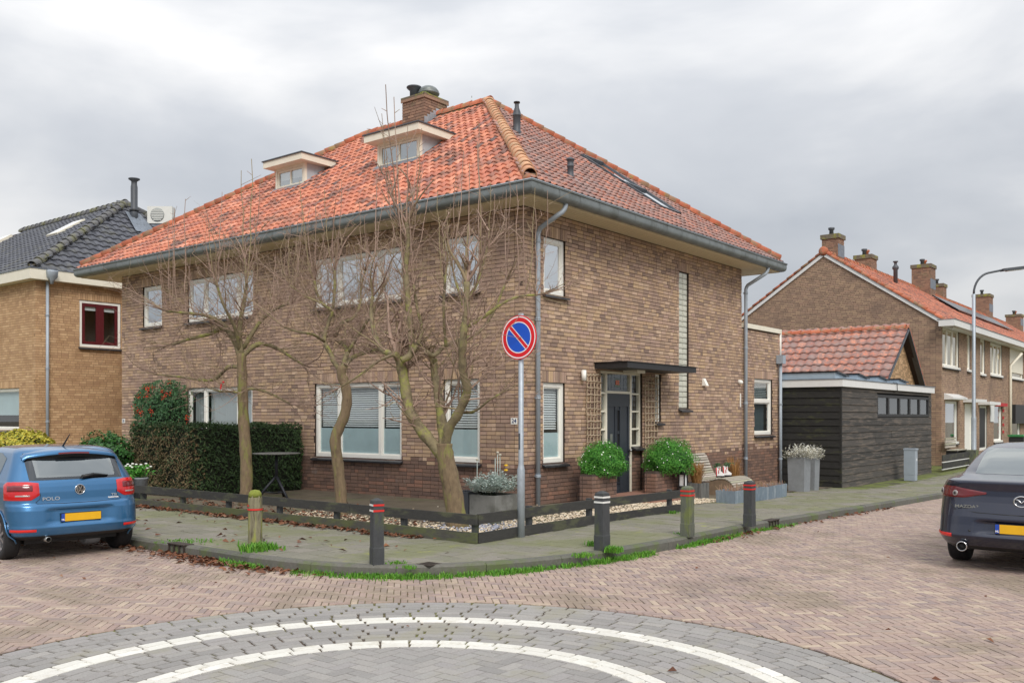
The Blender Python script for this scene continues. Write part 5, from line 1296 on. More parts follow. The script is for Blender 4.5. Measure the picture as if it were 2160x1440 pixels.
for i, (a0, a1, z0, z1, ml) in enumerate(rowop):
    if ml in ('d', 'd2'):
        q = MB(); frame_rect(q, wrf, a0 + .01, a1 - .01, z0, z1, .12, -.1, -.03); do = q.build('door', 'white_paint', row)
        q = MB(); wrf.box(q, a0 + .1, a1 - .1, z0, z1 - .12, -.12, -.06); q.build('door_leaf', 'white_paint' if ml == 'd' else 'black_paint', do)
        q = MB(); wrf.box(q, a0 - .3, a1 + .5, z1 + .02, z1 + .16, 0, .5); q.build('door_hood', 'trim_white', do)
        continue
    mu = [a0 + (a1 - a0) * k / (ml + 1) for k in range(1, ml + 1)] if ml else []
    wo_ = window(row, wrf, a0, a1, z0, z1, mull=mu, glass='glass_warm' if i < 5 else 'glass_sky', fw=.10, sash=.05, sill_over=.04, room='room_dark', rec=.04, curtain=[(0, .45), (.6, 1)] if i == 5 else None, sill_mat='black_paint')
    q = MB(); wrf.box(q, a0, a1, z0 - .03, z0 + .06, -.03, .06); q.build('sill_board', 'white_paint', wo_)
    if i < 5: q = MB(); wrf.box(q, a0 - .06, a1 + .06, z1, z1 + .3, -.02, .014); q.build('lintel', 'concrete', wo_)
    if i == 4: q = MB(); wrf.box(q, a0 + .06, a1 - .06, z0 + .32, z1, -.03, .0); q.build('sunscreen', 'cream_paint', wo_)
    if i == 5: q = MB(); q.prism([wrf.p(a0 - .2, z1 + .02, .0), wrf.p(a0 - .2, z1 + .28, .0), wrf.p(a0 - .2, z1 + .12, .35), wrf.p(a0 - .2, z1 + .04, .35)], wrf.U * (a1 - a0 + .4)); q.build('awning_box', 'trim_white', wo_)
    if i == 8:
        q = MB(); wrf.box(q, a0 - .9, a0 - .05, z0 + 1.0, z1 + .1, .01, .04); q.build('shutter', 'trim_white', wo_)
        q = MB(); wrf.box(q, a0 + .2, a1 + .4, z1 - .12, z1 + .04, .05, .2); q.build('striped_awning', 'awning_red', wo_)
        for k in range(4):
            q = MB(); wrf.box(q, a1 + .15, a1 + .42, z1 - .4 - k * .36, z1 - .26 - k * .36, .01, .04); q.build('shutter_block', 'awning_red', wo_)
    if i == 9: q = MB(); wrf.box(q, a0 - .8, a1 + 1.6, z1 - .9, z1 + .1, .01, .3); q.build('dark_awning', 'black_paint', wo_)
# eaves box, verge boards, roof
q = MB(); q.box(rxc - .55, rxc + front_len, RYF - .62, RYF - .02, ZRE - .32, ZRE - .06); q.build('eaves_box', 'trim_white', row)
q = MB(); q.box(rxc - .57, rxc + front_len, RYF - .65, RYF + .05, ZRE - .059, ZRE - .045); q.build('eaves_lead', 'lead', row)
q = MB()
for s_ in (-1, 1):
    ye = apx.y + s_ * (apx.y - RYF + .45); ze_ = apx.z - slp * (apx.y - RYF + .45)
    q.beam((rxc - .03, ye, ze_ - .08), (rxc - .03, apx.y, apx.z - .08), .08, .14)
q.build('verge_board', 'trim_white', row)
q = MB(); e_ = .5; zE = apx.z - slp * (apx.y - RYF + e_)
q.add([(rxc - .06, RYF - e_, zE), (rxc + 60, RYF - e_, zE), (rxc + 60, apx.y, apx.z), (rxc - .06, apx.y, apx.z), (rxc - .06, 2 * apx.y - RYF + e_, zE), (rxc + 60, 2 * apx.y - RYF + e_, zE)], [(0, 1, 2, 3), (3, 2, 5, 4)]); rroof = q.build('roof', 'roof_tile', row)
RTm = tile_mesh(.23, .38, .022, 4)
rT = slope_tiles((rxc - .06, RYF - e_, zE + .01), Vector((1, 0, 0)), (rxc - .06, apx.y, apx.z), 42, lambda c, t: True, .23, .33, RTm)
place_tiles([(rT, 'roof_tile')], rroof, RTm, 0)
caps((rxc, apx.y, apx.z + .03), (rxc + 40, apx.y, apx.z + .03), rroof, 'ridge_tile', .5, .15, .13, .0, bed=False)
for s_ in (-1, 1):
    ye = apx.y + s_ * (apx.y - RYF + .4); caps((rxc - .02, ye, apx.z - slp * (apx.y - RYF + .4) + .05), (rxc - .02, apx.y, apx.z + .05), rroof, 'ridge_tile', .42, .10, .085, .0, bed=False)
q = MB(); q.lathe([(.2, -.06), (.2, .06), (.12, .1), (0, .11)], (rxc - .05, apx.y, apx.z + .06), 16, axis=(-1, 0, 0)); q.build('gable_knob', 'ridge_tile', rroof)
q = MB(); q.tube([wrf.p(rx(2128), -.3, .08), wrf.p(rx(2128), 4.3, .08), wrf.p(rx(2128) + .6, 4.95, .5)], .07, 10); q.build('downpipe', 'cream_paint', row)
def rchim(u, vb, vt, wdt, dy, pots, flash=True):
    x = None
    d = Vector(_ray(u, vb)); o = Vector(CAM); y = apx.y + dy; t = (y - o.y) / d.y; p_ = o + d * t
    zt_ = o.z + (Vector(_ray(u, vt)) * t).z; w2 = wdt / 2
    q = MB(); q.box(p_.x - w2, p_.x + w2, y - w2 * .9, y + w2 * .9, p_.z - .8, zt_ - .12); c_ = q.build('chimney', 'brick_row', rroof)
    if True:
        q = MB()
        for O_, U_, N_, ln_ in (((p_.x - w2, y - w2 * .9, 0), (0, 1, 0), (-1, 0, 0), wdt * .9), ((p_.x - w2, y - w2 * .9, 0), (1, 0, 0), (0, -1, 0), wdt)):
            wc = Wall(Vector(O_) + Vector(N_) * .012, U_, N_); brick_mesh(q, wc, lay_bricks(wc, ln_, zt_ - .15, [], [], corner0=False, seedv=int(u), plinth=-99, matsplit=(0, 0), zbase=p_.z - .8), .002)
        q.build('chimney_bricks', 'brick_chimney', c_, kind='stuff')
    q = MB(); q.box(p_.x - w2 - .06, p_.x + w2 + .06, y - w2 * .9 - .06, y + w2 * .9 + .06, zt_ - .2, zt_); q.build('chimney_cap', 'roof_mortar', c_)
    for k in range(pots): q = MB(); q.lathe([(.1, 0), (.09, .2), (.14, .24), (.14, .32), (.08, .32)], (p_.x - w2 * .5 + k * w2 * .9, y, zt_), 10); q.build('chimney_pot', 'ridge_tile' if k else 'pipe_grey', c_)
    if flash: q = MB(); q.box(p_.x - w2 - .01, p_.x + w2 + .01, y - w2 * .9 - .02, y - w2 * .9 - .005, p_.z - .3, p_.z + .25); q.build('flashing', 'lead', c_)
rchim(1757, 530, 497, .8, .15, 1); rchim(1826, 552, 540, .9, .6, 2, False); rchim(1948, 600, 560, 1.1, -.2, 2); rchim(1978, 612, 600, .9, .8, 1, False); rchim(2073, 650, 622, 1.2, .2, 1); rchim(2140, 680, 664, 1.2, .2, 2)
d = Vector(_ray(1889, 580)); p_ = Vector(CAM) + d * ((apx.y - 1.0 - CAM[1]) / d.y); q = MB(); q.lathe([(.1, -.4), (.1, .25), (.15, .3), (.15, .4), (.07, .5), (.07, .62), (.12, .63), (.12, .68)], p_, 12); q.build('vent_pipe', 'pipe_grey', rroof)
q = MB()
p0 = Vector((rxc + 13.5, 0, 0))
nn_ = Vector((0, -slp, 1)).normalized(); vv_ = Vector((0, 1, slp)).normalized()
for k in range(5): q.obox(Vector((rxc + 15 + k * 3.1, apx.y - 1.7, apx.z - 1.7 * slp)) + nn_ * .16, (1.5, 0, 0), vv_ * .8, nn_ * .03)
q.build('solar_panels', 'solar', rroof, kind='stuff')

# ------------------------------------------------------------------ garage with a steep tiled roof behind the shed
gxr = 23.4; ga = onx(1912, 694, gxr); gl = ony(1866, 806, ga.y); gr = ony(1946, 812, ga.y)
gar = thing('garage', 'small gabled garage with large orange tiles behind the black shed', 'garage', (gxr, ga.y, gb0))
gw = Wall((0, ga.y + .25, 0), (1, 0, 0), (0, -1, 0)); YB_ = ga.y + 11
q = MB(); q.prism([(gl.x + .1, ga.y + .25, gb0), (gl.x + .1, ga.y + .25, gl.z), (gxr, ga.y + .25, ga.z - .12), (gr.x - .1, ga.y + .25, gr.z), (gr.x - .1, ga.y + .25, gb0)], (0, YB_ - ga.y - .3, 0)); q.build('walls', 'mortar_tan', gar)
gs = (ga.z - gl.z) / (gxr - gl.x)
q = MB(); brick_mesh(q, gw, [b for b in lay_bricks(gw, gr.x - .1, ga.z - .2, [], [], k0=20, corner0=False, seedv=61, plinth=-99, matsplit=(0, 0), a_start=gl.x + .1, top=lambda z: (max(gl.x + .1, gxr - (ga.z - .15 - z) / gs), min(gr.x - .1, gxr + (ga.z - .15 - z) / gs)))], .002); q.build('bricks', 'brick_tan', gar, kind='stuff')
q = MB(); q.prism([(gl.x - .1, ga.y, gl.z - .1), (gxr, ga.y, ga.z), (gr.x, ga.y, gr.z), (gr.x, ga.y, gr.z - .08), (gxr, ga.y, ga.z - .1), (gl.x - .1, ga.y, gl.z - .2)], (0, YB_ - ga.y, 0)); groof = q.build('roof', 'roof_board', gar)
GGT = tile_mesh(.335, .50, .028, 6)
gT = slope_tiles((gl.x - .1, YB_, gl.z - .08), Vector((0, -1, 0)), (gxr, YB_, ga.z + .02), YB_ - ga.y - .1, lambda c, t: True, .335, .43, GGT)
place_tiles([(gT, 'roof_tile_worn')], groof, GGT, 300)
caps((gxr, ga.y, ga.z + .06), (gxr, YB_, ga.z + .06), groof, 'ridge_tile', .45, .13, .11, .0)
q = MB(); q.beam((gl.x - .1, ga.y - .02, gl.z - .1), (gxr, ga.y - .02, ga.z - .02), .05, .2, up=(0, -1, 0)); q.build('verge_board', 'pipe_grey', gar)
q = MB(); q.beam((gr.x, ga.y - .02, gr.z - .1), (gxr, ga.y - .02, ga.z - .02), .05, .2, up=(0, -1, 0)); q.build('verge_board', 'pipe_grey', gar)
q = MB(); q.beam((gr.x + .03, ga.y - .05, gr.z), (gxr, ga.y - .05, ga.z + .1), .12, .1, up=(0, -1, 0)); q.build('verge_tile', 'ridge_tile', gar)

# ------------------------------------------------------------------ black weatherboarded shed
SX = 12.06; sc = onx(1772, 900, SX); SY = sc.y; SXE = ony(1963, 900, SY).x; SB = -.36
zf0, zf1 = onx(1772, 815, SX).z, onx(1772, 799.5, SX).z
shed = thing('garden_shed', 'black weatherboarded shed with white roof edge beside the pavement', 'shed', (SX, SY, SB))
q = MB(); q.box(SX + .03, SXE - .03, SY + .03, SY + 4.5, SB, zf0); q.build('core', 'dark_void', shed)
e_ = .195; nbd = int((zf0 - SB) / e_) + 1
wsl = Wall((SX, SY, 0), (0, 1, 0), (-1, 0, 0)); wsf = Wall((SX, SY, 0), (1, 0, 0), (0, -1, 0))
winz1, winz0 = ony(1855, 832, SY).z, ony(1855, 879, SY).z; wina = ony(1849, 850, SY).x - SX; winb = ony(1958, 850, SY).x - SX
def boards(w, a0, a1, matn, hole=None):
    for k in range(nbd):
        z0 = SB + k * e_; z1 = min(z0 + e_ + .025, zf0)
        if z1 - z0 < .03: continue
        segs = [(a0, a1)]
        if hole and z0 + e_ * .5 > hole[2] - .02 and z0 + e_ * .5 < hole[3] + .02: segs = subtract(segs, [hole[:2]])
        for p, r in segs:
            cuts = [p] + ([] if r - p < 5 else [p + (r - p) * random.uniform(.3, .7)]) + [r]
            for c0, c1 in zip(cuts[:-1], cuts[1:]):
                q = MB(); jt = random.uniform(-.004, .004)
                q.prism([w.p(c0, z0, .0), w.p(c0, z0, .036 + jt), w.p(c0, z1, .014 + jt), w.p(c0, z1, 0)], w.U * (c1 - c0 - .003), 0, random.random() * .98 + .01); q.build('board', matn, shed)
boards(wsl, .0, 4.4, 'shed_board_dark'); boards(wsf, .0, SXE - SX, 'shed_board', (wina, winb, winz0, winz1))
q = MB(); wsf.box(q, -.03, .03, SB, zf0, -.02, .05); q.build('corner_post', 'shed_board_dark', shed)
swf = MB(); frame_rect(swf, wsf, wina, winb, winz0, winz1, .09, -.05, .02)
nw = 5
for k in range(1, nw): a = wina + (winb - wina) * k / nw; wsf.box(swf, a - .07, a + .07, winz0, winz1, -.05, .018)
sw = swf.build('strip_window', 'black_paint', shed)
for k in range(nw):
    a, b = wina + (winb - wina) * k / nw + .07, wina + (winb - wina) * (k + 1) / nw - .07
    q = MB(); q.add([wsf.p(a, winz0 + .05, -.015), wsf.p(b, winz0 + .05, -.015), wsf.p(b, winz1 - .05, -.015), wsf.p(a, winz1 - .05, -.015)], [(0, 1, 2, 3)]); q.build('pane', 'glass', sw)
q = MB(); wsf.box(q, wina, winb, winz0, winz1, -.03, -.028 if False else -.0299); 
q = MB(); q.box(SX - .10, SXE + .15, SY - .10, SY + 4.6, zf0 + .002, zf1); q.build('roof_edge', 'trim_white', shed)
q = MB(); q.box(SX - .12, SXE + .17, SY - .12, SY + 4.62, zf1, zf1 + .025); q.build('roof_capping', 'lead', shed)
q = MB(); q.tube([wsf.p(4.9, zf1 + .05, .0), wsf.p(4.9, zf1 + .04, .13), wsf.p(4.95, zf0 - .0, .13), wsf.p(4.85, zf0 - .05, .05)], .012, 6); q.build('cable', 'plastic_black', shed)
for k, (uu, vt, vb) in enumerate(((1766, 783, 799), (1812, 788, 806), (1856, 793, 812), (1898, 799, 818))):
    x = ony(uu, vt, SY + .12).x - .15; zt_ = ony(uu, vt, SY + .12).z; ln = 3.6
    q = MB(); q.prism([(x, SY + .12, zf1 + .03), (x, SY + .12, zt_ - .03), (x + .9, SY + .12, zf1 + .09), (x + .9, SY + .12, zf1 + .03)], (0, ln, 0)); fr_ = q.build('panel_mount', 'alu', shed)
    q = MB(); q.prism([(x - .03, SY + .05, zt_ - .028), (x - .03, SY + .05, zt_ + .01), (x + .95, SY + .05, zf1 + .13), (x + .95, SY + .05, zf1 + .092)], (0, ln + .1, 0)); q.build('solar_panel', 'solar', shed)

# ------------------------------------------------------------------ street furniture
def cabinet():
    p = ong(1923, 1013); D = depth(p); h = (1013 - 946) * D / F_PX; w2 = 30 * D / F_PX / 2 * .75
    c = thing('utility_cabinet', 'slim light grey utility cabinet in front of the black shed', 'cabinet', p)
    q = MB(); q.box(p.x - w2 * .6, p.x + w2 * 1.1, p.y - .12, p.y + .2, p.z, p.z + .18); q.build('plinth', 'cabinet_grey', c)
    q = MB(); q.box(p.x - w2 * .62, p.x + w2 * 1.12, p.y - .125, p.y + .205, p.z + .185, p.z + h - .04); q.build('body', 'cabinet_grey', c)
    q = MB(); q.prism([(p.x - w2 * .68, p.y - .15, p.z + h - .038), (p.x + w2 * 1.18, p.y - .15, p.z + h - .038), (p.x + w2 * 1.18, p.y + .22, p.z + h - .038), (p.x - w2 * .68, p.y + .22, p.z + h - .038)], (0, 0, .05)); q.build('lid', 'cabinet_grey', c)
    q = MB(); q.box(p.x + .06, p.x + .13, p.y - .13, p.y - .124, p.z + h * .62, p.z + h * .7); q.build('sticker', 'sign_white', c)
cabinet()
def lamp():
    p = ong(2054, 978); D = depth(p); k = D / F_PX; h = (978 - 620) * k
    l = thing('street_lamp', 'tall pale grey street lamp with curved arm at the right', 'street lamp', p)
    q = MB(); q.lathe([(.12, 0), (.12, .06), (.10, .09), (.10, 1.9), (.095, 1.95), (.075, 2.0), (.07, h - .02), (.05, h)], p, 14); q.build('pole', 'galvanised', l)
    t = p + Vector((0, 0, h)); r_ = Vector((dR[0], dL[0], 0)); pts_ = []
    for a in lin(0, 1, 9): ang = a * math.pi / 2 * .9; pts_.append(t + r_ * (.75 * (1 - math.cos(ang))) + Vector((0, 0, .9 * math.sin(ang))))
    pts_.append(pts_[-1] + r_ * .7 + Vector((0, 0, .14))); q = MB(); q.tube(pts_, .045, 10); q.build('arm', 'pipe_grey', l)
    e_ = pts_[-1]; q = MB(); n_ = 10
    q.obox(e_ + r_ * .35 + Vector((0, 0, .03)), r_ * .5 + Vector((0, 0, .06)), r_.cross(Vector((0, 0, 1))) * .16, (0, 0, .05)); q.build('lamp_head', 'pipe_grey', l)
    q = MB(); q.obox(e_ + r_ * .4 + Vector((0, 0, -.03)), r_ * .35 + Vector((0, 0, .042)), r_.cross(Vector((0, 0, 1))) * .12, (0, 0, .012)); q.build('diffuser', 'frost', l)
lamp()
def bollard(u, vb, vt, style, label, ang, wpx):
    p = ong(u, vb); D = depth(p); h = (vb - vt) * D / F_PX; w2 = wpx * D / F_PX / 2 / (1.05 if style == 'old' else 1.34)
    b = thing('bollard', label, 'bollard', p, 0, 'bollards along the kerb')
    ca, sa = math.cos(ang), math.sin(ang)
    def ringp(r_, z): return [(p.x + ca * x - sa * y, p.y + sa * x + ca * y, p.z + z) for x, y in ((-r_, -r_), (r_, -r_), (r_, r_), (-r_, r_))]
    q = MB()
    if style == 'old':
        n = 12; zs_ = [(0, 1.0), (.1, 1.02), (h * .3, .98), (h * .6, 1.0), (h * .88, .98), (h * .95, .85), (h, .5)]
        rr = [random.uniform(.93, 1.07) for _ in range(n)]
        q.v = [(p.x + w2 * s_ * rr[k] * math.cos(6.283 * k / n), p.y + w2 * s_ * rr[k] * math.sin(6.283 * k / n), p.z + z + (random.uniform(-.02, .02) if z > h * .9 else 0)) for z, s_ in zs_ for k in range(n)]
        for i in range(len(zs_) - 1):
            for k in range(n): q.f.append((i * n + k, i * n + (k + 1) % n, (i + 1) * n + (k + 1) % n, (i + 1) * n + k)); q.m.append(0); q.r.append(0); q.s.append(True)
        q.f.append(tuple((len(zs_) - 1) * n + k for k in range(n))); q.m.append(0); q.r.append(0); q.s.append(False)
        q.build('post', 'post_old', b)
        for i, z in enumerate((h * .735, h * .665)):
            t = MB(); n = 16
            rng = range(0, n) if i else range(5, 8)
            t.v = [(p.x + w2 * 1.075 * math.cos(6.283 * k / n), p.y + w2 * 1.075 * math.sin(6.283 * k / n), p.z + z + dz_) for dz_ in (0, .022) for k in range(n)]
            for k in rng: t.f.append((k, (k + 1) % n, (k + 1) % n + n, k + n)); t.m.append(0); t.r.append(0); t.s.append(True)
            t.build('reflective_band', 'red_band', b)
        t = MB(); t.lathe([(w2 * .95, h * .9), (w2 * .9, h * .97), (w2 * .6, h + .015), (0, h + .025)], p, 10); t.build('moss_cap', 'moss_patch', b)
        return
    zs_ = [(0, 1.06), (h * .25, 1.06), (h * .27, 1.0), (h * .93, .97), (h * .965, .92), (h, .3)]
    for i, (z, s_) in enumerate(zs_): q.v += ringp(w2 * s_, z)
    for i in range(len(zs_) - 1):
        for k in range(4): q.f.append((i * 4 + k, i * 4 + (k + 1) % 4, (i + 1) * 4 + (k + 1) % 4, (i + 1) * 4 + k)); q.m.append(0); q.r.append(0); q.s.append(False)
    e_ = 4 * (len(zs_) - 1); q.f.append((e_, e_ + 1, e_ + 2, e_ + 3)); q.m.append(0); q.r.append(0); q.s.append(False)
    q.build('post', 'post_green' if style == 'green' else 'post_dark', b)
    for z in (h * .80, h * .885):
        for k in range(4):
            col = 'white_band' if (style == 'white' or (style == 'mixed' and k == 3)) else 'red_band'
            a0, a1 = ringp(w2 * .975, z), ringp(w2 * .975, z + .022); o0, o1 = ringp(w2 * 1.0 + .003, z), ringp(w2 * 1.0 + .003, z + .022)
            t = MB(); t.add([o0[k], o0[(k + 1) % 4], o1[(k + 1) % 4], o1[k]], [(0, 1, 2, 3)]); t.build('reflective_band', col, b)
bollard(538, 1152, 1036, 'old', 'round mossy wooden bollard in a grass tuft', 0, 31)
bollard(795, 1190, 1050, 'mixed', 'dark square bollard with half white half red bands', -.42, 31)
bollard(1270, 1160, 1035, 'white', 'dark square bollard with two white bands', -.12, 31)
bollard(1450, 1131, 1024, 'green', 'green mossy square bollard with two red bands', -.05, 28)
bollard(1581, 1109, 1013, 'dark', 'dark square bollard with red bands before the zinc planters', -.04, 25)

def road_sign():
    p = onz(1099, 1132, 0); s = thing('no_parking_sign', 'round blue and red no-parking sign on a grey pole', 'road sign', p)
    q = MB(); q.lathe([(.052, -.1), (.052, .92), (.045, .95), (.036, 1.0), (.036, 3.06), (.0, 3.065)], p, 14); q.build('pole', 'galvanised', s)
    D = depth(p); c = p + Vector((-.05, 0, (1132 - 712) * D / F_PX)); R0 = .298
    q = MB(); q.lathe([(R0, 0), (R0 + .004, .008), (R0, .016)], c + Vector((.012, 0, 0)), 40, axis=(-1, 0, 0)); disc = q.build('disc', 'sign_red', s)
    def ringd(r0_, r1_, off, m_, nm):
        q = MB(); n = 48; x = c.x - off
        if r0_ == 0: q.add([(x, c.y + r1_ * math.cos(6.283185 * k / n), c.z + r1_ * math.sin(6.283185 * k / n)) for k in range(n)], [tuple(reversed(range(n)))])
        else:
            q.add([(x, c.y + r_ * math.cos(6.283185 * k / n), c.z + r_ * math.sin(6.283185 * k / n)) for r_ in (r0_, r1_) for k in range(n)], [(k, (k + 1) % n, (k + 1) % n + n, k + n) for k in range(n)])
        q.build(nm, m_, disc)
    ringd(.272, .288, .0055, 'sign_white', 'white_edge'); ringd(.202, .216, .0055, 'sign_white', 'white_line'); ringd(0, .202, .0055, 'sign_blue', 'blue_field')
    for w_, off, m_, nm in ((.034, .0065, 'sign_white', 'white_bar'), (.023, .0075, 'sign_red', 'red_bar')):
        a = R(45); dv = Vector((0, math.cos(a), math.sin(a))); nv = Vector((0, -math.sin(a), math.cos(a))); cc = c + Vector((-off, 0, 0)); L_ = .206
        q = MB(); q.add([cc - dv * L_ - nv * w_, cc + dv * L_ - nv * w_, cc + dv * L_ + nv * w_, cc - dv * L_ + nv * w_], [(0, 1, 2, 3)]); q.build(nm, m_, disc)
    for z in (-.12, .12): q = MB(); q.box(p.x - .045, p.x + .04, p.y - .05, p.y + .05, c.z + z - .015, c.z + z + .015); q.build('bracket', 'galvanised', s)
    q = MB(); q.box(p.x - .04, p.x - .0365, p.y - .012, p.y + .014, 1.2, 1.42); q.build('sticker', 'pipe_grey', s)
road_sign()

# low two-rail fence
fen = thing('low_fence', 'low black wooden two-rail fence around the corner garden', 'fence', (FX, FY, 0))
RAILS = ((.0, .135), (.245, .378))
def rail_run(cuts, axis, brown=()):
    for i, (a, b) in enumerate(zip(cuts[:-1], cuts[1:])):
        for k, (z0, z1) in enumerate(RAILS):
            q = MB(); m_ = 'fence_brown' if i in brown else ('fence_wood_low' if k == 0 else 'fence_wood'); jt = random.uniform(-.004, .004)
            if axis == 'y': q.box(FX - .036, FX, a + .003, b - .003, z0 + jt, z1 + jt, 0, random.random()); lab = None
            else:
                zz0, zz1 = gz(a), gz(b); m_ = 'fence_wood'
                q.add([(a + .003, FY - .036, z0 + zz0 + jt), (b - .003, FY - .036, z0 + zz1 + jt), (b - .003, FY, z0 + zz1 + jt), (a + .003, FY, z0 + zz0 + jt), (a + .003, FY - .036, z1 + zz0 + jt), (b - .003, FY - .036, z1 + zz1 + jt), (b - .003, FY, z1 + zz1 + jt), (a + .003, FY, z1 + zz0 + jt)], [(0, 3, 2, 1), (4, 5, 6, 7), (0, 1, 5, 4), (1, 2, 6, 5), (2, 3, 7, 6), (3, 0, 4, 7)], 0, .4)
            q.build('rail', m_, fen)
rail_run([FY - .03, -.1, 2.3, 4.75, 6.5, 9.0], 'y', (4,)); rail_run([FX + .01, -1.6, 1.27], 'x')
for y in (FY + .05, -1.15, .25, 1.6, 2.95, 4.3, 5.6, 7.0, 8.4): q = MB(); q.box(FX + .002, FX + .075, y - .035, y + .035, -.15, .345); q.build('post', 'post_dark' if y < 6.2 else 'fence_brown', fen)
for u in (1120, 1247, 1416): x = ony(u, 1090, FY).x; q = MB(); q.box(x - .035, x + .035, FY + .002, FY + .075, gz(x) - .15, gz(x) + .40); q.build('post', 'post_dark', fen)
# ------------------------------------------------------------------ plants
mat('bark', L3((126, 108, 84)), 0.9, 14, 0.3, 0.9, 45, dirt=srgb((132, 134, 70)), dirt_amt=0.38, dirt_scale=4.5, dirt2=srgb((92, 76, 62)), dirt2_amt=0.3, dirt2_scale=7, stretch=(1.5, 1.5, 0.5))
mat('bark_green', L3((132, 120, 92)), 0.9, 14, 0.25, 0.7, 45, dirt=srgb((150, 152, 78)), dirt_amt=0.40, dirt_scale=4.5, dirt2=srgb((92, 80, 66)), dirt2_amt=0.34, dirt2_scale=7)
mat('twig', L3((156, 130, 116), (176, 150, 134), (136, 112, 98), (158, 144, 108)), 0.8, 20, 0.15)
mat('yew', L3((44, 66, 34), (56, 80, 40), (36, 54, 30), (66, 92, 46), (50, 70, 40)), 0.7, 5, 0.2, translucent=0.15)
mat('yew_brown', L3((104, 88, 62), (120, 100, 70), (88, 80, 54), (78, 84, 50), (134, 112, 84)), 0.8, 5, 0.2)
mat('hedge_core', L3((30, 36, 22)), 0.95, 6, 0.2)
mat('firethorn', L3((52, 92, 56), (68, 112, 66), (44, 78, 48), (90, 130, 80)), 0.55, 5, 0.2, translucent=0.15)
mat('berry', L3((226, 62, 34), (208, 46, 32), (236, 88, 46)), 0.4, 5, 0.05)
mat('laurel', L3((46, 92, 40), (60, 112, 48), (36, 74, 34), (76, 128, 54)), 0.5, 5, 0.2, translucent=0.15)
mat('gold_leaf', L3((206, 190, 62), (186, 178, 58), (150, 158, 54), (222, 204, 84), (118, 136, 50)), 0.6, 5, 0.15, translucent=0.2)
mat('daisy_leaf', L3((70, 140, 52), (96, 166, 62), (52, 114, 44), (122, 186, 78), (82, 152, 58)), 0.6, 5, 0.15, translucent=0.25)
mat('daisy', L3((244, 244, 238)), 0.6, 5, 0.02)
mat('silver_leaf', L3((184, 198, 190), (200, 212, 206), (164, 180, 172), (212, 220, 216), (150, 168, 156)), 0.8, 5, 0.1)
mat('silver_dry', L3((206, 206, 196), (222, 222, 214), (186, 184, 168), (196, 190, 172)), 0.8, 5, 0.1)
mat('yellow_flower', L3((240, 190, 40)), 0.6, 5, 0.05)
mat('dry_grass', L3((176, 132, 78), (196, 152, 96), (150, 108, 62), (186, 142, 90)), 0.8, 8, 0.1, translucent=0.2)
mat('dry_stem', L3((168, 128, 112), (184, 148, 128), (150, 120, 92), (150, 140, 96)), 0.8, 8, 0.1)
mat('ivy', L3((40, 50, 34), (52, 62, 42), (34, 42, 30)), 0.6, 5, 0.2)
mat('planter_concrete', L3((132, 132, 128)), 0.85, 10, 0.14, 0.3, 60, dirt=srgb((104, 104, 98)), dirt_amt=0.4, dirt_scale=2.5)
mat('planter_wood', L3((120, 120, 116), (108, 106, 102)), 0.85, 8, 0.25, 0.4, 40, dirt=srgb((76, 76, 74)), dirt_amt=0.4, dirt_scale=3, stretch=(3, 3, .5))
mat('zinc_tub', L3((136, 152, 168), (148, 162, 176), (126, 142, 158)), 0.45, 6, 0.18, 0.1, 30, metal=0.35, dirt=srgb((172, 184, 194)), dirt_amt=0.35, dirt_scale=4, stretch=(2, 2, .5))
mat('tub_grey', L3((138, 142, 146), (130, 134, 138)), 0.7, 8, 0.12, 0.2, 50)
mat('lounger_slat', L3((178, 170, 158), (190, 182, 170), (164, 156, 144), (172, 170, 146)), 0.8, 10, 0.15, 0.3, 40, stretch=(.6, 4, 4))
mat('lounger_side', L3((132, 112, 92)), 0.8, 8, 0.2, 0.3, 40)
mat('skate_white', L3((240, 238, 236)), 0.5, 8, 0.03)
mat('ribbon_red', L3((196, 30, 38)), 0.5, 8, 0.05)
mat('garden_metal', L3((54, 56, 62)), 0.5, 10, 0.1, metal=0.4)
mat('soil_pot', L3((70, 58, 46)), 0.95, 20, 0.3)

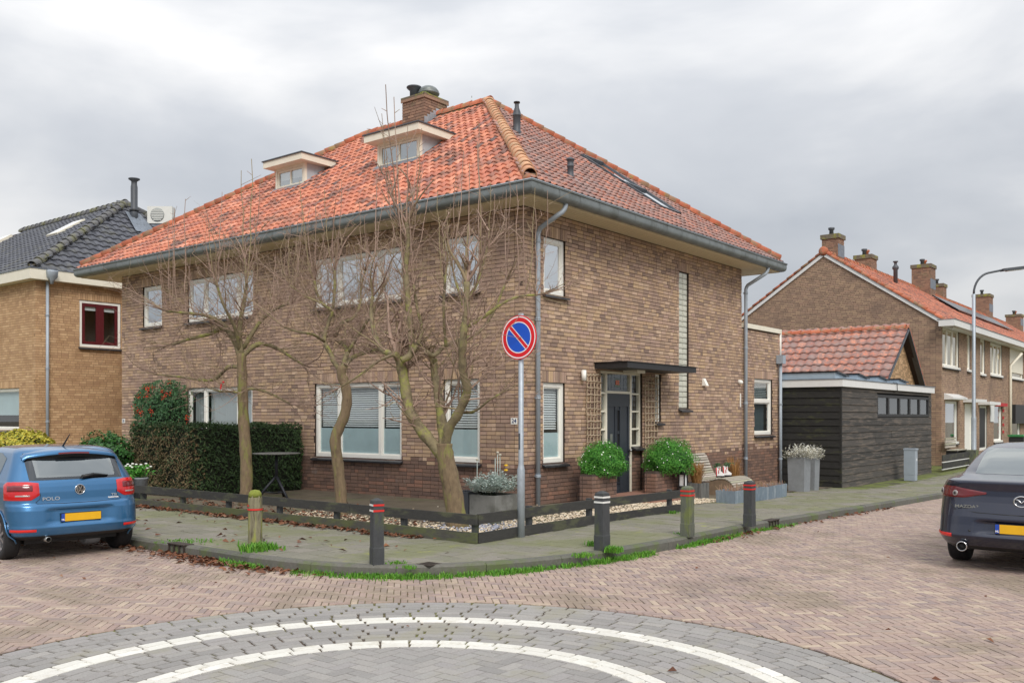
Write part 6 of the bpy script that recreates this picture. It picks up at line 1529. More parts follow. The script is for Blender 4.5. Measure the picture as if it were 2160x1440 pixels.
def leafq(mb, c, n, l, w_, rnd=None, m_=0):
    n = Vector(n) + Vector((random.gauss(0, .5), random.gauss(0, .5), random.gauss(0, .5)))
    if n.length < .05: n = Vector((0, 0, 1))
    n.normalize(); a = n.orthogonal().normalized(); b = n.cross(a); t = random.random() * 6.283
    d = a * math.cos(t) + b * math.sin(t); e = n.cross(d)
    c = Vector(c); rn = random.random() * .98 + .01 if rnd is None else rnd
    mb.add([c - d * l * .5, c + e * w_ * .5 + n * l * .08, c + d * l * .5, c - e * w_ * .5 + n * l * .08], [(0, 1, 2, 3)], m_, rn)
def box_foliage(mb, x0, x1, y0, y1, z0, z1, n, l, w_, bump=.05, msel=None, faces=('-x', '-y', '+x', '+y', '+z')):
    A = {'-x': (y1 - y0) * (z1 - z0), '+x': (y1 - y0) * (z1 - z0), '-y': (x1 - x0) * (z1 - z0), '+y': (x1 - x0) * (z1 - z0), '+z': (x1 - x0) * (y1 - y0)}
    for f in random.choices(faces, [A[f] for f in faces], k=n):
        x, y, z = random.uniform(x0, x1), random.uniform(y0, y1), random.uniform(z0, z1)
        n_ = {'-x': (-1, 0, .3), '+x': (1, 0, .3), '-y': (0, -1, .3), '+y': (0, 1, .3), '+z': (0, 0, 1)}[f]
        if f == '-x': x = x0
        elif f == '+x': x = x1
        elif f == '-y': y = y0
        elif f == '+y': y = y1
        else: z = z1
        k = bump * (math.sin(x * 5.1 + z * 3.3) * math.sin(y * 4.7 + z * 4.1) + .5 * math.sin(x * 13 + y * 11 + z * 12)) + random.gauss(0, bump * .55) - bump * .4
        # round the edges of the clipped block
        ez = max(0, z - (z1 - .12)); c = Vector((x, y, z)) + Vector(n_).normalized() * k - Vector((n_[0], n_[1], 0)) * ez * .4
        leafq(mb, c, n_, l * random.uniform(.6, 1.3), w_ * random.uniform(.6, 1.3), m_=msel(x, y, z, f) if msel else 0)
def dome_foliage(mb, c, rx, ry, rz_, n, l, w_, zmin=-.2, bump=.08, m_=0, inner=.75, lobes=5):
    c = Vector(c); ph = random.random() * 6
    for _ in range(n):
        while True:
            d = Vector((random.gauss(0, 1), random.gauss(0, 1), random.gauss(0, 1)))
            if d.length < .01: continue
            d.normalize()
            if d.z > zmin: break
        az = math.atan2(d.y, d.x); k = 1 + bump * math.sin(az * lobes + ph + d.z * 4) + bump * .8 * math.sin(d.z * 9 + az * 3 + ph)
        k *= random.uniform(inner, 1.04) ** .5
        leafq(mb, c + Vector((d.x * rx, d.y * ry, d.z * rz_)) * k, d + Vector((0, 0, .3)), l * random.uniform(.6, 1.3), w_ * random.uniform(.6, 1.3), m_=m_)

# clipped yew hedge between the two front gardens
HX0, HX1, HY0, HY1, HZ = -2.92, -.12, 6.15, 7.3, 1.46
hd = thing('yew_hedge', 'clipped dark green yew hedge browned at its street end', 'hedge', (HX0, HY0, 0))
q = MB(); q.box(HX0 + .07, HX1, HY0 + .07, HY1 - .05, .0, HZ - .07); q.box(HX0 + .07, HX0 + .9, HY1 - .05, 8.35, .0, HZ - .09); q.build('stems', 'hedge_core', hd)  # dark block coloured like the shade inside the hedge; no stems modelled
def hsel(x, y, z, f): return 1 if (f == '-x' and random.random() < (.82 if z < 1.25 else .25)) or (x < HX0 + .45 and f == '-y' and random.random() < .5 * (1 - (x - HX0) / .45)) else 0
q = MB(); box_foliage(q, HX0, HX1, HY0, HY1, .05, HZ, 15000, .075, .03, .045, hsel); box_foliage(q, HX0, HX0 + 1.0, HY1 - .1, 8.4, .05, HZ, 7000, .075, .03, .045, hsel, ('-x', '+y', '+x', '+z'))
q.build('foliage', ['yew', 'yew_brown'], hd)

# firethorn with berries against the wall
fy0, fy1 = onx(393, 850, -.35).y, onx(276, 850, -.35).y; fz1 = onx(330, 801, -.35).z; fz0 = .5
ft = thing('firethorn', 'rounded firethorn shrub with clusters of orange-red berries against the wall', 'shrub', (-.3, (fy0 + fy1) / 2, 0))
q = MB()
for k in range(5): q.tube([(-.25, (fy0 + fy1) / 2 + (k - 2) * .12, 0), (-.3, (fy0 + fy1) / 2 + (k - 2) * .3, .7), (-.3, (fy0 + fy1) / 2 + (k - 2) * .45, 1.6)], [.03, .02, .01], 5)
q.build('stems', 'bark', ft)
q = MB(); cy_, cz_ = (fy0 + fy1) / 2, (fz0 + fz1) / 2
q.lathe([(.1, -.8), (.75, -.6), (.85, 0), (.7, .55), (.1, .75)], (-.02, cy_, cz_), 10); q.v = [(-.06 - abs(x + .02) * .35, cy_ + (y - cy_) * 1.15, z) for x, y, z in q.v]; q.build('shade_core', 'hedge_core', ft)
q = MB()
for _ in range(6500):
    a = random.random() * 6.283; r_ = math.sqrt(random.random()); sy = (abs(math.cos(a)) ** .7) * math.copysign(1, math.cos(a)); sz = (abs(math.sin(a)) ** .7) * math.copysign(1, math.sin(a))
    y, z = cy_ + sy * r_ * (fy1 - fy0) / 2, cz_ + sz * r_ * (fz1 - fz0) / 2
    x = -.1 - .42 * math.sqrt(max(0, 1 - r_ ** 2.5)) + .06 * math.sin(y * 9) * math.sin(z * 8) + random.gauss(0, .035)
    leafq(q, (x, y, z), (-1, 0, .4), .08, .035)
q.build('foliage', 'firethorn', ft)
q = MB()
for _ in range(26):
    a = random.random() * 6.283; r_ = random.choice([random.uniform(.75, .98), random.uniform(.2, .9)])
    y, z = cy_ + math.cos(a) * r_ * (fy1 - fy0) / 2, cz_ + math.sin(a) * r_ * (fz1 - fz0) / 2; x = -.16 - .42 * math.sqrt(max(0, 1 - r_ ** 2.5))
    for _ in range(16):
        c = Vector((x + random.gauss(0, .03), y + random.gauss(0, .06), z + random.gauss(0, .045))); s_ = random.uniform(.011, .018)
        q.add([c + Vector(d) * s_ for d in ((1, 0, 0), (0, 1, 0), (-1, 0, 0), (0, -1, 0), (0, 0, 1), (0, 0, -1))], [(0, 1, 4), (1, 2, 4), (2, 3, 4), (3, 0, 4), (1, 0, 5), (2, 1, 5), (3, 2, 5), (0, 3, 5)], 0, random.random() * .98 + .01, True)
q.build('berries', 'berry', ft, kind='stuff')

# shrubs in front of the tan house
def shrub(name, label, u, v, D, wpx, hpx, matn, n, l, w_, lobes=5, bump=.08):
    c = at(u, v, D); rx = wpx * D / F_PX / 2; rz_ = hpx * D / F_PX
    s = thing(name, label, 'shrub', (c.x, c.y, 0))
    q = MB()
    for k in range(5): a = k * 1.26; q.tube([(c.x, c.y, 0), (c.x + math.cos(a) * rx * .3, c.y + math.sin(a) * rx * .3, c.z * .5), (c.x + math.cos(a) * rx * .6, c.y + math.sin(a) * rx * .6, c.z)], [.03, .02, .01], 5)
    q.build('stems', 'bark', s)
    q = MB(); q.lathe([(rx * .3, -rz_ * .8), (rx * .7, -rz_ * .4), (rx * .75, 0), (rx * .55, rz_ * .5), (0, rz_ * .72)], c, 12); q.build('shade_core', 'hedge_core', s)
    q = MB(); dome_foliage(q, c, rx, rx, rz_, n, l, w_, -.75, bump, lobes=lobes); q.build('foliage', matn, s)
shrub('golden_shrub', 'domed golden-green shrub behind the blue hatchback', 48, 945, 20.5, 122, 38, 'gold_leaf', 4200, .07, .05)
shrub('laurel_shrub', 'lumpy dark green shrub between the blue hatchback and the hedge', 226, 968, 20.0, 120, 50, 'laurel', 5200, .08, .05, 7, .16)

# ------------------------------------------------------------------ the three pruned fruit trees
def tree(label, D0, trunk, limbs, seed, ntw, shoots, ornament=None, tall=1.0):
    rg = random.Random(seed); px_ = D0 / F_PX
    base = at(trunk[0][0], trunk[0][1], D0); base.z = 0
    t = thing('bare_tree', label, 'tree', base, 0, 'bare pruned trees in the corner garden')
    def conv(poly, off=0.0):
        out_ = []
        for i, pt in enumerate(poly):
            D = D0 + off * min(1, i / max(1, len(poly) - 1) * 1.4); out_.append((at(pt[0], pt[1], D), pt[2] * px_ / 2))
        return out_
    def smooth(pr, k=3):
        P = [p for p, r_ in pr]; Rr = [r_ for p, r_ in pr]; o, ro = [], []
        for i in range(len(P) - 1):
            p0, p1, p2, p3 = P[max(i - 1, 0)], P[i], P[i + 1], P[min(i + 2, len(P) - 1)]
            for j in range(k):
                s_ = j / k; o.append(.5 * ((2 * p1) + (-p0 + p2) * s_ + (2 * p0 - 5 * p1 + 4 * p2 - p3) * s_ * s_ + (-p0 + 3 * p1 - 3 * p2 + p3) * s_ ** 3)); ro.append(Rr[i] + (Rr[i + 1] - Rr[i]) * s_)
        o.append(P[-1]); ro.append(Rr[-1]); return o, ro
    P, Rr = smooth(conv(trunk)); P[0].z = -.05
    Rr = [r_ * (1 + .06 * math.sin(i * 2.3)) for i, r_ in enumerate(Rr)]; Rr[0] *= 1.25
    q = MB(); q.tube(P, Rr, 12); q.build('trunk', 'bark', t)
    paths = []
    for i, lm in enumerate(limbs):
        off = rg.uniform(-.9, .9) if i else .2
        Pl, Rl = smooth(conv(lm, off)); q = MB(); q.tube(Pl, [r_ * (1 + .10 * math.sin(k * 1.9 + i)) for k, r_ in enumerate(Rl)], 8); q.build('limb', 'bark_green', t); paths.append((Pl, Rl))
    # twigs: side shoots on every limb, and shoots on those
    q = MB(); rt = Vector((dR[0], dL[0], 0)); bk = Vector((dR[1], dL[1], 0)); up = Vector((0, 0, 1))
    def twig(p, d, ln, r_, lvl):
        n = 5 if lvl < 2 else 3; pts_ = [p]; dd = d.normalized()
        bend = Vector((rg.gauss(0, .18), rg.gauss(0, .18), rg.uniform(.02, .22)))
        for k in range(n):
            dd = (dd + bend * .5 + Vector((rg.gauss(0, .13), rg.gauss(0, .13), rg.gauss(0, .13)))).normalized(); pts_.append(pts_[-1] + dd * ln / n)
        q.tube(pts_, [r_ * (1 - .72 * k / n) for k in range(n + 1)], 4 if lvl else 5, 0, rg.random() * .98 + .01, cap=False)
        if lvl < 2:
            for _ in range(rg.randint(2, 4) if lvl == 0 else rg.randint(1, 2)):
                k = rg.randint(1, n); side = Vector((rg.gauss(0, 1), rg.gauss(0, 1), rg.gauss(.25, .6))); twig(pts_[k], dd * .6 + side * .8, ln * rg.uniform(.25, .55), r_ * .55, lvl + 1)
        for k in range(1, n):       # spurs
            if rg.random() < .6:
                e_ = pts_[k] + Vector((rg.gauss(0, 1), rg.gauss(0, 1), rg.gauss(.3, .6))).normalized() * rg.uniform(.03, .09); q.tube([pts_[k], e_], [r_ * .5, r_ * .35], 3, 0, rg.random() * .98 + .01, cap=False)
    tot = sum(len(p[0]) for p in paths)
    for Pl, Rl in paths:
        m = int(ntw * len(Pl) / tot) + 2
        for _ in range(m):
            k = rg.randint(max(1, int(len(Pl) * .28)), len(Pl) - 1); f_ = rg.random(); p = Pl[k - 1].lerp(Pl[k], f_)
            tang = (Pl[k] - Pl[k - 1]).normalized()
            d = tang * rg.uniform(.1, .9) + rt * rg.gauss(0, 1.0) + bk * rg.gauss(0, .6) + up * rg.uniform(-.3, .9)
            twig(p, d, rg.uniform(.3, 1.5) * tall, max(.0042, Rl[k] * rg.uniform(.14, .3)), 0 if rg.random() < .55 else 1)
        p, d = Pl[-1], (Pl[-1] - Pl[-2]).normalized()
        for _ in range(4): twig(p, d + Vector((rg.gauss(0, .35), rg.gauss(0, .35), rg.gauss(.15, .3))), rg.uniform(.5, 1.1) * tall, max(.006, Rl[-1] * .7), 0)
    # long upright water shoots: (u, foot v, tip v)
    for u, vb, vt in shoots:
        cand = []
        for Pl, Rl in paths:
            for p_ in Pl[2:]:
                uu, v2 = pix(p_); cand.append((abs(uu - u) + .55 * abs(v2 - vb) + (200 if v2 < vt + 30 else 0) + rg.uniform(0, 25), p_))
        a = min(cand, key=lambda c_: c_[0])[1]; b = at(u + rg.gauss(0, 8), vt, depth(a) + rg.uniform(-.25, .25)); n = 9; ln = (b - a).length
        ctl = Vector((a.x * .35 + b.x * .65, a.y * .35 + b.y * .65, a.z + (b.z - a.z) * .12))          # swings out, then climbs
        pts_ = [a * (1 - t_) ** 2 + ctl * 2 * t_ * (1 - t_) + b * t_ * t_ + rt * rg.gauss(0, .01) * (t_ > 0) + bk * rg.gauss(0, .01) * (t_ > 0) for t_ in lin(0, 1, n + 1)]
        r_ = .0135 * min(1.25, max(.7, ln / 2)); q.tube(pts_, [r_ * (1 - .6 * k / n) for k in range(n + 1)], 5, 0, rg.random() * .98 + .01, cap=False)
        for k in range(1, n):
            for _ in range(rg.randint(1, 2)):
                e_ = pts_[k].lerp(pts_[k + 1], rg.random()) ; l_ = rg.uniform(.04, .14) if rg.random() < .8 else rg.uniform(.2, .5)
                q.tube([e_, e_ + (rt * rg.gauss(0, 1) + bk * rg.gauss(0, .6) + up * rg.uniform(.2, 1)).normalized() * l_], [r_ * .4, r_ * .25], 3, 0, rg.random() * .98 + .01, cap=False)
    q.build('twigs', 'twig', t)
    return t
def w(poly, w0, w1): n = len(poly) - 1; return [(p[0], p[1], w0 + (w1 - w0) * i / n) for i, p in enumerate(poly)]
D1 = depth(onz(514, 1066)); D2 = depth(onz(721, 1088)); D3 = depth(onz(961, 1113))
tree('bare tree with straight trunk in front of the hedge', D1,
     w([(517, 1066), (520, 1010), (518, 950), (514, 890), (512, 830), (510, 780), (509, 745)], 27, 19),
     [w([(509, 755), (494, 718), (472, 692), (440, 705), (402, 714), (362, 727)], 14, 5), w([(510, 750), (505, 700), (512, 650), (520, 600), (516, 545)], 13, 5), w([(511, 752), (540, 727), (570, 728), (602, 745), (640, 770)], 12, 4),
      w([(508, 775), (482, 774), (456, 798), (430, 802), (382, 795), (332, 790)], 10, 3), w([(508, 742), (480, 692), (440, 667), (392, 660), (350, 656)], 11, 4), w([(513, 735), (546, 682), (580, 652), (612, 640)], 10, 4),
      w([(512, 822), (540, 820), (575, 832), (612, 852)], 7, 3), w([(506, 740), (495, 690), (470, 640), (455, 590)], 9, 4), w([(510, 830), (490, 826), (465, 825), (440, 818)], 6, 3)], 11, 270,
     [(u, 640 + random.uniform(-60, 30), random.uniform(430, 560)) for u in lin(330, 640, 26)] + [(400, 560, 420), (500, 600, 360), (535, 600, 335), (545, 590, 380), (480, 600, 405), (375, 590, 440)])
tree('bare crooked tree with a bent trunk before the wide window', D2,
     w([(721, 1090), (719, 1040), (713, 980), (707, 930), (714, 905), (727, 875), (732, 840), (728, 812), (720, 790), (722, 772)], 25, 19),
     [w([(722, 785), (706, 765), (698, 747), (684, 719), (690, 690), (702, 650), (706, 605), (706, 570)], 12, 5), w([(722, 778), (728, 755), (733, 742), (725, 728), (709, 712), (716, 688), (724, 674), (697, 658), (672, 626), (663, 590)], 12, 5),
      w([(728, 772), (742, 755), (765, 745), (790, 738), (815, 741), (838, 745)], 10, 6), w([(722, 680), (743, 672), (758, 648), (762, 606), (770, 570)], 8, 4), w([(684, 720), (660, 705), (630, 700), (600, 690)], 7, 3), w([(700, 655), (680, 640), (645, 625), (610, 600)], 6, 3), w([(735, 742), (760, 700), (785, 660), (800, 620)], 7, 4)], 23, 270,
     [(u, 600 + random.uniform(-60, 30), random.uniform(420, 540)) for u in lin(600, 840, 22)] + [(640, 560, 380), (690, 560, 400), (720, 560, 380), (665, 570, 440)])
tree('bare forked tree with mossy limbs nearest the fence corner', D3,
     w([(966, 1116), (957, 1050), (947, 1000), (938, 955), (937, 935)], 44, 34),
     [w([(936, 962), (906, 928), (880, 895), (862, 860), (853, 805), (846, 772), (838, 745)], 27, 19), w([(937, 950), (933, 900), (928, 860), (922, 820), (916, 782), (913, 752), (897, 738)], 23, 13), w([(939, 948), (946, 905), (962, 880), (977, 850), (986, 822), (978, 790), (975, 750), (977, 715), (980, 682), (984, 640), (985, 595)], 22, 12),
      w([(846, 760), (868, 745), (867, 705), (862, 650), (858, 600), (856, 560), (861, 515), (858, 470)], 15, 9), w([(838, 748), (806, 738), (789, 700), (783, 660), (786, 625)], 14, 7), w([(897, 740), (915, 750), (940, 728), (975, 716), (1010, 700), (1040, 660), (1065, 600)], 11, 5), w([(980, 690), (1020, 668), (1060, 640), (1096, 625), (1132, 622)], 9, 4),
      w([(870, 745), (890, 700), (880, 650), (872, 600)], 9, 5), w([(942, 735), (938, 690), (936, 640), (940, 580)], 8, 5), w([(985, 640), (1005, 600), (1018, 560), (1030, 520)], 7, 4), w([(968, 868), (1000, 868), (1030, 845), (1055, 830)], 6, 3), w([(984, 690), (976, 640), (960, 590), (950, 540)], 7, 4), w([(838, 745), (800, 760), (760, 790), (720, 815)], 8, 3)], 37, 250,
     [(815, 520, 178), (838, 520, 205), (800, 500, 262), (806, 480, 240), (866, 500, 265), (897, 500, 270), (872, 480, 300)] + [(955, 560, 420), (970, 560, 318), (984, 560, 345), (999, 560, 300), (1008, 545, 262), (1022, 560, 370), (1034, 560, 410), (1046, 560, 385), (1060, 570, 400), (1080, 560, 372), (1095, 560, 390), (1105, 580, 380), (1113, 600, 396), (1163, 610, 402), (1140, 610, 440)] + [(u, 560 + random.uniform(-40, 40), random.uniform(360, 480)) for u in lin(770, 950, 12)], tall=.8)
pt = at(466, 808, D1 - .2)
o = thing('tree_ornament', 'small red ribbon bow hanging in the left tree', 'ornament', pt)
q = MB(); q.obox(pt + Vector((0, 0, -.06)), (.008, .0, .05), (0, .014, 0), (.006, 0, 0)); q.build('ribbon', 'ribbon_red', o)
q = MB(); q.lathe([(.0, -.02), (.02, -.01), (.024, 0), (.02, .01), (0, .02)], pt + Vector((.03, -.03, .02)), 8); q.build('bow', 'ribbon_red', o)

# ------------------------------------------------------------------ planters and things in the gardens
def tub(name, label, x0, x1, y0, y1, z0, z1, matn, cat='planter', taper=.0, wall=.03, parts=True, group=None):
    t = thing(name, label, cat, ((x0 + x1) / 2, (y0 + y1) / 2, z0), 0, group)
    q = MB(); a = taper
    b_, t_ = [(x0 + a, y0 + a), (x1 - a, y0 + a), (x1 - a, y1 - a), (x0 + a, y1 - a)], [(x0, y0), (x1, y0), (x1, y1), (x0, y1)]
    i_ = [(x0 + wall, y0 + wall), (x1 - wall, y0 + wall), (x1 - wall, y1 - wall), (x0 + wall, y1 - wall)]
    v = [(*p, z0) for p in b_] + [(*p, z1) for p in t_] + [(*p, z1) for p in i_] + [(*p, z1 - .08) for p in i_]
    q.add(v, [(0, 3, 2, 1)] + [(k, (k + 1) % 4, (k + 1) % 4 + 4, k + 4) for k in range(4)] + [(k + 4, (k + 1) % 4 + 4, (k + 1) % 4 + 8, k + 8) for k in range(4)] + [(k + 8, (k + 1) % 4 + 8, (k + 1) % 4 + 12, k + 12) for k in range(4)]); q.build('tub', matn, t)
    q = MB(); q.add([(*p, z1 - .05) for p in i_], [(0, 1, 2, 3)]); q.build('soil', 'soil_pot', t)
    return t
def brick_planter(label, u0, u1, vtop, vb, yf, yb, lab2, uc, vc, hv, wpx):
    a = ony(u0, vb, yf).x; b = ony(u1, vb, yf).x; z1 = ony(u0, vtop, yf).z; z0 = gz(a) - .05
    t = thing('brick_planter', label, 'planter', ((a + b) / 2, (yf + yb) / 2, gz(a)))
    q = MB(); q.box(a + .009, b - .009, yf + .009, yb, z0 - .1, z1); q.build('core', 'mortar_dark', t)
    w1, w2 = Wall((a, yf, 0), (1, 0, 0), (0, -1, 0)), Wall((a, yf, 0), (0, 1, 0), (-1, 0, 0))
    nk = int(z1 / CO); A, B = corner_pair(w2, yb - yf, [], [], w1, b - a, [], [], nk * CO + .001, 71, k0=-2)
    for ww, L_ in ((w2, A), (w1, B)):
        for br_ in L_: q = MB(); brick_mesh(q, ww, [br_]); q.r = [0.0] * len(q.f); q.build('brick', 'brick_plinth', t)
    q = MB(); q.box(a + .02, b - .02, yf + .02, yb, z1, z1 + .01); q.build('soil', 'soil_pot', t)
    D = depth(((a + b) / 2, yf)); c = at(uc, vc, D + .15); rx = wpx * D / F_PX / 2; rz_ = hv * D / F_PX
    m = thing('marguerite', lab2, 'shrub', (c.x, c.y, z1 + .01))
    q = MB()
    for k in range(6): an = k * 1.05; q.tube([(c.x, c.y, z1), (c.x + math.cos(an) * rx * .5, c.y + math.sin(an) * rx * .5, c.z)], [.015, .008], 5)
    q.build('stems', 'bark', m)
    q = MB(); q.lathe([(rx * .4, -rz_ * .5), (rx * .72, -rz_ * .2), (rx * .68, rz_ * .3), (rx * .35, rz_ * .6), (0, rz_ * .7)], c, 14); q.build('shade_core', 'laurel', m)
    q = MB(); dome_foliage(q, c, rx, rx * .85, rz_, 5200, .06, .016, -.6, .09, lobes=5, inner=.45); dome_foliage(q, c + Vector((rx * .12, 0, -.02)), rx * 1.02, rx * .86, rz_ * .98, 3600, .06, .016, -.35, .12, lobes=9, inner=.7); q.build('foliage', 'daisy_leaf', m)
    q = MB()
    for _ in range(44):
        while True:
            d = Vector((random.gauss(0, 1), random.gauss(0, 1), random.gauss(.3, .8))).normalized()
            if d.z > -.35: break
        p = c + Vector((d.x * rx, d.y * rx * .85, d.z * rz_)) * 1.03; q.lathe([(.005, -.004), (random.uniform(.009, .016), .002), (.009, .006), (0, .008)], p, 7, axis=d)
    q.build('flowers', 'daisy', m, kind='stuff')
brick_planter('square brick planter left of the front door', 1249, 1301, 1002, 1048, -.78, -.50, 'domed green bush with white daisies left of the front door', 1270, 978, 46, 104)
brick_planter('square brick planter right of the front door', 1383, 1434, 995, 1035, -.72, -.46, 'domed green bush with white daisies right of the front door', 1411, 972, 48, 116)

# concrete trough with silver ragwort near the house corner
p = onz(1042, 1087, 0); t = tub('concrete_trough', 'grey concrete trough behind the fence at the house corner', p.x - .30, p.x + .32, p.y - .26, p.y + .28, 0, .36, 'planter_concrete')
c = Vector((p.x, p.y, .38)); rw = thing('silver_ragwort', 'silvery grey-leaved plant with yellow flowers in the concrete trough', 'plant', c)
q = MB()
for _ in range(170):
    a = random.random() * 6.283; rr = math.sqrt(random.random()); b0 = c + Vector((math.cos(a) * rr * .30, math.sin(a) * rr * .28, -.02)); hgt = .46 * (1 - .45 * rr) * random.uniform(.5, 1); tip = b0 + Vector((math.cos(a) * rr * .2, math.sin(a) * rr * .2, hgt))
    for k in range(11):
        s_ = .25 + .75 * k / 10; pc = b0.lerp(tip, s_); an = random.random() * 6.283; d = Vector((math.cos(an), math.sin(an), .5)).normalized(); l_ = random.uniform(.05, .10); e = d.cross(Vector((0, 0, 1))).normalized(); wv = l_ * .2
        rn = random.random() * .98 + .01; q.add([pc, pc + d * l_ * .5 + e * wv, pc + d * l_ - Vector((0, 0, .02)), pc + d * l_ * .5 - e * wv], [(0, 1, 2, 3)], 0, rn)
q.build('foliage', 'silver_leaf', rw)
q = MB()
for du, h_ in ((-.28, .52), (.06, .64), (.02, .58), (.10, .6)): q.tube([c + Vector((du * .6185, -du * .7857, 0)), c + Vector((du * .6185, -du * .7857, h_))], .006, 5)
q.build('flower_stalks', 'silver_leaf', rw)
q = MB()
for du, h_ in ((-.28, .53), (.06, .65), (.10, .61)): q.lathe([(.012, 0), (.028, .02), (.02, .035), (0, .04)], c + Vector((du * .6185, -du * .7857, h_)), 7)
q.build('seed_heads', 'silver_dry', rw)
q = MB()
for h_ in (.36, .44): q.lathe([(.01, 0), (.035, .012), (.03, .03), (0, .035)], c + Vector((.2 * .6185, -.2 * .7857, h_)), 8)
q.build('blossom', 'yellow_flower', rw)
p2 = onz(985, 1085, 0); tub('dark_tub', 'dark grey square tub overgrown with ivy beside the concrete trough', p2.x - .17, p2.x + .17, p2.y - .17, p2.y + .17, 0, .40, 'pipe_grey', taper=.03)
iv = thing('ivy', 'dark ivy hanging between the tubs behind the fence corner', 'plant', (p2.x + .25, p2.y - .2, 0))
q = MB()
for _ in range(900): leafq(q, (p2.x + .26 + random.gauss(0, .07), p2.y - .22 + random.gauss(0, .07), random.uniform(.02, .42)), (-.6, -.8, .2), .05, .04)
q.build('foliage', 'ivy', iv)
q = MB(); q.tube([(p2.x + .25, p2.y - .2, 0), (p2.x + .25, p2.y - .2, .4)], .012, 5); q.build('stem', 'bark', iv)
sp = onz(1040, 1107, 0); q = MB(); q.lathe([(.1, 0), (.13, .04), (.12, .1), (.06, .13), (0, .135)], sp, 12); q.build('mossy_stone', 'post_green', None, label='round mossy stone behind the fence corner', cat='stone')

# the curved slatted lounger with a pair of decorated skates
f0 = ong(1516, 1047); x0, x1 = f0.x + .42, f0.x + 1.55; zg = gz(f0.x + .5)
lo = thing('slatted_lounger', 'wavy slatted wooden lounger standing against the brick wall', 'bench', ((x0 + x1) / 2, -.8, zg))
yfr = f0.y - .12
prof = [(yfr - .10, .0), (yfr - .06, .18), (yfr + .03, .31), (yfr + .17, .38), (yfr + .33, .385), (yfr + .5, .35), (yfr + .68, .315), (yfr + .86, .33), (yfr + .98, .42), (yfr + 1.06, .56), (yfr + 1.13, .72), (yfr + 1.20, .86), (yfr + 1.28, .92)]
cv = catmull(prof, 5)
for xs in (x0, x1 - .05):
    q = MB(); n = len(cv); v = [(xs, y, zg + z - .03) for y, z in cv] + [(xs, y, zg + max(0, z - .32 if y > yfr + .75 else 0)) for y, z in cv]; v += [(x_ + .05, y, z) for x_, y, z in v]
    q.add(v, [(i, i + 1, i + 1 + n, i + n) for i in range(n - 1)] + [(i + 2 * n, i + 3 * n, i + 1 + 3 * n, i + 1 + 2 * n) for i in range(n - 1)] + [(i + 2 * n, i + 1 + 2 * n, i + 1, i) for i in range(n - 1)]); q.build('side_panel', 'lounger_side', lo)
acc = 0
for (a, b) in zip(cv[:-1], cv[1:]):
    acc += math.hypot(b[0] - a[0], b[1] - a[1])
    if acc > .058:
        acc = 0; q = MB(); d = Vector((0, b[0] - a[0], b[1] - a[1])).normalized(); n_ = Vector((1, 0, 0)).cross(d); n_ = n_ if n_.z > 0 or n_.y < 0 else -n_
        q.obox(((x0 + x1) / 2, b[0], zg + b[1]), ((x1 - x0) / 2 + .01, 0, 0), d * .024, n_ * .010, 0, random.random()); q.build('slat', 'lounger_slat', lo)
for i, (u, lab) in enumerate(((1516, 'white ice skate with red lace and greenery, left of the pair on the lounger'), (1531, 'white ice skate with red lace and greenery, right of the pair on the lounger'))):
    pc = ony(u, 1003, yfr + .42); pc.z = zg + .385
    s = thing('ice_skate', lab, 'ice skate', pc, 0, 'skates on the lounger'); r_ = Vector((dR[0], dL[0], 0)); up = Vector((0, 0, 1)); bk_ = Vector((dR[1], dL[1], 0))
    q = MB(); pf = [(-.05, .05), (.13, .05), (.14, .09), (.07, .14), (.045, .17), (.05, .26), (-.055, .26), (-.06, .15)]
    q.prism([pc + r_ * a + up * b for a, b in pf], bk_ * .07); q.build('boot', 'skate_white', s)
    q = MB(); q.prism([pc + bk_ * .03 + r_ * a + up * b for a, b in ((-.06, .012), (.15, .012), (.15, .03), (.12, .048), (-.04, .048))], bk_ * .012); q.build('blade', 'plastic_black', s)
    q = MB(); q.tube([pc - bk_ * .004 + r_ * a + up * b for a, b in ((-.06, .24), (-.05, .1), (-.055, .04))], .013, 5); q.tube([pc - bk_ * .004 + r_ * a + up * b for a, b in ((.03, .23), (.0, .17), (.0, .1))], .009, 5); q.build('lace', 'ribbon_red', s)
    q = MB()
    for _ in range(60): leafq(q, pc + r_ * random.gauss(-.01 - .03 * (1 - i) + .05 * i, .045) + up * random.uniform(.24, .34) + bk_ * random.uniform(-.02, .06), (-.5, -.6, .6), .06, .022)
    q.build('sprig', 'firethorn', s)

# planter with ornamental grass, a second tuft behind
def grass_tuft(label, c, h, r_, n, matn='dry_grass'):
    t = thing('ornamental_grass', label, 'grass', c)
    q = MB()
    for _ in range(n):
        a = random.random() * 6.283; d = Vector((math.cos(a), math.sin(a), 0)); hh = h * random.uniform(.5, 1.1); ln = random.uniform(.2, 1) * r_; e = d.cross(Vector((0, 0, 1))) * .005; b = Vector(c) + d * random.random() * .1
        pts_ = [b, b + d * ln * .3 + Vector((0, 0, hh * .6)), b + d * ln * .7 + Vector((0, 0, hh * .95)), b + d * ln * 1.1 + Vector((0, 0, hh * random.uniform(.7, 1.1)))]
        q.add([pts_[0] - e, pts_[0] + e, pts_[1] + e, pts_[1] - e, pts_[2] + e * .7, pts_[2] - e * .7, pts_[3]], [(0, 1, 2, 3), (3, 2, 4, 5), (5, 4, 6)], 0, random.random() * .98 + .01)
    q.build('blades', matn, t)
g0 = ong(1486, 1052); tub('wooden_planter', 'weathered grey wooden planter with brown grass beside the lounger', g0.x - .16, g0.x + .22, g0.y, g0.y + .40, gz(g0.x), gz(g0.x) + .34, 'planter_wood')
grass_tuft('tall brown ornamental grass in the wooden planter', (g0.x + .03, g0.y + .2, gz(g0.x) + .29), .48, .26, 300)
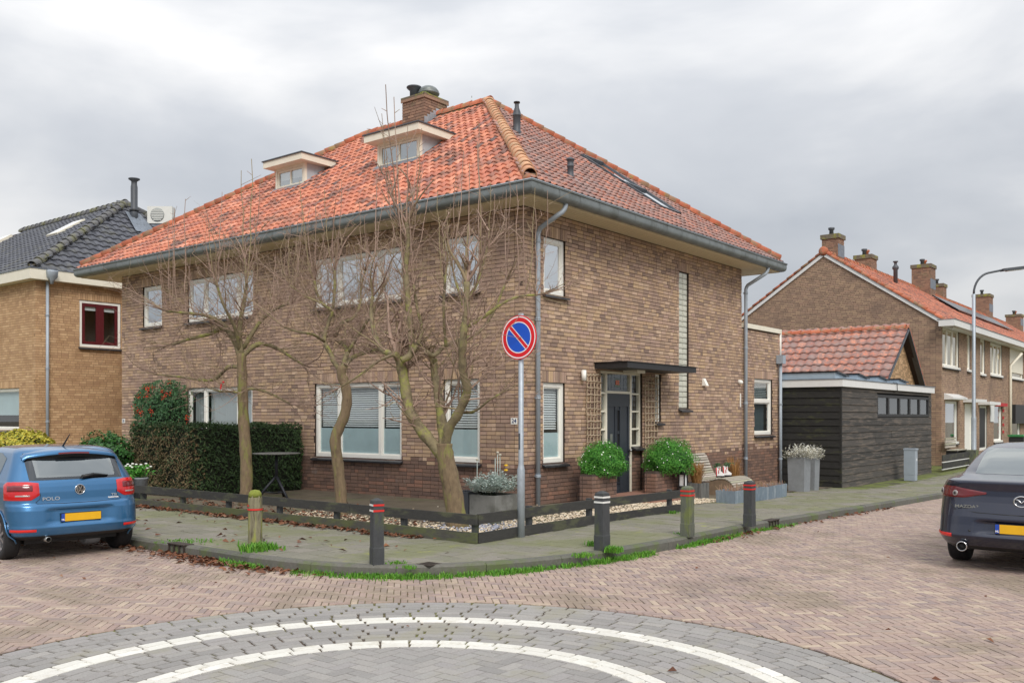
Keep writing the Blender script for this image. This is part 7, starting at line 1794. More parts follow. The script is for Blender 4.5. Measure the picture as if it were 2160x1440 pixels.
g1 = ony(1549, 1005, -.30); grass_tuft('brown grass tuft behind the lounger by the downpipe', (g1.x, -.3, gz(g1.x) + .02), .80, .26, 240)

# row of low zinc tubs
z0p = ong(1549, 1062); z1p = ong(1660, 1047); z2p = ong(1521, 1060)
dy_ = z2p.y - z0p.y; n = 4
for i in range(n):
    a = z0p.x + (z1p.x - z0p.x) * i / n; b = z0p.x + (z1p.x - z0p.x) * (i + 1) / n; y = z0p.y + (z1p.y - z0p.y) * (i + .5) / n + random.uniform(-.02, .02)
    lab = ['low zinc tub nearest the door, at the left end of its row', 'low zinc tub second from the left end of its row', 'low zinc tub second from the tall grey planters', 'low zinc tub next to the tall grey planters'][i]
    tub('zinc_tub', lab, a + .02, b - .02, y + random.uniform(-.05, .05), y + max(.38, dy_ * .8), gz(a) - .01, gz(a) + .26 + random.uniform(-.015, .025), 'zinc_tub', taper=.012, group='low zinc tubs in front of the lounger', wall=.02)
    q = MB(); c = Vector(((a + b) / 2, y + .2, gz(a) + .22)); st_ = thing('withered_plant', ['withered stems in the leftmost zinc tub', 'withered stems in the second zinc tub from the left', 'withered stems in the third zinc tub from the left', 'withered stems in the rightmost zinc tub'][i], 'plant', c, 0, 'withered plants in the zinc tubs')
    for _ in range(90):
        p = c + Vector((random.uniform(-(b - a) * .45, (b - a) * .45), random.uniform(-.16, .16), 0)); d = Vector((random.gauss(0, .35), random.gauss(0, .35), 1)).normalized(); q.tube([p, p + d * random.uniform(.05, .17)], [.005, .003], 3, 0, random.random() * .98 + .01, cap=False)
    q.build('stems', 'dry_stem', st_)
# two tall planters with white foliage
for i, (ul, uc_, ur, vt, vb, lab, lab2) in enumerate(((1662, 1697, 1712, 964, 1037, 'tall grey square planter, the left of two by the shed', 'white-leaved plant in the left tall planter'), (1702, 1719, 1733, 966, 1034, 'tall grey square planter, the right of two by the shed', 'white-leaved plant in the right tall planter'))):
    cpt = ong(uc_, vb); D = depth(cpt); h = (vb - vt) * D / F_PX
    wx = abs((ur - uc_) / (F_PX / D) / .62) * 1.25; wy = abs((uc_ - ul) / (F_PX / D) / .7857); wx = wy = (wx + wy) / 2 if i == 0 else .36
    tub('tall_planter', lab, cpt.x, cpt.x + wx, cpt.y, cpt.y + wy, gz(cpt.x) - .01, gz(cpt.x) + h, 'tub_grey', taper=.02, group='tall grey planters by the shed')
    c = Vector((cpt.x + wx / 2, cpt.y + wy / 2, gz(cpt.x) + h - .02)); pl = thing('dusty_miller', lab2, 'plant', c, 0, 'white-leaved plants in the tall planters')
    q = MB()
    for _ in range(210):
        a = random.random() * 6.283; rr = math.sqrt(random.random()) * wx * .85; b0 = c + Vector((math.cos(a) * rr * .7, math.sin(a) * rr * .7, 0)); tip = b0 + Vector((math.cos(a) * rr * .5, math.sin(a) * rr * .5, random.uniform(.08, .40) - (rr / wx) * .14))
        for k in range(8):
            pc = b0.lerp(tip, .3 + .7 * k / 7); an = random.random() * 6.283; d = Vector((math.cos(an), math.sin(an), .5)).normalized(); l_ = random.uniform(.04, .09); e = d.cross(Vector((0, 0, 1))).normalized() * l_ * .16
            q.add([pc, pc + d * l_ * .5 + e, pc + d * l_, pc + d * l_ * .5 - e], [(0, 1, 2, 3)], 0, random.random() * .98 + .01)
    q.build('foliage', 'silver_dry', pl)
# lantern beside the right brick planter
lp = ony(1441, 1022, -.95); lz = gz(lp.x) + .25
la = thing('lantern', 'small black lantern with white glass beside the right brick planter', 'lantern', (lp.x, -.95, gz(lp.x)))
q = MB(); q.box(lp.x - .06, lp.x + .06, -1.01, -.89, gz(lp.x) - .03, lz - .01); q.build('stand', 'pipe_grey', la)
q = MB(); q.box(lp.x - .055, lp.x + .055, -1.005, -.895, lz + .03, lz + .27); q.build('glass', 'blind', la)
q = MB(); q.box(lp.x - .08, lp.x + .08, -1.03, -.87, lz - .01, lz + .03); q.build('base', 'plastic_black', la)
for dx in (-.065, .065):
    for dy in (-.065, .065): q = MB(); q.box(lp.x + dx - .01, lp.x + dx + .01, -.95 + dy - .01, -.95 + dy + .01, lz + .03, lz + .27); q.build('corner_bar', 'plastic_black', la)
q = MB(); q.lathe([(.11, 0), (.05, .07), (.02, .1), (0, .1)], (lp.x, -.95, lz + .27), 4); q.build('roof', 'plastic_black', la)

# tripod garden table in front of the hedge
tp = onz(583, 1052, 0); D = depth(tp); th = (1052 - 957) * D / F_PX
tb = thing('garden_table', 'round-topped dark metal tripod table in front of the hedge', 'table', tp)
q = MB(); q.lathe([(.0, -.004), (.46, 0), (.47, .012), (.46, .02), (0, .02)], tp + Vector((0, 0, th)), 28); q.build('table_top', 'planter_wood', tb)
q = MB(); q.tube([tp + Vector((0, 0, .42)), tp + Vector((0, 0, th))], .032, 12); q.build('column', 'garden_metal', tb)
for k in range(3):
    a = k * 2.094 + .5; e = tp + Vector((math.cos(a) * .38, math.sin(a) * .38, 0)); q = MB(); q.tube([tp + Vector((0, 0, .46)), tp.lerp(e, .5) + Vector((0, 0, .24)), e], .026, 8); q.build('leg', 'garden_metal', tb)
    q = MB(); q.tube([tp + Vector((0, 0, .12)), tp.lerp(e, .62) + Vector((0, 0, .15))], .014, 8); q.build('brace', 'garden_metal', tb)
# pots with white flowers behind the brown end of the fence
for u, lab, l2 in ((277, 'grey zinc flower pot nearest the blue hatchback behind the fence', 'white-flowered plant in the pot nearest the blue hatchback'), (297, 'grey zinc flower pot nearest the hedge behind the fence', 'white-flowered plant in the pot nearest the hedge')):
    p = onz(u, 1062, 0); D = depth(p); t = thing('flower_pot', lab, 'flower pot', p, 0, 'flower pots behind the brown fence')
    q = MB(); q.lathe([(.10, 0), (.13, .46), (.145, .47), (.145, .5), (.12, .5), (.11, .42)], p, 16); q.build('pot', 'tub_grey', t)
    q = MB(); m = thing('pot_plant', l2, 'plant', p + Vector((0, 0, .45))); 
    for _ in range(140): leafq(q, p + Vector((random.gauss(0, .09), random.gauss(0, .09), .5 + random.uniform(0, .22))), (0, 0, 1), .09, .05)
    q.build('foliage', 'daisy_leaf', m)
    q = MB()
    for _ in range(7): q.lathe([(.01, 0), (.03, .01), (.02, .025), (0, .028)], p + Vector((random.gauss(0, .08), random.gauss(0, .08), .66 + random.uniform(0, .1))), 7)
    q.build('flowers', 'daisy', m, kind='stuff')

# ------------------------------------------------------------------ things in front of the terrace
ff = thing('low_rail_fence', 'low dark rail fence in front of the terrace beyond the shed', 'fence', (SXE + .6, SY - .4, gb0))
fa, fb_ = SXE + .3, SXE + 4.4; fyy = SY - .3
for z in (.12, .40): q = MB(); q.box(fa, fb_, fyy - .03, fyy, gb0 + z, gb0 + z + .22); q.build('rail', 'fence_wood', ff)
for z in (.345, .09): q = MB(); q.box(fa, fb_, fyy - .035, fyy + .005, gb0 + z, gb0 + z + .03); q.build('batten', 'trim_white', ff)
q = MB(); q.box(fb_ + .02, fb_ + .55, fyy - .25, fyy + .1, gb0, gb0 + .68); q.build('end_post', 'post_green', ff)
bp = Vector((ony(2012, 950, RYF - .5).x, RYF - .5, gb0)); be = thing('slatted_bench', 'small wooden bench against the terrace wall', 'bench', bp)
for k in range(4): q = MB(); q.box(bp.x - .1, bp.x + 1.6, bp.y + .3 - .02, bp.y + .32, gb0 + .72 + k * .11, gb0 + .80 + k * .11); q.build('back_slat', 'lounger_slat', be)
for k in range(3): q = MB(); q.box(bp.x - .1, bp.x + 1.6, bp.y - .15 + k * .14, bp.y - .04 + k * .14, gb0 + .62, gb0 + .65); q.build('seat_slat', 'lounger_slat', be)
for x in (bp.x, bp.x + 1.5): q = MB(); q.box(x - .03, x + .03, bp.y - .15, bp.y + .28, gb0, gb0 + .62); q.build('leg', 'garden_metal', be)
gbp = Vector((ony(2146, 940, RYF - 1.2).x, RYF - 1.2, gb0)); wb = thing('wheelie_bin', 'green-lidded wheelie bin in front of the terrace', 'bin', gbp)
q = MB(); q.box(gbp.x - .3, gbp.x + .9, gbp.y - .3, gbp.y + .3, gb0, gb0 + 1.02); q.build('body', 'black_paint', wb)
q = MB(); q.prism([(gbp.x - .34, gbp.y - .34, gb0 + 1.03), (gbp.x + .94, gbp.y - .34, gb0 + 1.03), (gbp.x + .94, gbp.y - .3, gb0 + 1.12), (gbp.x - .34, gbp.y - .3, gb0 + 1.12)], (0, .68, 0)); q.build('lid', 'bin_green', wb)
# ------------------------------------------------------------------ cars
def paint(name, col, flake=.25):
    m = mat(name, [col], 0.3, 3, 0.0, 0, 10, metal=flake, coat=1.0)
    return m
paint('paint_blue', srgb((58, 114, 160)), .6); paint('paint_navy', srgb((13, 21, 46)), .08)
mat('tyre', L3((34, 34, 36)), 0.8, 30, 0.15, 0.3, 80)
mat('rim', L3((150, 152, 156)), 0.3, 8, 0.05, metal=0.8)
mat('chrome', L3((214, 216, 218)), 0.12, 4, 0.0, metal=1.0)
mat('plate_yellow', L3((232, 178, 28)), 0.45, 9, 0.06, stretch=(1, 1, .3))
mat('plate_blue', L3((34, 74, 170)), 0.45, 4, 0.0)
mat('lens_red', L3((196, 18, 24)), 0.12, 14, 0.12, coat=1.0)
mat('lens_dark', L3((108, 16, 24)), 0.12, 10, 0.1, coat=1.0)
mat('lens_clear', L3((158, 150, 148)), 0.1, 10, 0.1, coat=1.0)
mat('reflector', L3((224, 40, 36)), 0.25, 60, 0.1, coat=.6)
mat('car_trim', L3((26, 27, 29)), 0.45, 10, 0.1)
mat('car_seat', L3((60, 62, 66)), 0.9, 5, 0.1)
glassmat('car_glass', (0.30, 0.33, 0.33), refl=(0.92, 0.97, 0.96), boost=0.24)
glassmat('car_glass_edge', (0.04, 0.045, 0.045), refl=(0.9, 0.95, 1.0), boost=0.05)
def interp(tab, z):
    for (a, b) in zip(tab[:-1], tab[1:]):
        if z <= b[0]:
            t = (z - a[0]) / (b[0] - a[0]) if b[0] > a[0] else 0; t = min(max(t, 0), 1); return [x + (y - x) * t for x, y in zip(a[1:], b[1:])]
    return list(tab[-1][1:])
def zmapper(tab):
    def f(z):
        for (a, b) in zip(tab[:-1], tab[1:]):
            if z <= b[0]: return a[1] + (z - a[0]) * (b[1] - a[1]) / (b[0] - a[0])
        return tab[-1][1] + z - tab[-1][0]
    return f
class Car:
    """Body lofted from horizontal outlines; P(s, z) walks the outline from the middle of the tail."""
    def __init__(c, tab, axles, wr, track, recess=None): c.tab, c.axles, c.wr, c.track, c.recess = tab, axles, wr, track, recess
    def par(c, z): return interp(c.tab, z)         # yr, yf, hw, rc, bow
    def P(c, s, z, off=0.0):
        yr, yf, a, r, bow = c.par(z); sg = 1 if s >= 0 else -1; q = abs(s); b = bow * ((a - r) / a) ** 2
        if q < a - r: x, y, nx, ny = q, yr + bow * (q / a) ** 2, 2 * bow * q / a / a * 1.0, -1.0
        elif q < a - r + r * math.pi / 2:
            t = (q - (a - r)) / r; x, y, nx, ny = a - r + r * math.sin(t), yr + b + r * (1 - math.cos(t)), math.sin(t), -math.cos(t)
        else: x, y, nx, ny = a, yr + b + r + (q - (a - r + r * math.pi / 2)), 1.0, 0.0
        if c.recess and q < c.recess[1] + .08:
            x0, x1, z0, z1, d = c.recess; fx = min(1, max(0, (x1 + .06 - q) / .12)); fz = min(1, max(0, (z - z0) / .04)) * min(1, max(0, (z1 - z) / .03)); y += d * fx * fz
        l = math.hypot(nx, ny); yr2 = c.par(z + .02)[0]; nz = (yr2 - yr) / .02 * .9 if q < a else 0; nrm = Vector((sg * nx / l, ny / l, min(1.5, max(-.8, nz)))).normalized()
        return Vector((sg * x, y, z)) + nrm * off
    def side(c, y, z, sg=-1, off=0.0):
        yr, yf, a, r, bow = c.par(z); a2 = c.par(z + .02)[2]; n = Vector((sg, 0, (a - a2) / .02)).normalized(); return Vector((sg * a, y, z)) + n * off
    def loop(c, z, ny=110):
        yr, yf, a, r, bow = c.par(z); b = bow * ((a - r) / a) ** 2; pts_ = []
        for s in lin(0, a - r, 18): pts_.append(c.P(s, z))
        for t in lin(0, 1, 9)[1:]: pts_.append(c.P(a - r + r * math.pi / 2 * t, z))
        fd = min(.45, (yf - yr) * .35); ys = lin(yr + b + r, max(yf - fd, yr + b + r + .01), ny)
        for y in ys[1:]: pts_.append(Vector((a, y, z)))
        for t in lin(0, 1, 12)[1:]: an = t * math.pi / 2; pts_.append(Vector((a - .5 * a * (1 - math.cos(an)), ys[-1] + (yf - ys[-1]) * .95 * math.sin(an), z)))
        pts_.append(Vector((0, yf, z)))
        for p in pts_:         # wheel housings
            if p.x > a - .03:
                for ya in c.axles:
                    if math.hypot(p.y - ya, p.z - c.wr) < c.wr + .055: p.x = c.track / 2 - .13
        return pts_ + [Vector((-p.x, p.y, p.z)) for p in reversed(pts_[1:-1])]
    def body(c, mb, zs, dark_below):
        rows = [c.loop(z) for z in zs]; n = len(rows[0])
        for rw_ in rows: mb.v.extend([tuple(p) for p in rw_])
        for i in range(len(zs) - 1):
            for k in range(n):
                k2 = (k + 1) % n; mb.f.append((i * n + k, i * n + k2, (i + 1) * n + k2, (i + 1) * n + k)); p, q = rows[i][k], rows[i + 1][k]
                dk = zs[i] < dark_below or (abs(p.x) < c.track / 2 - .12 and abs(q.x) < c.track / 2 - .05 and any(math.hypot(p.y - ya, p.z - c.wr) < c.wr + .07 for ya in c.axles) and zs[i] < c.wr * 2 + .1 and abs(p.y - c.par(zs[i])[0]) > .2)
                mb.m.append(1 if dk else 0); mb.r.append(0); mb.s.append(True)
        e = (len(zs) - 1) * n; mb.f.append(tuple(e + k for k in range(n))); mb.m.append(0); mb.r.append(0); mb.s.append(True)
        mb.f.append(tuple(reversed(range(n)))); mb.m.append(1); mb.r.append(0); mb.s.append(False)
    def patch(c, mb, s0, s1, zlo, zhi, off, ns=20, nz=10, sg=1, edge=.0, mat_=0):
        """a panel lying on the tail between s0..s1 and zlo(s)..zhi(s)"""
        def fn(s, t):
            a, b = zlo(s), zhi(s); return c.P(s * sg, a + (b - a) * t, off * (0.35 if (t in (0, 1) or s in (s0, s1)) else 1))
        mb.grid(fn, lin(s0, s1, ns), lin(0, 1, nz), mat_, 0, True, flip=(sg < 0))
    def spatch(c, mb, y0, y1, zlo, zhi, off, sg=-1, ny=16, nz=8):
        mb.grid(lambda y, t: c.side(y, zlo(y) + (zhi(y) - zlo(y)) * t, sg, off), lin(y0, y1, ny), lin(0, 1, nz), 0, 0, True, flip=(sg < 0))
def wheel(par, x, y, r_, wd, sg, M, rimr):
    q = MB(); ax = (sg, 0, 0); c = (x, y, r_)
    q.lathe([(rimr, -wd / 2), (r_ * .94, -wd / 2), (r_, -wd / 2 + .03), (r_, wd / 2 - .03), (r_ * .94, wd / 2), (rimr, wd / 2), (rimr - .01, wd / 2 - .02), (rimr - .02, -wd / 2 + .05)], c, 36, axis=ax); me = q.mesh('tyre', ['tyre']); me.transform(M); w_ = link('wheel', me, par)
    q = MB(); q.lathe([(rimr, -.03), (rimr, wd / 2 - .01), (rimr - .02, wd / 2 - .006), (rimr - .03, wd / 2 - .05), (.05, wd / 2 - .06)], c, 30, axis=ax); me = q.mesh('rim', ['rim']); me.transform(M); link('rim', me, w_)
    for k in range(7):
        a = 2 * math.pi * k / 7; q = MB(); d = Vector((0, math.cos(a), math.sin(a))); e = Vector((0, -math.sin(a), math.cos(a)))
        q.obox(Vector(c) + Vector((sg * (wd / 2 - .025), 0, 0)) + d * rimr * .52, d * rimr * .46, e * .018, Vector((.012, 0, 0))); me = q.mesh('spoke', ['rim']); me.transform(M); link('spoke', me, w_)
    q = MB(); q.lathe([(.045, 0), (.05, .02), (.03, .03), (0, .03)], Vector(c) + Vector((sg * (wd / 2 - .04), 0, 0)), 14, axis=ax); me = q.mesh('hub_cap', ['rim']); me.transform(M); link('hub_cap', me, w_)
def add(mb, name, mats_, M, par):
    me = mb.mesh(name, [mats_] if isinstance(mats_, str) else mats_); me.transform(M); return link(name, me, par)
def car_text(name, txt, size, p, car, M, par, matn='chrome', tilt=0.0, stretch=1.0, bold=.001):
    me = textmesh(txt, size, .004, 0, bold); T = Matrix.Translation(p) @ Matrix.Rotation(R(90 - tilt), 4, 'X') @ Matrix.Diagonal((stretch, 1, 1, 1)); me.transform(M @ T); me.materials.clear(); me.materials.append(MATS[matn]); return link(name, me, par)
def nplate(car, z, hw, par, M, off=.012):
    yb = car.P(0, z)[1] - off
    q = MB(); q.box(-hw, hw, yb - .006, yb + .03, z - .057, z + .057); pl = add(q, 'number_plate', 'car_trim', M, par)
    q = MB(); q.box(-hw + .05, hw - .006, yb - .009, yb - .005, z - .05, z + .05); add(q, 'plate_face', 'plate_yellow', M, pl)
    q = MB(); q.box(-hw + .006, -hw + .048, yb - .009, yb - .005, z - .05, z + .05); add(q, 'plate_band', 'plate_blue', M, pl)
    car_text('country_code', 'NL', .03, (-hw + .027, yb - .0085, z - .028), car, M, pl, 'sign_white')
    return yb

# ---- the blue hatchback
T = [(.17, .14, 3.80, .72, .22, .05), (.22, .06, 3.88, .78, .26, .05), (.27, .02, 3.93, .815, .29, .055), (.33, .0, 3.95, .832, .30, .06), (.39, -.012, 3.95, .84, .31, .06), (.43, -.006, 3.95, .84, .31, .06), (.52, .0, 3.95, .84, .31, .06), (.60, .012, 3.93, .84, .31, .06), (.64, .03, 3.90, .84, .31, .06), (.66, .055, 3.88, .84, .31, .06), (.70, .062, 3.8, .838, .31, .06),
     (.80, .07, 3.4, .836, .31, .06), (.88, .085, 3.05, .83, .31, .06), (.94, .105, 2.75, .818, .30, .06), (.97, .122, 2.66, .805, .29, .06), (1.02, .16, 2.58, .785, .27, .06), (1.10, .215, 2.45, .752, .25, .06), (1.20, .285, 2.28, .712, .23, .065), (1.30, .36, 2.08, .672, .22, .07), (1.345, .395, 1.98, .652, .21, .07), (1.385, .43, 1.87, .622, .20, .08), (1.42, .50, 1.75, .565, .20, .08), (1.445, .62, 1.62, .48, .19, .07), (1.46, .80, 1.48, .35, .15, .05), (1.467, 1.0, 1.38, .16, .08, .02)]
zm = zmapper([(.17, .27), (.39, .43), (.52, .535), (.66, .745), (.80, .89), (.975, 1.035), (1.335, 1.385), (1.467, 1.48)])
T = [(zm(t[0]), *t[1:]) for t in T]
car = Car(T, (.62, 3.09), .30, 1.46, recess=(0, .40, .45, .68, .035))
yaw = R(-6); sc_ = .945
Xb, Db = (173 - CX) / F_PX * 11.6, 11.6
ob = Vector((CAM[0] + Xb * dR[0] + Db * dR[1], CAM[1] + Xb * dL[0] + Db * dL[1], ROAD))
polo = thing('blue_hatchback', 'metallic blue hatchback parked by the kerb at the left', 'car', ob, yaw)
M = Matrix.Translation(ob) @ Matrix.Rotation(yaw, 4, 'Z') @ Matrix.Scale(sc_, 4)
zs = sorted({*[t[0] for t in T], *lin(.27, 1.38, 60)})
q = MB(); car.body(q, zs, .31); add(q, 'body', ['paint_blue', 'car_trim'], M, polo)
for sg in (-1, 1):
    for y in car.axles: wheel(polo, sg * .735, y, .30, .185, sg, M, .20)
    for ya in car.axles:
        q = MB(); q.tube([car.side(ya + math.cos(a) * .357, .30 + math.sin(a) * .357, sg, .002) for a in lin(-.35, math.pi + .35, 26) if .30 + math.sin(a) * .357 > .18], .012, 6); add(q, 'wheel_arch', 'paint_blue', M, polo)
    for y0, y1, n_ in ((.74, 1.42, 'quarter_window'), (1.49, 2.35, 'door_window')):
        q = MB(); car.spatch(q, y0, y1, lambda y: 1.05, lambda y: min(1.38, 1.38 - max(0, (1.0 - y)) * .25, 1.38 - max(0, y - 1.95) * .62), .004, sg); add(q, n_, 'car_glass', M, polo)
    q = MB(); q.tube([car.side(1.455, z, sg, .004) for z in lin(.28, .98, 10)], .004, 4); add(q, 'door_seam', 'car_trim', M, polo)
    # tail lamp wraps round the corner
    q = MB(); hi = lambda s: 1.025 - max(0, (.62 - s)) * .15; lo = lambda s: .79 + max(0, (.60 - s)) * .62
    car.patch(q, .50, 1.0, lo, lambda s: hi(s) - max(0, s - .9) * .4, .012, 24, 10, sg); tl = add(q, 'tail_lamp', 'lens_red', M, polo)
    q = MB(); car.patch(q, .60, .80, lambda s: .83, lambda s: .865, .016, 10, 4, sg); add(q, 'reversing_lens', 'lens_clear', M, tl)
    q = MB(); car.patch(q, .56, .92, lambda s: .89, lambda s: .99, .0165, 14, 6, sg); add(q, 'brake_lens', 'lens_dark', M, tl)
    q = MB(); car.patch(q, .56, .90, lambda s: .385, lambda s: .42, .008, 12, 4, sg); add(q, 'reflector', 'reflector', M, polo)
# tail: spoiler, window, wiper, badge
q = MB(); car.patch(q, -.60, .60, lambda s: 1.04, lambda s: 1.385, .004, 30, 12); rw_ = add(q, 'rear_window', 'car_glass_edge', M, polo)
q = MB(); car.patch(q, -.52, .52, lambda s: 1.065, lambda s: 1.36, .007, 30, 12); add(q, 'rear_pane', 'car_glass', M, rw_)
q = MB()
q.grid(lambda s, t: Vector((s, .27 + .09 * (s / .6) ** 2 + [0, 0, .02, .10, .26][t], [1.375, 1.40, 1.42, 1.44, 1.457][t] - .06 * (s / .6) ** 2 - (.03 if abs(s) > .58 else 0))), lin(-.62, .62, 25), range(5)); q.grid(lambda s, t: Vector((s, .27 + .09 * (s / .6) ** 2 + t * .14, 1.375 - .06 * (s / .6) ** 2 - t * .01)), lin(-.62, .62, 25), [0, 1], flip=True); sp_ = add(q, 'roof_spoiler', 'paint_blue', M, polo)
q = MB(); q.grid(lambda s, t: Vector((s, .275 + .09 * (s / .6) ** 2 + .04 * t, 1.376 - .06 * (s / .6) ** 2 - .05 * t)), lin(-.58, .58, 25), [0, 1], flip=True); add(q, 'spoiler_shadow_gap', 'car_trim', M, sp_)
q = MB(); q.grid(lambda s, t: Vector((s, .262 + .09 * (s / .6) ** 2 + .004 * t, 1.377 + .022 * t - .06 * (s / .6) ** 2)), lin(-.20, .20, 11), [0, 1]); add(q, 'high_brake_light', 'lens_dark', M, sp_)
q = MB(); pv = car.P(.04, 1.05, .03); q.tube([pv, car.P(.2, 1.075, .035), car.P(.36, 1.065, .025), car.P(.40, 1.063, .02)], [.026, .02, .01, .006], 8); wi = add(q, 'rear_wiper', 'car_trim', M, polo)
q = MB(); q.tube([car.P(.08, 1.055, .018), car.P(.40, 1.065, .016)], .008, 6); add(q, 'wiper_blade', 'car_trim', M, wi)
b0 = car.P(0, .905, .0)
q = MB(); n = 32; axv = Vector((0, -1, .12)).normalized(); q.lathe([(.060, 0), (.066, .004), (.068, .010), (.064, .014), (.058, .012), (.056, .004)], b0, n, axis=axv, cap=False); bd = add(q, 'badge', 'chrome', M, polo)
q = MB(); q.lathe([(.060, .002), (.058, .007), (.0, .0075)], b0, n, axis=axv); add(q, 'badge_ground', 'car_trim', M, bd)
q = MB(); fr_ = lambda a, b: b0 + axv * .012 + Vector((a, 0, b))
for pl_ in ([(-.022, .046), (0, .004), (.022, .046)], [(-.05, .02), (-.024, -.044), (0, .0), (.024, -.044), (.05, .02)]):
    for p, r_ in zip(pl_[:-1], pl_[1:]): q.beam(fr_(*p), fr_(*r_), .010, .006, up=(0, -1, 0))
add(q, 'badge_letters', 'chrome', M, bd)
car_text('model_lettering', 'POLO', .062, car.P(-.365, .80, .008), car, M, polo, 'chrome', 6, 1.35); car_text('engine_lettering', 'TSI', .045, car.P(.45, .81, .008), car, M, polo, 'chrome', 6, 1.3); car_text('trim_lettering', 'BLUEMOTION', .022, car.P(.44, .775, .008), car, M, polo, 'sign_white', 6, 1.0)
nplate(car, .55, .26, polo, M)
q = MB()
for sg in (-1, 1): q.tube([car.P(sg * s, z, .001) for s, z in ((.61, 1.02), (.575, 1.0), (.505, .985), (.49, .85), (.50, .80), (.55, .76), (.53, .745), (0.2, .735), (0, .735))], .0045, 4)
add(q, 'tailgate_seam', 'car_trim', M, polo)
q = MB(); q.tube([(0 + .0, .70, 1.45), (.0, .66, 1.475), (.035, .52, 1.63)], [.018, .012, .006], 8); add(q, 'antenna', 'car_trim', M, polo)
q = MB(); q.lathe([(.03, 0), (.034, .0), (.034, .2), (.03, .2), (.029, .02)], (-.42, .0, .28), 18, axis=(0, 1, 0), cap=False); add(q, 'exhaust_pipe', 'steel', M, polo)
q = MB(); q.lathe([(.028, 0), (0, .001)], (-.42, .045, .28), 14, axis=(0, -1, 0)); add(q, 'exhaust_bore', 'dark_void', M, polo)
q = MB(); q.box(-.6, .6, .35, .7, .20, .30); add(q, 'rear_axle', 'car_trim', M, polo)
q = MB(); q.lathe([(.12, -.1), (.13, 0), (.12, .1)], (.30, .5, .24), 12, axis=(1, 0, 0)); add(q, 'spring_bump', 'tub_grey', M, polo)

# ---- the navy saloon
T = [(.16, .16, 4.45, .76, .20, .06), (.22, .07, 4.56, .83, .26, .08), (.28, .03, 4.62, .87, .30, .09), (.33, .0, 4.65, .892, .33, .10), (.37, -.012, 4.66, .90, .34, .10), (.42, -.004, 4.66, .90, .34, .11), (.52, .012, 4.66, .90, .35, .12), (.62, .03, 4.62, .90, .36, .12), (.70, .06, 4.5, .90, .37, .12), (.78, .09, 4.2, .90, .38, .12), (.86, .11, 3.9, .895, .38, .13), (.92, .115, 3.6, .885, .38, .13),
     (.98, .10, 3.35, .865, .37, .13), (1.015, .09, 3.2, .84, .36, .14), (1.03, .11, 3.12, .825, .36, .15), (1.045, .22, 3.05, .80, .34, .16), (1.06, .48, 2.98, .765, .30, .14), (1.08, .60, 2.93, .75, .28, .12), (1.15, .76, 2.78, .725, .26, .10), (1.25, 1.0, 2.58, .685, .25, .09), (1.33, 1.22, 2.40, .64, .24, .09), (1.38, 1.38, 2.25, .60, .23, .09), (1.41, 1.52, 2.12, .54, .21, .08), (1.43, 1.66, 2.0, .44, .18, .07), (1.44, 1.80, 1.92, .2, .10, .03)]
zm = zmapper([(.16, .25), (.36, .40), (.52, .53), (.62, .625), (1.44, 1.445)])
T = [(zm(t[0]), *t[1:]) for t in T]
car = Car(T, (.98, 3.70), .325, 1.58, recess=(0, .42, .42, .60, .04))
om = Vector((-1.95, -8.40, ROAD)); ym = R(-90 + 1.0)
mz = thing('navy_saloon', 'dark navy blue saloon car at the right edge', 'car', om, ym)
M = Matrix.Translation(om) @ Matrix.Rotation(ym, 4, 'Z')
zs = sorted({*[t[0] for t in T], *lin(.25, 1.0, 46), *lin(1.05, 1.4, 12)})
q = MB(); car.body(q, zs, .285); add(q, 'body', ['paint_navy', 'car_trim'], M, mz)
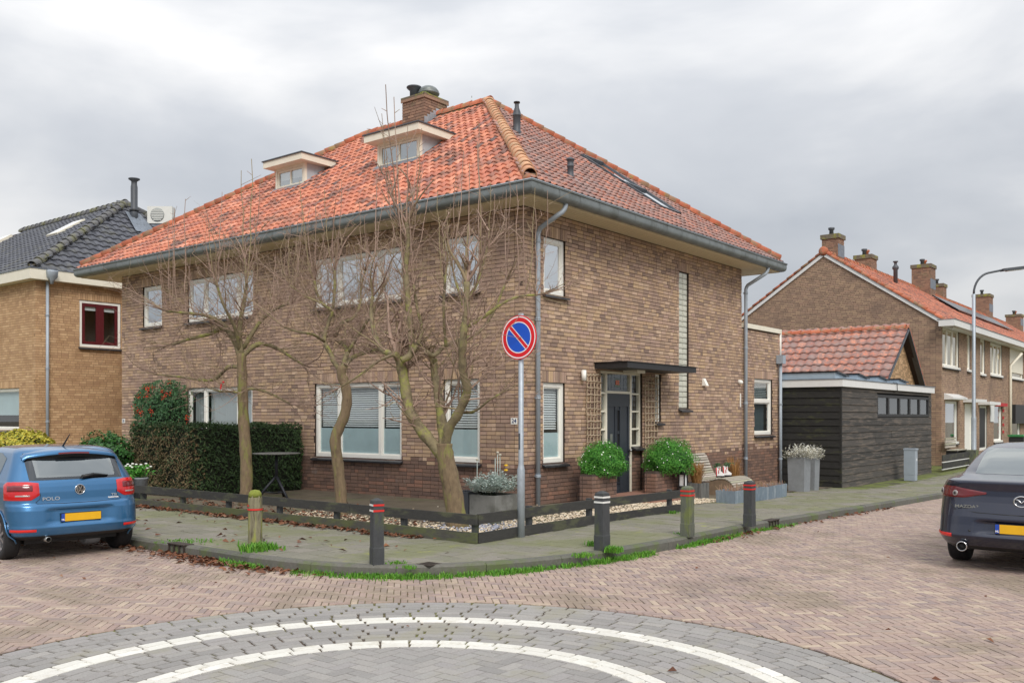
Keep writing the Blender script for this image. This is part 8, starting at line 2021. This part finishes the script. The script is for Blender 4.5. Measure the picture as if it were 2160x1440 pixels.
for sg in (-1, 1):
    for y in car.axles: wheel(mz, sg * .79, y, .325, .205, sg, M, .225)
    for ya in car.axles:
        q = MB(); q.tube([car.side(ya + math.cos(a) * .38, .325 + math.sin(a) * .38, sg, .002) for a in lin(-.35, math.pi + .35, 26) if .325 + math.sin(a) * .38 > .17], .012, 6); add(q, 'wheel_arch', 'paint_navy', M, mz)
    for y0, y1, n_ in ((1.15, 2.0, 'rear_side_window'), (2.07, 3.0, 'front_side_window')):
        q = MB(); car.spatch(q, y0, y1, lambda y: 1.0, lambda y: min(1.36, 1.08 + max(0, y - 1.1) * .42, 1.36 - max(0, y - 2.3) * .5), .004, sg); add(q, n_, 'car_glass', M, mz)
    # lamp cluster: red wing with two round lights
    q = MB(); car.patch(q, .36, 1.12, lambda s: .835 + max(0, (.6 - s)) * .20 - max(0, s - .62) * .02, lambda s: .905 + min(.055, max(0, s - .36) * .16) , .012, 26, 8, sg); tl = add(q, 'tail_lamp', 'lens_dark', M, mz)
    for s, zc, rr in ((.95, .888, .042), (.70, .882, .034)):
        p = car.P(sg * s, zc, .010); ax = (car.P(sg * s, zc, .02) - car.P(sg * s, zc, 0)).normalized()
        q = MB(); q.lathe([(rr, 0), (rr, .008), (rr * .8, .012), (rr * .55, .006), (rr * .5, .010), (0, .012)], p, 20, axis=ax); add(q, 'round_light', 'lens_clear', M, tl)
        q = MB(); q.lathe([(rr * .45, .012), (rr * .3, .02), (0, .021)], p, 14, axis=ax); add(q, 'light_bulb', 'car_trim', M, tl)
    q = MB(); car.patch(q, .72, 1.10, lambda s: .385 + max(0, s - .9) * .05, lambda s: .425 + max(0, s - .9) * .10, .008, 12, 4, sg); add(q, 'reflector', 'reflector', M, mz)
    q = MB(); ex = (sg * .60, .03, .285); q.lathe([(.048, 0), (.056, -.004), (.058, .02), (.056, .16), (.046, .16), (.045, .02)], ex, 20, axis=(0, 1, 0), cap=False); xp = add(q, 'exhaust_pipe', 'chrome', M, mz)
    q = MB(); q.lathe([(.046, 0), (0, .001)], (sg * .60, .05, .285), 16, axis=(0, -1, 0)); add(q, 'exhaust_bore', 'dark_void', M, xp)
    q = MB(); q.lathe([(.012, 0), (.012, .004), (0, .005)], car.P(sg * .52, .47, .001), 10, axis=(0, -1, 0)); add(q, 'parking_sensor', 'car_trim', M, mz)
    q = MB(); q.tube([car.P(sg * s, z, .001) for s, z in ((.86, 1.0), (.80, .95), (.78, .84), (.77, .76), (.70, .70), (.45, .675), (.2, .67), (0, .668))], .0045, 4); add(q, 'boot_seam', 'car_trim', M, mz)
q = MB(); car.patch(q, -.58, .58, lambda s: 1.09, lambda s: 1.375, .004, 24, 12); rw_ = add(q, 'rear_window', 'car_glass', M, mz)
b0 = car.P(0, .82, .0); axv = Vector((0, -1, .05)).normalized()
q = MB(); rg_ = [(math.cos(a) * .075, math.sin(a) * .058) for a in lin(0, 2 * math.pi, 33)]; q.tube([b0 + axv * .012 + Vector((x, 0, z)) for x, z in rg_], .009, 8, cap=False); bd = add(q, 'badge', 'chrome', M, mz)
q = MB(); wg_ = [(-.066, .024), (-.036, .020), (-.016, .0), (0, -.016), (.016, .0), (.036, .020), (.066, .024)]; q.tube([b0 + axv * .014 + Vector((x, 0, z)) for x, z in wg_], [.004, .008, .009, .008, .009, .008, .004], 8); add(q, 'badge_wings', 'chrome', M, bd)
car_text('model_lettering', 'MAZDA3', .048, car.P(-.56, .735, .008), car, M, mz, 'chrome', 2, 1.3)
nplate(car, .51, .26, mz, M)
q = MB(); q.tube([(0, 1.72, 1.43), (0, 1.64, 1.47), (0, 1.56, 1.475)], [.03, .02, .008], 8); add(q, 'roof_fin', 'paint_navy', M, mz)
q = MB(); q.box(-.65, .65, .5, 1.1, .2, .28); add(q, 'rear_axle', 'car_trim', M, mz)
